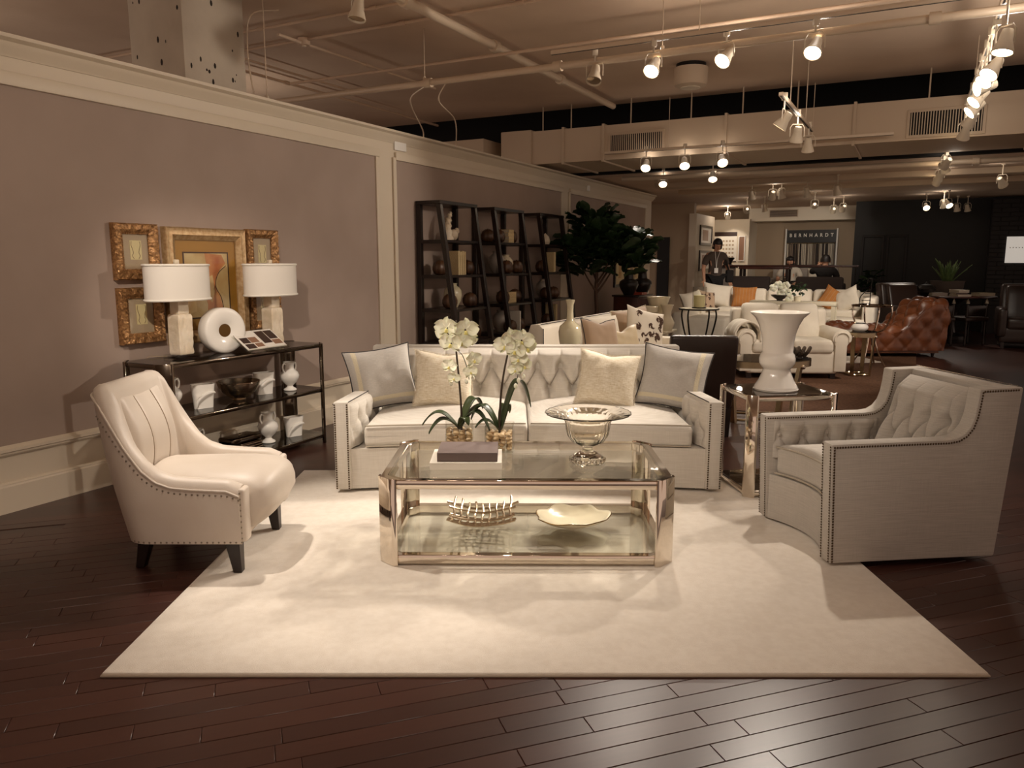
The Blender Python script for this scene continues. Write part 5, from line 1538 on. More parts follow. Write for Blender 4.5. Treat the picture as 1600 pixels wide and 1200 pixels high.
# ================================================================ WHITE SOFA BEHIND
def T_xy(a, b, z=0): return rloc(a, b, z)
s2 = thing('white_sofa', 'white upholstered sofa behind the tufted one, facing right', 'sofa', T_xy(4.85, 1.95), ROOM_RZ)
L2 = 1.10
MB().prism([(0.30, 0.08), (0.42, 0.08), (0.46, 0.80), (0.44, 0.86), (0.36, 0.87), (0.31, 0.83)], -L2, L2, 'x').build('back', 'cloth_white', s2, bevel=0.012)
for sx in (-1, 1):
    MB().soft((0.07, 0.42, 0.26), 0.04, 4, (sx * (L2 - 0.06), -0.02, 0.34)).build('arm', 'cloth_white', s2, ang=60)
    welt([(sx * L2, 0.31, 0.83), (sx * L2, 0.30, 0.1)], 'piping_dark', s2, 0.004)
welt([(-L2, 0.335, 0.868), (L2, 0.335, 0.868)], 'piping_dark', s2, 0.004)
MB().soft((L2 - 0.1, 0.39, 0.12), 0.03, 4, (0, -0.02, 0.2)).build('base', 'cloth_white', s2)
for sx in (-1, 1): MB().soft((0.48, 0.36, 0.08), 0.04, 5, (sx * 0.49, -0.07, 0.40)).build('seat_cushion', 'cloth_white', s2, ang=60)
for x in (-0.95, 0.95):
    for y in (-0.36, 0.36): MB().box(x - 0.025, y - 0.025, 0, x + 0.025, y + 0.025, 0.09).build('leg', 'leg_espresso', s2)
PW = 'pillows on the white sofa behind'
def rp_(tilt, roll, yaw): return (R(tilt), R(roll), ROOM_RZ + R(yaw))
pillow('taupe pillow at the near end of the white sofa behind the cream bottle', 0.44, 0.42, 0.15, T_xy(4.35, 1.98, 0.48), rp_(-16, 4, -25), 'cloth_tan', 'piping_dark', group=PW, seed=31, chop=0.03)
pillow('shiny gold silk pillow with folded top on the white sofa behind', 0.40, 0.34, 0.14, T_xy(4.62, 2.10, 0.48), rp_(-18, -4, -40), 'cloth_silver', None, group=PW, seed=32, chop=0.05)
pillow('white pillow against the back of the white sofa behind', 0.50, 0.40, 0.15, T_xy(4.85, 1.82, 0.49), rp_(-14, 0, -20), 'cloth_white', None, group=PW, seed=33)
pillow('cream pillow with dark embroidered scrolls on the white sofa behind', 0.48, 0.48, 0.15, T_xy(5.25, 2.08, 0.48), rp_(-18, 14, -38), 'cloth_white', None, group=PW, seed=34, motif=14)
pillow('taupe pillow behind the embroidered one near the far arm', 0.50, 0.46, 0.14, T_xy(5.55, 1.92, 0.48), rp_(-16, -6, -30), 'cloth_tan', 'braid_cream', group=PW, seed=35)
# glass sofa table with the cream bottle vase
gt = thing('sofa_table', 'narrow chrome and glass table directly behind the tufted sofa', 'table', (0.62, 6.02, 0))
MB().box(-0.36, -0.17, 0.70, 0.36, 0.17, 0.712).build('glass_top', 'smoked_glass', gt, bevel=0.003, seg=1)
MB().ring([(-0.37, -0.18), (0.37, -0.18), (0.37, 0.18), (-0.37, 0.18)], [(-0.35, -0.16), (0.35, -0.16), (0.35, 0.16), (-0.35, 0.16)], 0.675, 0.70).build('apron', 'dark_chrome', gt)
for x in (-0.355, 0.355):
    for y in (-0.165, 0.165): MB().box(x - 0.014, y - 0.014, 0, x + 0.014, y + 0.014, 0.70).build('leg', 'dark_chrome', gt)
vase('tall cream bottle vase with long neck behind the tufted sofa', (0.455, 6.02, 0.712), [(0.001, 0), (0.065, 0), (0.07, 0.01), (0.085, 0.10), (0.09, 0.16), (0.08, 0.205), (0.045, 0.235), (0.028, 0.255), (0.024, 0.32), (0.026, 0.37), (0.036, 0.405), (0.038, 0.41), (0.030, 0.408), (0.018, 0.36), (0.001, 0.30)], 'celadon', name='bottle_vase')
# dark leather chair seen from behind
dc = thing('leather_chair', 'dark brown leather chair seen from behind right of the tufted sofa', 'chair', (1.53, 6.22, 0), R(-4))
def dcb(x, y, z): return (x * (1 - 0.06 * max(0, -z / 0.3)), y - 0.10 * ((z + 0.3) / 0.6) + 0.05, z)
MB().soft((0.265, 0.055, 0.30), 0.03, 5, (0, -0.12, 0.54), dcb).build('backrest', 'leather_dark', dc, ang=50)
MB().soft((0.275, 0.28, 0.085), 0.04, 5, (0, 0.17, 0.38)).build('seat', 'leather_dark', dc, ang=50)
MB().box(-0.25, -0.08, 0.24, 0.25, 0.42, 0.30).build('seat_rail', 'leather_dark', dc)
for x in (-0.23, 0.23):
    for y in (-0.06, 0.40): MB().hexa([(x - 0.015, y - 0.015, 0), (x + 0.015, y - 0.015, 0), (x + 0.015, y + 0.015, 0), (x - 0.015, y + 0.015, 0)], [(x - 0.025, y - 0.025, 0.26), (x + 0.025, y - 0.025, 0.26), (x + 0.025, y + 0.025, 0.26), (x - 0.025, y + 0.025, 0.26)]).build('leg', 'leg_espresso', dc)

# ================================================================ CABINET BY THE WALL
cb = thing('mahogany_cabinet', 'low dark mahogany cabinet with reeded side beside the fig tree', 'cabinet', T_xy(9.23, 0.60), ROOM_RZ)
MB().box(-0.33, -0.20, 0.06, 0.33, 0.20, 0.88).build('body', 'mahogany', cb, bevel=0.005)
MB().box(-0.35, -0.22, 0.88, 0.35, 0.22, 0.905).build('top', 'espresso_wood', cb, bevel=0.004)
for k in range(10): MB().tube([(-0.30 + 0.066 * k, -0.202, 0.10), (-0.30 + 0.066 * k, -0.202, 0.84)], 0.016, 8).build('reed', 'mahogany', cb)
MB().box(-0.33, -0.20, 0, 0.33, 0.20, 0.06).build('plinth', 'espresso_wood', cb)
BJ = [(0.001, 0), (0.075, 0), (0.08, 0.015), (0.125, 0.09), (0.150, 0.155), (0.140, 0.205), (0.10, 0.235), (0.075, 0.245), (0.068, 0.30), (0.066, 0.345), (0.085, 0.37), (0.088, 0.38), (0.07, 0.382), (0.055, 0.34), (0.001, 0.3)]
vase('black wide shouldered jar at the left on the mahogany cabinet', T_xy(9.02, 0.60, 0.905), BJ, 'black_ceramic', group='black jars', name='black_jar')
vase('black wide shouldered jar at the far right behind the cabinet tray', T_xy(9.50, 0.66, 0.905), BJ, 'black_ceramic', group='black jars', name='black_jar')
tr = thing('lacquer_tray', 'red lacquer tray on the mahogany cabinet', 'tray', T_xy(9.22, 0.70, 0.905), ROOM_RZ)
MB().ring([(-0.12, -0.09), (0.12, -0.09), (0.12, 0.09), (-0.12, 0.09)], [(-0.11, -0.08), (0.11, -0.08), (0.11, 0.08), (-0.11, 0.08)], 0, 0.035).build('rim', 'red_lacquer', tr)
MB().box(-0.11, -0.08, 0.002, 0.11, 0.08, 0.012).build('base', 'red_lacquer', tr)
fl = thing('slender_lamp', 'slender brass lamp with flat pale shade between the black jars', 'lamp', T_xy(9.30, 0.60, 0.905), 0)
MB().lathe([(0.06, 0), (0.06, 0.015), (0.015, 0.03), (0.04, 0.09), (0.05, 0.12), (0.03, 0.16), (0.008, 0.18)], 18).build('base', 'red_lacquer', fl)
MB().tube([(0, 0, 0.17), (0, 0, 0.54)], 0.008, 8).build('pole', 'bone_ceramic', fl)
MB().lathe([(0.14, 0.50), (0.145, 0.505), (0.05, 0.57), (0.03, 0.575)], 24, cap=False).build('shade', 'shade_cloth', fl)
def plainframe(label, a0, a1, z0, z1, fm, am, face='wall', group='dark framed pictures far back', base=None, wd=0.05):
    w, hgt = a1 - a0, z1 - z0
    if face == 'wall': t = thing('framed_picture', label, 'picture', T_xy((a0 + a1) / 2, 0.007, z0), ROOM_RZ, group)
    elif face == 'part': t = thing('framed_picture', label, 'picture', T_xy((a0 + a1) / 2, 0.162, z0), ROOM_RZ, group)
    else: t = thing('framed_picture', label, 'picture', T_xy(base, (a0 + a1) / 2, z0), ROOM_RZ - PI / 2, group)
    mb = MB()
    for bx in ((-w / 2, 0, w / 2, wd), (-w / 2, hgt - wd, w / 2, hgt), (-w / 2, wd, -w / 2 + wd, hgt - wd), (w / 2 - wd, wd, w / 2, hgt - wd)):
        mb.box(bx[0], -0.03, bx[1], bx[2], 0, bx[3])
    mb.build('frame', fm, t)
    MB().box(-w / 2 + wd, -0.012, wd, w / 2 - wd, 0, hgt - wd).build('print', am, t)
    return t
p_ = plainframe('large dark framed print on the wall behind the fig tree', 9.95, 11.3, 0.98, 2.0, 'espresso_wood', 'print_paper')
for k in range(5):
    MB().box(-0.45 + 0.2 * k, -0.014, 0.15 + 0.1 * (k % 2), -0.32 + 0.2 * k, -0.012, 0.45 + 0.12 * k).build('print_shape', ('paint_ochre', 'mat_board')[k % 2], p_)

# ================================================================ WHITE VASES ON A PEDESTAL TABLE, IRON TABLE
pt = thing('pedestal_table', 'pale square side table holding the bone white vases', 'side table', T_xy(7.1, 1.62), ROOM_RZ)
MB().box(-0.25, -0.22, 0.53, 0.25, 0.22, 0.56).build('top', 'bone_ceramic', pt, bevel=0.005)
MB().box(-0.16, -0.14, 0.04, 0.16, 0.14, 0.53).build('pedestal', 'bone_ceramic', pt, bevel=0.005)
MB().box(-0.20, -0.18, 0, 0.20, 0.18, 0.04).build('foot', 'bone_ceramic', pt, bevel=0.005)
VG = 'bone white vases on the side table'
HG = [(0.001, 0), (0.09, 0), (0.092, 0.01), (0.07, 0.06), (0.06, 0.11), (0.075, 0.17), (0.10, 0.24), (0.12, 0.32), (0.142, 0.385), (0.145, 0.39), (0.13, 0.385), (0.10, 0.30), (0.001, 0.25)]
vase('tallest flared bone white vase in the group', T_xy(7.22, 1.62, 0.56), HG, 'bone_ceramic', group=VG, name='flared_vase', s=1.05)
vase('straight bone white vase with banded rim, left in the group', T_xy(6.98, 1.58, 0.56), [(0.001, 0), (0.08, 0), (0.085, 0.01), (0.085, 0.22), (0.105, 0.235), (0.107, 0.30), (0.10, 0.305), (0.08, 0.30), (0.07, 0.2), (0.001, 0.1)], 'bone_ceramic', group=VG, name='banded_vase')
vase('hourglass bone white vase, right in the group', T_xy(7.08, 1.78, 0.56), [(0.001, 0), (0.07, 0), (0.09, 0.06), (0.095, 0.10), (0.07, 0.15), (0.05, 0.19), (0.055, 0.24), (0.075, 0.30), (0.08, 0.32), (0.07, 0.318), (0.04, 0.2), (0.001, 0.15)], 'bone_ceramic', group=VG, name='hourglass_vase')
it = thing('iron_side_table', 'round wrought iron side table with bowed legs and knotted stretcher', 'side table', T_xy(7.48, 2.08), 0)
MB().lathe([(0.001, 0.81), (0.24, 0.81), (0.245, 0.818), (0.24, 0.826), (0.001, 0.826)], 30).build('top', 'bone_ceramic', it)
MB().tube([(0.245 * math.cos(2 * PI * k / 28), 0.245 * math.sin(2 * PI * k / 28), 0.815) for k in range(28)], 0.011, 6, closed=True).build('rim', 'black_metal', it)
for k in range(4):
    a = PI / 4 + k * PI / 2
    MB().tube([(r * math.cos(a), r * math.sin(a), z) for r, z in [(p.x, p.z) for p in smoothpath([(0.24, 0, 0.81), (0.25, 0, 0.70), (0.18, 0, 0.45), (0.08, 0, 0.36), (0.14, 0, 0.2), (0.22, 0, 0.02)], 5)]], 0.011, 7).build('leg', 'black_metal', it)
    MB().tube([(0.08 * math.cos(a + q) + 0.05 * math.cos(a + 3 * q), 0.08 * math.sin(a + q) + 0.05 * math.sin(a + 3 * q), 0.37 + 0.02 * math.sin(4 * q)) for q in [k2 * 2 * PI / 16 for k2 in range(16)]], 0.008, 6, closed=True).build('scroll', 'black_metal', it)
hc = thing('hurricane_candle', 'glass hurricane with a pale pillar candle on the iron table', 'candle', T_xy(7.48, 2.08, 0.826), 0)
MB().lathe([(0.09, 0), (0.09, 0.012), (0.001, 0.013)], 24).build('base', 'black_metal', hc)
MB().lathe([(0.001, 0.013), (0.068, 0.013), (0.07, 0.16), (0.066, 0.165), (0.001, 0.162)], 24).build('pillar', 'candle_wax', hc)
MB().lathe([(0.086, 0.012), (0.086, 0.27), (0.083, 0.27), (0.083, 0.012)], 24, cap=False).build('chimney', 'clear_glass', hc)

# ================================================================ CREAM LOVESEAT
lv = thing('roll_arm_loveseat', 'cream roll arm loveseat partly hidden by the white urn', 'loveseat', (3.42, 9.62, 0), R(-4))
def roll_arm(t, x, m='cloth_white'):
    pr = [(0, 0.10)] + [(0.0 + 0.0, 0.42)] + [(0.075 - 0.115 * math.cos(a), 0.50 + 0.115 * math.sin(a)) for a in [PI * 1.15 * k / 12 - 0.2 for k in range(13)]] + [(0.14, 0.42), (0.14, 0.10)]
    arm = MB().prism([(x + p[0] - 0.07, p[1]) for p in pr], -0.42, 0.38, 'y').build('arm', m, t, bevel=0.012)
    welt([(x + 0.005 + 0.085 * math.cos(a), -0.424, 0.49 + 0.085 * math.sin(a)) for a in [-0.3 + (PI + 0.6) * k / 14 for k in range(15)]], m, arm, 0.012)
for x in (-0.56, 0.56): roll_arm(lv, x)
MB().soft((0.54, 0.38, 0.14), 0.03, 4, (0, -0.01, 0.21)).build('base', 'cloth_white', lv)
MB().soft((0.60, 0.09, 0.34), 0.05, 4, (0, 0.36, 0.48)).build('back', 'cloth_white', lv)
for sx in (-1, 1):
    MB().soft((0.24, 0.34, 0.085), 0.05, 5, (sx * 0.245, -0.08, 0.40)).build('seat_cushion', 'cloth_white', lv, ang=60)
    MB().soft((0.235, 0.09, 0.23), 0.07, 5, (sx * 0.245, 0.23, 0.66), lambda x, y, z: (x, y + 0.10 * (z / 0.23), z)).build('back_cushion', 'cloth_white', lv, ang=60)
for x in (-0.5, 0.5):
    for y in (-0.33, 0.33): MB().box(x - 0.03, y - 0.03, 0, x + 0.03, y + 0.03, 0.08).build('leg', 'leg_espresso', lv)
tb = thing('draped_throw', 'white folded throw draped over the loveseat left arm', 'throw', (2.80, 9.55, 0.60), R(-4))
def thr(u, v):
    s = -0.34 + 0.68 * u
    a = s / 0.155
    r = 0.150 + 0.012 * math.sin(v * 14 + u * 3)
    if abs(s) < 0.2: x, z = r * math.sin(a), 0.045 + r * (math.cos(a) - 0.62)
    else:
        sg = 1 if s > 0 else -1
        x, z = sg * (r * math.sin(0.2 / 0.155) + 0.012), 0.045 + r * (math.cos(0.2 / 0.155) - 0.62) - (abs(s) - 0.2)
    return (x + 0.075, -0.30 + 0.5 * v, z)
o = MB().grid(thr, 24, 18).build('cloth', 'cloth_white', tb, ang=70)
o.modifiers.new('thick', 'SOLIDIFY').thickness = 0.02

# ================================================================ CHAMPAGNE METAL TABLES
def metal_table(label, loc, rx, ry, H, name='metal_table'):
    t = thing(name, label, 'side table', loc)
    MB().lathe([(0.001, H - 0.012), (1, H - 0.012), (1, H), (0.001, H)], 36, sx=rx, sy=ry).build('top', 'smoked_glass', t)
    MB().ring([(rx * math.cos(2 * PI * k / 36), ry * math.sin(2 * PI * k / 36)) for k in range(36)], [((rx - 0.015) * math.cos(2 * PI * k / 36), (ry - 0.015) * math.sin(2 * PI * k / 36)) for k in range(36)], H - 0.065, H - 0.008).build('apron', 'champagne_metal', t)
    for k in range(4):
        a = PI / 4 + k * PI / 2
        c, s = math.cos(a), math.sin(a)
        def pos(r, z, w): return [(rx * r * c - s * w, ry * r * s + c * w, z), (rx * r * c + s * w, ry * r * s - c * w, z)]
        b = pos(0.98, H - 0.03, 0.026); bt = pos(0.80, 0.0, 0.022); b2 = pos(0.90, H - 0.03, 0.026); bt2 = pos(0.72, 0, 0.022)
        MB().hexa([bt[0], bt[1], bt2[1], bt2[0]], [b[0], b[1], b2[1], b2[0]]).build('leg', 'champagne_metal', t)
        MB().ball((rx * 1.0 * c, ry * 1.0 * s, H - 0.06), 0.022, 10, 6).build('rosette', 'chrome', t)
    MB().tube([(rx * 0.74 * math.cos(PI / 4 + PI * k / 2 + q) * (0.55 + 0.45 * abs(math.cos(2 * q))), ry * 0.74 * math.sin(PI / 4 + PI * k / 2 + q) * (0.55 + 0.45 * abs(math.cos(2 * q))), 0.025) for k in range(4) for q in [j * PI / 16 for j in range(8)]], 0.012, 6, closed=True).build('stretcher', 'champagne_metal', t)
    return t
metal_table('oval champagne metal table just behind the white urn', (2.22, 6.85, 0), 0.46, 0.28, 0.565)
metal_table('small champagne metal side table beside the rust leather chaise', (4.33, 9.55, 0), 0.20, 0.20, 0.56)
ft = thing('fur_throw', 'small bundle of dark fur on the oval metal table', 'fur', (2.50, 6.82, 0.565), 0)
rn = random.Random(6)
fb = MB()
for k in range(9): fb.ball((rn.uniform(-0.09, 0.09), rn.uniform(-0.06, 0.06), 0.03 + rn.uniform(0, 0.04)), (rn.uniform(0.03, 0.06), 0.04, 0.03), 10, 7)
fb.build('bundle', 'fur_dark', ft)
for k in range(5): MB().tube(smoothpath([(-0.11 + 0.05 * k, -0.05, 0.02), (-0.09 + 0.05 * k, -0.08, 0.06), (-0.05 + 0.05 * k, -0.03, 0.095), (-0.03 + 0.05 * k, 0.05, 0.06)], 4), 0.016, 7).build('fold', 'fur_dark', ft)
wp_ = vase('squat white pot with dark ring on the small metal table', (4.33, 9.55, 0.56), [(0.001, 0), (0.06, 0), (0.095, 0.025), (0.10, 0.055), (0.08, 0.085), (0.05, 0.095), (0.055, 0.11), (0.045, 0.11), (0.001, 0.09)], 'porcelain', name='squat_pot')
MB().tube([(0.05 * math.cos(2 * PI * k / 20), 0.05 * math.sin(2 * PI * k / 20), 0.096) for k in range(20)], 0.007, 6, closed=True).build('ring', 'black_metal', wp_)
wb = thing('wire_stand', 'wire framed bowl stand with ladder ornament behind the small metal table', 'stand', (4.84, 10.35, 0), 0)
MB().tube([(0.25 * math.cos(2 * PI * k / 28), 0.25 * math.sin(2 * PI * k / 28), 0.83) for k in range(28)], 0.012, 6, closed=True).build('rim', 'chrome', wb)
MB().lathe([(0.001, 0.818), (0.245, 0.818), (0.245, 0.826), (0.001, 0.826)], 28).build('glass_top', 'clear_glass', wb)
for k in range(4):
    a = PI / 4 + k * PI / 2
    MB().tube([(p.x * math.cos(a), p.x * math.sin(a), p.z) for p in smoothpath([(0.25, 0, 0.83), (0.25, 0, 0.70), (0.17, 0, 0.52), (0.06, 0, 0.45), (0.10, 0, 0.25), (0.22, 0, 0.02)], 5)], 0.011, 7).build('leg', 'chrome', wb)
ld = thing('ladder_ornament', 'black spiral wire ladder ornament standing on the wire stand', 'ornament', (4.76, 10.35, 0.826), 0)
MB().tube([(0.04, 0, 0), (0.05, 0, 0.36)], 0.006, 6).tube(smoothpath([(-0.10, 0, 0), (-0.09, 0, 0.12), (-0.02, 0, 0.19), (0.05, 0, 0.20)], 5), 0.006, 6).build('frame', 'black_metal', ld)
for k in range(5): MB().tube([(-0.09 + 0.02 * k, 0, 0.03 + 0.045 * k), (0.05, 0, 0.03 + 0.045 * k)], 0.005, 6).build('rung', 'black_metal', ld)
MB().tube([(0.05, 0, 0.36), (0.0, 0, 0.37), (-0.01, 0, 0.30)], 0.006, 6).build('hook', 'black_metal', ld)

# ================================================================ RUST LEATHER CHAISE
ch = thing('tufted_chaise', 'rust brown tufted leather chaise longue with rolled headrest', 'chaise', (5.72, 11.75, 0), 0)
def dia(u, v, s): 
    p, q = (u + v) / s, (u - v) / s
    return (abs(math.sin(PI * p / 2)) * abs(math.sin(PI * q / 2))) ** 0.55
path = smoothpath([(-0.95, 0, 0.30), (-0.90, 0, 0.42), (-0.6, 0, 0.44), (-0.2, 0, 0.40), (0.05, 0, 0.42), (0.22, 0, 0.56), (0.36, 0, 0.72), (0.50, 0, 0.81), (0.66, 0, 0.81), (0.76, 0, 0.72), (0.76, 0, 0.55), (0.70, 0, 0.35), (0.66, 0, 0.16)], 14)
cum = [0]
for i in range(1, len(path)): cum.append(cum[-1] + (path[i] - path[i - 1]).length)
def chf(u, v):
    i = min(len(path) - 1, round(u * (len(path) - 1)))
    t_ = (path[min(i + 1, len(path) - 1)] - path[max(0, i - 1)]).normalized()
    n_ = Vector((-t_.z, 0, t_.x))
    w = -0.36 + 0.72 * v
    e = min(1, min(v, 1 - v) * 10) ** 0.5
    hgt = (0.075 * dia(cum[i], w, 0.145)) * e - 0.05 * (1 - e)
    p = path[i] + n_ * hgt
    return (p.x, w, p.z)
MB().grid(chf, len(path) - 1, 48).build('tufted_cover', 'leather_rust', ch, ang=75)
sidepts = [(p.x, p.z) for p in path[::6]] + [(-0.85, 0.10)]
for sg in (-1, 1):
    def sfn(u, v, sg=sg):
        i = min(len(path) - 1, round(u * (len(path) - 1)))
        top = path[i]
        zb = 0.10
        z = zb + (top.z - 0.03 - zb) * v
        x = top.x * (0.94 + 0.06 * v)
        return (x, sg * (0.345 + 0.03 * dia(x, z, 0.145)), z)
    MB().grid(sfn, len(path) - 1, 14).build('side_cover', 'leather_rust', ch, ang=75)
MB().box(-0.82, -0.33, 0.06, 0.66, 0.33, 0.16).build('base', 'leather_rust', ch)
for x in (-0.75, 0.6):
    for y in (-0.28, 0.28): MB().lathe([(0.015, 0), (0.03, 0.06)], 8, c=(x, y, 0)).build('leg', 'leg_espresso', ch)
fr_ = thing('shaggy_mat', 'small cream shaggy mat on the floor left of the chaise', 'mat', (4.78, 11.0, 0.0), R(5))
def shag(u, v): return (-0.4 + 0.8 * u, -0.3 + 0.6 * v, 0.035 + 0.012 * noise.noise(Vector((u * 14, v * 14, 0))) - 0.02 * (1 - min(1, 12 * min(u, 1 - u, v, 1 - v))))
MB().grid(shag, 40, 30).box(-0.4, -0.3, 0, 0.4, 0.3, 0.012).build('pile', 'rug_wool', fr_, kind='stuff')

# ================================================================ SECTIONAL
se = thing('sectional_sofa', 'large white sectional sofa with low back far behind the urn', 'sectional sofa', T_xy(12.9, 2.4), ROOM_RZ)
MB().soft((0.10, 1.45, 0.38), 0.05, 5, (0.40, 0, 0.47)).build('back', 'cloth_white', se)
MB().soft((0.42, 1.40, 0.19), 0.04, 5, (-0.05, 0, 0.24)).build('base', 'cloth_white', se)
for k in range(3): MB().soft((0.36, 0.40, 0.08), 0.05, 4, (-0.08, -0.83 + 0.83 * k, 0.48)).build('seat_cushion', 'cloth_white', se)
for k in range(3): MB().soft((0.09, 0.40, 0.20), 0.06, 4, (0.24, -0.83 + 0.83 * k, 0.70)).build('back_cushion', 'cloth_white', se)
MB().soft((0.75, 0.10, 0.36), 0.05, 4, (-0.45, -1.45, 0.45)).build('return_back', 'cloth_white', se)
MB().soft((0.50, 0.30, 0.19), 0.05, 4, (-0.85, -1.12, 0.26)).build('return_seat', 'cloth_white', se)
MB().soft((1.25, 0.11, 0.27), 0.06, 4, (-1.2, 1.42, 0.30)).build('arm', 'cloth_white', se)
MB().soft((1.10, 0.36, 0.20), 0.06, 4, (-1.2, 1.0, 0.28)).build('chaise_seat', 'cloth_white', se)
PS = 'pillows on the far sectional'
RZB = ROOM_RZ - PI / 2
def rq(tilt, roll, yaw): return (R(tilt), R(roll), RZB + R(yaw))
pillow('orange striped square pillow on the far sectional, left one', 0.46, 0.40, 0.15, T_xy(12.72, 1.62, 0.55), rq(-14, 0, 0), 'cloth_orange', None, group=PS, seed=41, stripes=7)
pillow('orange pillow tilted on its corner at the right of the far sectional', 0.42, 0.42, 0.14, T_xy(12.72, 3.08, 0.55), rq(-14, 30, 0), 'cloth_orange', None, group=PS, seed=42, stripes=6)
pillow('plump white pillow beside the orange striped one', 0.56, 0.46, 0.20, T_xy(12.70, 1.10, 0.55), rq(-18, 8, 20), 'cloth_white', None, group=PS, seed=43)
pillow('white pillow leaning on the left end of the far sectional', 0.50, 0.40, 0.18, T_xy(11.4, 1.05, 0.50), rq(-18, -8, 60), 'cloth_white', None, group=PS, seed=44)
pillow('white tilted pillow at the right corner of the far sectional', 0.46, 0.42, 0.15, T_xy(12.60, 3.50, 0.55), rq(-16, -25, -20), 'cloth_white', None, group=PS, seed=45)
pillow('dark patterned pillow on the near left of the far sectional', 0.40, 0.38, 0.14, T_xy(11.9, 1.12, 0.52), rq(-18, 10, 50), 'cloth_tan', None, group=PS, seed=46, motif=8)
# console in front of the sectional with orchid and plant
cn = thing('pale_console', 'pale wood console table in front of the far sectional', 'console table', T_xy(11.25, 2.72), RZB)
MB().box(-0.68, -0.18, 0.70, 0.68, 0.18, 0.76).build('top', 'bone_ceramic', cn, bevel=0.005)
for x in (-0.64, 0.64):
    for y in (-0.14, 0.14): MB().box(x - 0.03, y - 0.03, 0, x + 0.03, y + 0.03, 0.70).build('leg', 'bone_ceramic', cn)
for x in (-0.2, 0.3): MB().box(x - 0.2, -0.17, 0.1, x + 0.2, -0.15, 0.68).build('panel', 'bone_ceramic', cn)
ob = thing('orchid_bowl', 'white moth orchid spray in a low dark bowl on the pale console', 'orchid', T_xy(11.25, 2.50, 0.76), RZB)
MB().lathe([(0.001, 0), (0.05, 0), (0.05, 0.02), (0.14, 0.08), (0.15, 0.10), (0.13, 0.10), (0.001, 0.06)], 20).build('bowl', 'espresso_wood', ob)
MB().tube(smoothpath([(0, 0, 0.08), (-0.03, 0, 0.2), (0.02, 0, 0.28), (0.12, 0, 0.22), (0.16, 0, 0.12)], 5), 0.007, 6).build('stem', 'leaf_orchid', ob)
rn = random.Random(8)
for (x, z) in ((-0.10, 0.22), (-0.02, 0.27), (0.05, 0.20), (0.10, 0.26), (0.13, 0.14), (0.16, 0.05), (0.02, 0.12)):
    f = MB()
    for a in range(5):
        q = a * 2 * PI / 5
        f.ball((x + 0.035 * math.cos(q), -0.06 + rn.uniform(-0.01, 0.01), z + 0.035 * math.sin(q)), (0.038, 0.010, 0.034), 8, 5)
    f.build('flower', 'petal_white', ob)
pl = thing('small_plant', 'small dark leafed plant right of the orchid on the pale console', 'plant', T_xy(11.25, 2.78, 0.76), 0)
MB().lathe([(0.001, 0), (0.05, 0), (0.06, 0.08), (0.05, 0.08), (0.001, 0.06)], 14).build('pot', 'bone_ceramic', pl)
lm = MB().grid(lambda u, v: (0.10 * u, (v - 0.5) * 0.05 * math.sin(PI * min(1, 0.08 + 0.9 * u)), 0.03 * math.sin(u * 3)), 4, 2).mesh('leaf', 'leaf_fig')
for k in range(26):
    o = link('leaf', lm, pl); o.location = (rn.uniform(-0.10, 0.12), rn.uniform(-0.05, 0.05), 0.08 + rn.uniform(0, 0.18)); o.rotation_euler = (rn.uniform(-1, 1), rn.uniform(-1, 0.5), rn.uniform(0, 6.3))
# ================================================================ RAISED BACK AREA
PZ = 0.40
def dark_sofa(label, a, b, w):
    t = thing('charcoal_sofa', label, 'sofa', T_xy(a, b, PZ), RZB, 'charcoal sofas on the raised floor')
    MB().soft((w / 2, 0.09, 0.33), 0.05, 4, (0, -0.32, 0.37)).build('back', 'cloth_charcoal', t)
    MB().soft((w / 2 - 0.08, 0.34, 0.16), 0.04, 4, (0, 0.05, 0.24)).build('seat', 'cloth_charcoal', t)
    for sx in (-1, 1): MB().soft((0.08, 0.36, 0.26), 0.04, 4, (sx * (w / 2 - 0.08), 0.02, 0.30)).build('arm', 'cloth_charcoal', t)
    for x in (-w / 2 + 0.08, w / 2 - 0.08):
        for y in (-0.3, 0.3): MB().box(x - 0.02, y - 0.02, 0, x + 0.02, y + 0.02, 0.06).build('leg', 'leg_espresso', t)
dark_sofa('charcoal sofa back seen over the sectional, left of the pair', 15.1, 1.34, 0.84)
dark_sofa('charcoal sofa back seen over the sectional, with a man sitting in it', 15.1, 2.74, 0.92)
hr = thing('handrail', 'dark wooden handrail running along the raised floor', 'handrail', T_xy(14.25, 0.75, PZ), RZB)
MB().box(0, -0.025, 0.90, 2.75, 0.025, 0.94).build('rail', 'mahogany', hr, bevel=0.006)
for x in (0.03, 1.35, 2.70): MB().tube([(x, 0, 0), (x, 0, 0.90)], 0.012, 8).build('post', 'black_metal', hr)
bt = thing('bar_table', 'long dark counter table on the raised floor behind the sofas', 'table', T_xy(15.98, 1.45, PZ), RZB)
MB().box(-0.55, -0.25, 0.84, 0.55, 0.25, 0.90).build('top', 'mahogany', bt, bevel=0.006)
for x in (-0.5, 0.5):
    for y in (-0.2, 0.2): MB().box(x - 0.03, y - 0.03, 0, x + 0.03, y + 0.03, 0.84).build('leg', 'espresso_wood', bt)
gr = thing('grey_sofa', 'pale grey sofa against the back wall under the black sign', 'sofa', T_xy(17.4, 2.1, PZ), RZB)
MB().soft((0.75, 0.10, 0.40), 0.05, 4, (0, 0.32, 0.46)).build('back', 'marble_grey', gr)
MB().soft((0.75, 0.36, 0.20), 0.05, 4, (0, 0, 0.26)).build('seat', 'marble_grey', gr)
for sx in (-1, 1): MB().soft((0.09, 0.38, 0.28), 0.05, 4, (sx * 0.72, 0, 0.33)).build('arm', 'marble_grey', gr)
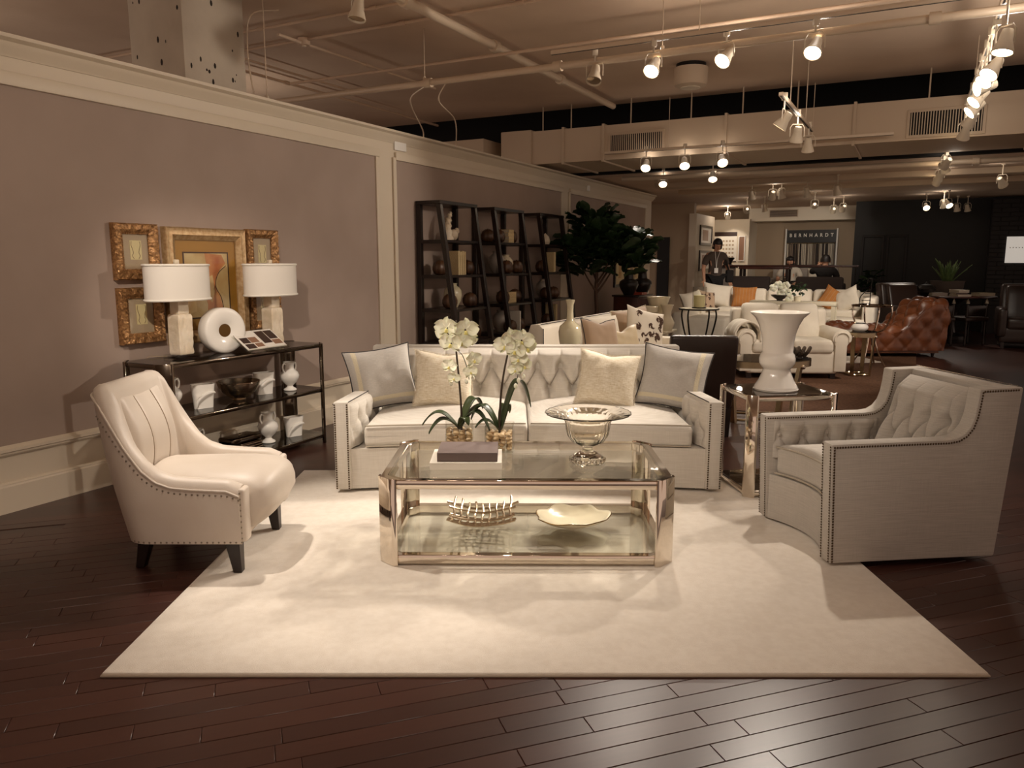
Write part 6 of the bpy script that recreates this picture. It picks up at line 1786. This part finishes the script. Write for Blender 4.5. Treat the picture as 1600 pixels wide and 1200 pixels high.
for sx, nm in ((-0.35, 'left'), (0.30, 'right')):
    pillow('light pillow at the %s of the pale grey sofa' % nm, 0.44, 0.38, 0.14, T_xy(17.42, 2.1 + sx, PZ + 0.48), rq(-14, 0, 0), 'cloth_white', None, group='pillows on the pale grey sofa', seed=50 + int(sx * 10))
# side table with glassware between the charcoal sofas
sd = thing('mirrored_table', 'small mirrored side table between the charcoal sofas', 'side table', T_xy(15.0, 2.02, PZ), RZB)
MB().box(-0.17, -0.15, 0.44, 0.17, 0.15, 0.46).build('top', 'chrome', sd)
MB().box(-0.15, -0.13, 0.0, 0.15, 0.13, 0.44).build('body', 'marble_grey', sd, bevel=0.004)
cr_ = thing('glass_carafe', 'clear round glass carafe on the mirrored side table', 'carafe', T_xy(15.0, 2.02, PZ + 0.46), 0)
MB().lathe([(0.001, 0), (0.05, 0), (0.08, 0.05), (0.08, 0.09), (0.03, 0.14), (0.025, 0.19), (0.03, 0.20), (0.02, 0.19), (0.001, 0.1)], 18).build('body', 'crystal', cr_)
MB().ball((0, 0, 0.215), 0.022, 10, 7).build('stopper', 'crystal', cr_)
# black display case with fabric swatches and lettering
fs_ = thing('swatch_display', 'black wall display with white brand lettering above hanging fabric swatches', 'display', T_xy(17.99, 2.17, 0.95), RZB)
MB().box(-0.57, -0.10, 0, 0.57, -0.02, 1.22).build('backing', 'sign_black', fs_)
for x in (-0.60, 0.57): MB().box(x, -0.14, -0.02, x + 0.035, -0.02, 1.25).build('side_trim', 'sign_white', fs_)
MB().box(-0.57, -0.13, 0.92, 0.57, -0.10, 1.22).build('header', 'sign_black', fs_)
cu_ = bpy.data.curves.new('lettering', 'FONT')
cu_.body = 'BERNHARDT'; cu_.size = 0.115; cu_.align_x = 'CENTER'; cu_.align_y = 'CENTER'; cu_.extrude = 0.004; cu_.space_character = 2.0; cu_.offset = 0.003
tmp = bpy.data.objects.new('tmp', cu_); col.objects.link(tmp)
bpy.context.view_layer.update()
lme = bpy.data.meshes.new_from_object(tmp.evaluated_get(bpy.context.evaluated_depsgraph_get()))
bpy.data.objects.remove(tmp)
lme.materials.clear(); lme.materials.append(MATS['sign_letter'])
lo = link('lettering', lme, fs_); lo.location = (0, -0.134, 1.09); lo.rotation_euler = (R(90), 0, 0)
wd_ = max(v.co.x for v in lme.vertices) - min(v.co.x for v in lme.vertices)
lo.scale = (1.0 / wd_, 1, 1)
MB().tube([(-0.56, -0.13, 0.90), (0.56, -0.13, 0.90)], 0.012, 6).build('rail', 'chrome', fs_)
rn = random.Random(15)
x = -0.55; k = 0
while x < 0.53:
    w = rn.uniform(0.018, 0.042)
    mm = rn.choice(('swatch_a', 'swatch_b', 'swatch_c', 'swatch_a', 'swatch_b'))
    MB().hexa([(x + rn.uniform(0, 0.02), -0.15, 0.38), (x + w, -0.15, 0.38), (x + w, -0.105, 0.38), (x, -0.105, 0.38)], [(x, -0.15, 0.885), (x + w * 0.8, -0.15, 0.885), (x + w * 0.8, -0.105, 0.885), (x, -0.105, 0.885)]).build('swatch', mm, fs_)
    x += w + 0.004
MB().box(-0.57, -0.15, 0.33, 0.57, -0.10, 0.36).build('ledge', 'marble_grey', fs_)
x = -0.55
while x < 0.53:
    w = rn.uniform(0.02, 0.05)
    MB().box(x, -0.15, 0.02, x + w, -0.105, 0.31).build('swatch', rn.choice(('swatch_a', 'swatch_b', 'book_white')), fs_)
    x += w + 0.004
# vent in the far soffit
vt = thing('wall_vent', 'small dark vent grille in the far soffit above the sign', 'vent', T_xy(17.195, 1.6, 2.46), RZB)
MB().box(-0.33, -0.012, -0.01, 0.33, 0, 0.17).build('frame', 'duct_paint', vt)
MB().box(-0.31, -0.016, 0.005, 0.31, -0.012, 0.155).build('opening', 'photo_dark', vt)
for k in range(6): MB().box(-0.31, -0.022, 0.012 + 0.025 * k, 0.31, -0.016, 0.020 + 0.025 * k).build('slat', 'far_wall', vt)
# posters on the far column
po = thing('wall_poster', 'pale poster with dark header on the far white column', 'poster', T_xy(16.995, 0.31, 1.42), RZB)
MB().box(-0.27, -0.012, 0, 0.27, 0, 0.70).build('sheet', 'book_white', po)
MB().box(-0.27, -0.016, 0.60, 0.27, -0.012, 0.70).build('header', 'photo_dark', po)
MB().box(-0.27, -0.016, -0.02, 0.27, -0.004, 0.0).build('bottom_bar', 'photo_dark', po)
for i in range(5):
    for j in range(6): MB().box(-0.22 + 0.075 * j, -0.0135, 0.08 + 0.095 * i, -0.175 + 0.075 * j, -0.012, 0.125 + 0.095 * i).build('print_block', 'mat_board', po)
p_ = plainframe('small dark framed picture on the far column right face', 0.62, 0.78, 1.42, 2.02, 'sign_white', 'photo_warm', face='end', base=16.995, wd=0.02)
for (z0, z1, nm) in ((1.78, 2.22, 'upper'), (1.20, 1.66, 'lower')):
    p_ = plainframe('%s framed print on the white partition end far back' % nm, 15.0, 16.1, z0, z1, 'espresso_wood', 'photo_pale', face='part', wd=0.05)
    MB().box(-0.3, -0.014, 0.1, 0.2, -0.012, z1 - z0 - 0.1).build('print_shape', 'photo_warm', p_)
# white console with lamp behind the standing person
wc = thing('white_console', 'white console table behind the standing person', 'console table', T_xy(16.75, -0.05, PZ), RZB)
MB().box(-0.40, -0.2, 0.55, 0.42, 0.2, 0.60).build('top', 'book_white', wc)
for x in (-0.36, 0.38): MB().box(x - 0.03, -0.18, 0, x + 0.03, 0.18, 0.55).build('leg', 'book_white', wc)
MB().box(-0.33, -0.19, 0.40, 0.35, -0.17, 0.55).build('drawer', 'book_white', wc)
tl = thing('shaded_lamp', 'lamp with cream tapered shade lit on the white console', 'lamp', T_xy(16.75, -0.12, PZ + 0.60), 0)
MB().lathe([(0.07, 0), (0.07, 0.02), (0.03, 0.04), (0.085, 0.13), (0.085, 0.19), (0.03, 0.26), (0.015, 0.27), (0.015, 0.34)], 18).build('base', 'paint_rust', tl)
MB().lathe([(0.20, 0.30), (0.13, 0.58), (0.127, 0.58), (0.197, 0.30)], 24, cap=False).build('shade', mat('shade_lit', (238, 222, 180), 0.9, emit=((250, 220, 160), 0.9)), tl)
ll = bpy.data.lights.new('lamp_light', 'POINT'); ll.energy = 6; ll.color = LIGHT_COL; ll.shadow_soft_size = 0.05
llo = bpy.data.objects.new('lamp_light', ll); col.objects.link(llo); llo.parent = tl; llo.location = (0, 0, 0.42)
dj = vase('dark squat jar on a stand by the far column', T_xy(15.9, 0.62, 1.30), [(0.001, 0), (0.12, 0), (0.13, 0.03), (0.08, 0.05), (0.10, 0.12), (0.15, 0.19), (0.13, 0.20), (0.001, 0.18)], 'black_ceramic', name='squat_jar')
ds = thing('dark_stand', 'tall dark display stand under the squat jar', 'stand', T_xy(15.9, 0.62, PZ), RZB)
MB().box(-0.2, -0.16, 0.86, 0.2, 0.16, 0.90).build('top', 'espresso_wood', ds)
MB().box(-0.16, -0.13, 0, 0.16, 0.13, 0.86).build('body', 'marble_grey', ds)

# ================================================================ PEOPLE
def skin_body(name, verts, edges, radii, m, parent, root=0, sub=2):
    me = bpy.data.meshes.new(name)
    me.from_pydata(verts, edges, [])
    o = link(name, me, parent)
    o.modifiers.new('skin', 'SKIN')
    for i, r in enumerate(radii):
        sv = me.skin_vertices[0].data[i]
        sv.radius = (r, r) if not isinstance(r, tuple) else r
        sv.use_root = (i == root)
    s = o.modifiers.new('sub', 'SUBSURF'); s.levels = sub; s.render_levels = sub
    me.materials.append(MATS[m])
    return o
def person(label, loc, rz, J, hairlen, shirt, trouser, hold=None, group='people far back'):
    """J: joints dict; body one continuous skinned figure; clothes and hair are children"""
    t = thing('person', label, 'person', loc, rz, group)
    names = ['pelvis', 'waist', 'chest', 'neckb', 'neck', 'head', 'crown']
    V = [J[n] for n in names]; E_ = [(i, i + 1) for i in range(6)]
    Rr = [0.135, 0.115, (0.15, 0.105), 0.065, 0.055, 0.088, 0.070]
    idx = {n: i for i, n in enumerate(names)}
    def chain(start, pts, rs):
        p = idx[start]
        for q, r in zip(pts, rs):
            V.append(q); Rr.append(r); E_.append((p, len(V) - 1)); p = len(V) - 1
        return p
    for sd_ in ('L', 'R'):
        sh, el, wr = J['sh' + sd_], J['el' + sd_], J['wr' + sd_]
        i0 = chain('chest', [sh, el, wr], [0.062, 0.045, 0.030])
        d = (Vector(wr) - Vector(el)).normalized()
        side = d.cross(Vector((0, 1, 0.2))).normalized()
        palm = Vector(wr) + d * 0.07
        V.append(tuple(palm)); Rr.append((0.038, 0.018)); E_.append((i0, len(V) - 1)); pi = len(V) - 1
        for k, L in enumerate((0.065, 0.075, 0.070, 0.055)):
            o_ = side * (k - 1.5) * 0.019
            b0 = palm + o_ + d * 0.03; b1 = b0 + d * L * 0.5 + Vector((0, -0.008, 0)); b2 = b1 + d * L * 0.5 + Vector((0, -0.018, 0))
            pp = pi
            for q, r in ((b0, 0.010), (b1, 0.009), (b2, 0.008)):
                V.append(tuple(q)); Rr.append(r); E_.append((pp, len(V) - 1)); pp = len(V) - 1
        th0 = palm - d * 0.02 - side * 0.04; th1 = th0 + d * 0.04 - side * 0.015
        V.append(tuple(th0)); Rr.append(0.011); E_.append((pi, len(V) - 1)); V.append(tuple(th1)); Rr.append(0.009); E_.append((len(V) - 2, len(V) - 1))
        hp, kn, an, toe = J['hp' + sd_], J['kn' + sd_], J['an' + sd_], J['to' + sd_]
        chain('pelvis', [hp, kn, an, toe], [0.088, 0.062, 0.042, 0.035])
    body = skin_body('body', V, E_, Rr, 'skin', t)
    # shirt
    sv = [J['waist'], J['chest'], J['neckb'], J['pelvis']]; se_ = [(0, 1), (1, 2), (0, 3)]; sr = [0.15, (0.185, 0.135), 0.085, 0.165]
    for sd_ in ('L', 'R'):
        mid = tuple(Vector(J['sh' + sd_]).lerp(Vector(J['el' + sd_]), 0.85))
        sv += [J['sh' + sd_], mid]; n = len(sv); se_ += [(1, n - 2), (n - 2, n - 1)]; sr += [0.085, 0.068]
    skin_body('shirt', sv, se_, sr, shirt, t)
    tv = [J['pelvis']]; te = []; trr = [0.155]
    for sd_ in ('L', 'R'):
        tv += [J['hp' + sd_], J['kn' + sd_], J['an' + sd_]]; n = len(tv); te += [(0, n - 3), (n - 3, n - 2), (n - 2, n - 1)]; trr += [0.105, 0.080, 0.062]
    skin_body('trousers', tv, te, trr, trouser, t)
    for sd_ in ('L', 'R'):
        a_, o_ = Vector(J['an' + sd_]), Vector(J['to' + sd_])
        c = (a_ + o_) / 2
        MB().soft((0.048, 0.13, 0.04), 0.03, 3, (c.x, c.y, c.z - 0.01)).build('shoe', 'plastic_black', t)
    hd = Vector(J['head'])
    f = Vector(J['face']).normalized()
    s_ = f.cross(Vector((0, 0, 1))).normalized(); u_ = s_.cross(f).normalized()
    hair = MB()
    def hf(u, v):
        a = 2 * PI * u; z = -0.25 - hairlen + (1.25 + hairlen) * v
        q = math.sqrt(max(0.0, 1 - max(z, 0) ** 2)) if z > 0 else 1.0
        ft = math.cos(a)
        rr_ = 0.108 * q
        if ft > 0.45 and z < 0.25: rr_ *= 0.70
        p = hd + f * (rr_ * ft - 0.012) + s_ * rr_ * 0.92 * math.sin(a) + u_ * (0.125 * z + 0.02)
        return tuple(p)
    hair.grid(hf, 24, 12, cu=True)
    hair.build('hair', 'hair_dark', t, ang=80)
    nose = hd + f * 0.095 - u_ * 0.015
    MB().ball(tuple(nose), (0.014, 0.016, 0.020), 8, 6).build('nose', 'skin', body)
    for sg in (-1, 1):
        e = hd + f * 0.082 + s_ * 0.032 * sg + u_ * 0.012
        MB().ball(tuple(e), (0.010, 0.010, 0.007), 8, 5).build('eye', 'hair_dark', body)
        e = hd + s_ * 0.092 * sg - u_ * 0.005
        MB().ball(tuple(e), (0.012, 0.018, 0.028), 8, 6).build('ear', 'skin', body)
    m0 = hd + f * 0.084 - u_ * 0.05
    MB().ball(tuple(m0), (0.022, 0.010, 0.006), 8, 5).build('mouth', 'paint_rust', body)
    return t
stand = dict(pelvis=(0, 0, 0.92), waist=(0, -0.01, 1.08), chest=(0, -0.03, 1.27), neckb=(0, -0.05, 1.40), neck=(0, -0.07, 1.46), head=(0, -0.10, 1.545), crown=(0, -0.11, 1.61), face=(0, -1, -0.45),
             shL=(-0.175, -0.03, 1.34), elL=(-0.255, -0.02, 1.08), wrL=(-0.25, -0.07, 0.86), shR=(0.175, -0.03, 1.34), elR=(0.27, 0.0, 1.09), wrR=(0.30, -0.05, 0.87),
             hpL=(-0.09, 0, 0.86), knL=(-0.10, -0.02, 0.48), anL=(-0.10, 0.02, 0.09), toL=(-0.11, -0.12, 0.035), hpR=(0.09, 0, 0.86), knR=(0.10, -0.02, 0.48), anR=(0.10, 0.02, 0.09), toR=(0.11, -0.12, 0.035))
pe = person('person in dark grey short sleeved top and black trousers with lanyard, head bowed', (4.22, 16.15, 0.2), R(6), stand, 0.55, 'shirt_grey', 'trouser_black')
MB().tube(smoothpath([(-0.06, -0.13, 1.42), (-0.06, -0.19, 1.25), (-0.045, -0.20, 1.08), (-0.03, -0.19, 1.25), (0.05, -0.13, 1.42)], 5), 0.005, 6).build('lanyard', 'sign_white', pe)
MB().box(-0.09, -0.21, 0.98, -0.01, -0.20, 1.08).build('badge', 'sign_white', pe)
bag = thing('shoulder_bag', 'black shoulder bag hanging at the standing person hip', 'bag', (4.52, 16.12, 0.98), R(10))
MB().soft((0.08, 0.05, 0.13), 0.03, 4, (0, 0, 0.13)).build('pouch', 'jacket_black', bag)
MB().tube(smoothpath([(-0.02, 0, 0.25), (-0.09, -0.02, 0.42), (-0.16, 0.0, 0.60)], 5), 0.02, 6).build('strap', 'jacket_black', bag)
def sitting(armup):
    d = dict(pelvis=(0, 0, 0.55), waist=(0, 0.02, 0.68), chest=(0, 0.03, 0.86), neckb=(0, 0.02, 0.97), neck=(0, 0.0, 1.02), head=(0, -0.02, 1.10), crown=(0, -0.02, 1.165), face=(0, -1, -0.1),
             shL=(-0.18, 0.03, 0.92), elL=(-0.26, -0.06, 0.70), wrL=(-0.18, -0.25, 0.62), shR=(0.18, 0.03, 0.92), elR=(0.26, -0.06, 0.70), wrR=(0.18, -0.25, 0.62),
             hpL=(-0.09, -0.05, 0.53), knL=(-0.11, -0.45, 0.52), anL=(-0.11, -0.43, 0.10), toL=(-0.11, -0.56, 0.04), hpR=(0.09, -0.05, 0.53), knR=(0.11, -0.45, 0.52), anR=(0.11, -0.43, 0.10), toR=(0.11, -0.56, 0.04))
    if armup:
        d['elR'] = (0.30, -0.10, 0.86); d['wrR'] = (0.17, -0.22, 1.00)
    return d
mxy = XY(15.12, 2.80)
person('person in black top sitting with back turned in the charcoal sofa, hand raised', (mxy[0], mxy[1], PZ - 0.08), RZB + PI, sitting(True), 0.10, 'jacket_black', 'trouser_black')
wxy = XY(16.70, 1.88)
person('person with long dark hair and pale top sitting behind the counter table', (wxy[0], wxy[1], PZ - 0.10), RZB, sitting(False), 0.9, 'top_white', 'trouser_black')
st_ = thing('counter_stool', 'dark stool behind the counter table under the person in the pale top', 'stool', (wxy[0], wxy[1], PZ), RZB)
MB().soft((0.2, 0.2, 0.03), 0.02, 3, (0, 0, 0.33)).build('seat', 'espresso_wood', st_)
for x in (-0.15, 0.15):
    for y in (-0.15, 0.15): MB().box(x - 0.02, y - 0.02, 0, x + 0.02, y + 0.02, 0.31).build('leg', 'espresso_wood', st_)

# ================================================================ DARK CORNER ON THE RIGHT
rt = thing('round_table', 'large round dark wood table before the black wall', 'table', (8.12, 14.25, 0), 0)
MB().lathe([(0.001, 0.76), (0.70, 0.76), (0.72, 0.775), (0.72, 0.79), (0.70, 0.80), (0.001, 0.80)], 48).build('top', 'mahogany', rt)
MB().lathe([(0.30, 0), (0.30, 0.06), (0.12, 0.12), (0.09, 0.3), (0.14, 0.5), (0.08, 0.62), (0.25, 0.76)], 24).build('pedestal', 'espresso_wood', rt)
pot = thing('aloe_planter', 'spiky green aloe in a wide grey pot on the round table', 'plant', (8.04, 14.30, 0.80), 0)
MB().lathe([(0.001, 0), (0.22, 0), (0.25, 0.02), (0.28, 0.24), (0.29, 0.26), (0.26, 0.26), (0.001, 0.2)], 32).build('pot', 'grey_pot', pot)
def aloe(u, v):
    w = 0.075 * (1 - u) ** 0.7 * (v - 0.5)
    return (w, 0.06 * u * u, 0.50 * u)
alm = MB().grid(aloe, 8, 2).add([aloe(i / 8, j) for i in range(9) for j in (0, 1)] , []).mesh('leaf', 'leaf_aloe', ang=80)
rn = random.Random(19)
for k in range(34):
    o = link('leaf', alm, pot)
    az = rn.uniform(0, 2 * PI); tl_ = rn.uniform(0.05, 0.75)
    o.location = (0.05 * math.cos(az), 0.05 * math.sin(az), 0.22)
    o.rotation_euler = Euler((-tl_, 0, az - PI / 2)); q = rn.uniform(0.65, 1.0); o.scale = (q, q, q)
    o.modifiers.new('thick', 'SOLIDIFY').thickness = 0.012
BT = 'books and papers on the round table'
book('thick white book on top of the pile on the round table', 0.20, 0.26, 0.05, (7.98, 13.80, 0.865), R(8), 'book_white', group=BT)
book('open white volume at the pile bottom on the round table', 0.24, 0.28, 0.035, (7.99, 13.78, 0.80), R(3), 'book_white', group=BT)
book('grey book supporting the thick white one', 0.19, 0.25, 0.03, (7.97, 13.79, 0.835), R(-4), 'book_taupe', group=BT)
book('flat grey book at the left on the round table', 0.26, 0.25, 0.06, (7.66, 13.92, 0.80), R(-8), 'marble_grey', group=BT)
book('pale book lying at the right on the round table', 0.30, 0.24, 0.055, (8.52, 13.98, 0.80), R(5), 'page_edge', group=BT)
tc_ = thing('dark_teapot', 'dark rounded teapot on the round table left of the aloe', 'teapot', (7.55, 14.1, 0.80), R(20))
MB().lathe([(0.001, 0), (0.08, 0), (0.15, 0.06), (0.16, 0.12), (0.11, 0.19), (0.03, 0.21), (0.001, 0.21)], 24).build('body', 'black_ceramic', tc_)
MB().ball((0, 0, 0.225), 0.022, 10, 7).build('knob', 'black_ceramic', tc_)
MB().tube(smoothpath([(-0.15, 0, 0.10), (-0.21, 0, 0.14), (-0.23, 0, 0.19)], 4), 0.018, 8).build('spout', 'black_ceramic', tc_)
MB().tube(smoothpath([(0.14, 0, 0.15), (0.21, 0, 0.15), (0.20, 0, 0.07), (0.15, 0, 0.06)], 4), 0.012, 8).build('handle', 'black_ceramic', tc_)
def club(label, loc, rz, sc=1.0):
    t = thing('leather_club_chair', label, 'armchair', loc, rz, 'dark leather chairs at the round table')
    MB().soft((0.36, 0.10, 0.42), 0.05, 4, (0, 0.34, 0.62), lambda x, y, z: (x, y + 0.10 * (z / 0.42), z)).build('back', 'leather_dark', t)
    MB().soft((0.29, 0.07, 0.28), 0.05, 4, (0, 0.22, 0.74), lambda x, y, z: (x, y + 0.09 * (z / 0.28), z)).build('back_cushion', 'leather_dark', t)
    MB().soft((0.29, 0.34, 0.10), 0.05, 4, (0, -0.03, 0.40)).build('seat_cushion', 'leather_dark', t)
    MB().soft((0.38, 0.38, 0.13), 0.04, 4, (0, 0.02, 0.22)).build('base', 'leather_dark', t)
    for sx in (-1, 1): MB().soft((0.07, 0.38, 0.24), 0.05, 4, (sx * 0.35, 0.0, 0.42)).build('arm', 'leather_dark', t)
    for x in (-0.32, 0.32):
        for y in (-0.32, 0.34): MB().box(x - 0.025, y - 0.025, 0, x + 0.025, y + 0.025, 0.10).build('leg', 'leg_espresso', t)
    return t
club('dark leather club chair left of the round table with a shiny back', (6.98, 13.5, 0), R(10))
club('dark leather club chair at the right picture edge by the brick wall', (8.52, 12.75, 0), R(-28))
for i, (x, y, nm) in enumerate(((7.30, 13.2, 'carved dark chair tucked under the round table, nearer the chaise'), (7.80, 13.15, 'carved dark chair tucked under the round table, nearer the brick wall'))):
    t = thing('carved_chair', nm, 'chair', (x, y, 0), R(180 - 10 + 20 * i), 'carved chairs at the round table')
    MB().soft((0.22, 0.22, 0.035), 0.02, 3, (0, 0, 0.45)).build('seat', 'leather_dark', t)
    for sx in (-1, 1):
        MB().lathe([(0.018, 0), (0.026, 0.05), (0.016, 0.12), (0.03, 0.22), (0.018, 0.32), (0.026, 0.42)], 10, c=(sx * 0.18, -0.18, 0)).build('leg', 'espresso_wood', t)
        MB().lathe([(0.018, 0), (0.026, 0.05), (0.016, 0.12), (0.03, 0.22), (0.018, 0.32), (0.026, 0.42), (0.02, 0.70)], 10, c=(sx * 0.18, 0.18, 0)).build('leg', 'espresso_wood', t)
        MB().lathe([(0.001, 0.70), (0.03, 0.715), (0.024, 0.75), (0.001, 0.80)], 10, c=(sx * 0.18, 0.18, 0)).build('finial', 'nail_steel', t)
    MB().box(-0.18, 0.165, 0.50, 0.18, 0.195, 0.68).build('back_panel', 'espresso_wood', t, bevel=0.008)
sg_ = thing('wall_sign', 'plain white rectangular sign with faint small print on the dark brick', 'sign', T_xy(15.583, 6.42, 1.385), RZB)
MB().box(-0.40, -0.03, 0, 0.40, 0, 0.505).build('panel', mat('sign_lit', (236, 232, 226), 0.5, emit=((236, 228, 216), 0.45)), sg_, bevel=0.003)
for k in range(14): MB().box(-0.34 + 0.05 * k, -0.032, 0.285, -0.325 + 0.05 * k, -0.03, 0.305).build('print_mark', 'marble_grey', sg_)
p7 = thing('potted_palm', 'dark indoor plant beside the black wall edge', 'plant', T_xy(15.3, 3.66, 0), 0)
MB().lathe([(0.001, 0), (0.14, 0), (0.17, 0.30), (0.15, 0.30), (0.001, 0.26)], 18).build('pot', 'black_ceramic', p7)
MB().tube([(0, 0, 0.26), (0.02, 0, 0.7), (0, 0, 1.0)], 0.02, 8).build('trunk', 'bark', p7)
rn = random.Random(23)
for k in range(60):
    o = link('leaf', flm, p7); d = Vector((rn.gauss(0, 1), rn.gauss(0, 1), rn.gauss(0, 1))).normalized()
    o.location = (d.x * 0.2, d.y * 0.2, 0.85 + d.z * 0.35); o.rotation_euler = (rn.uniform(-0.6, 0.9), rn.uniform(-0.6, 0.6), rn.uniform(0, 6.3)); o.scale = (0.7, 0.7, 0.7)
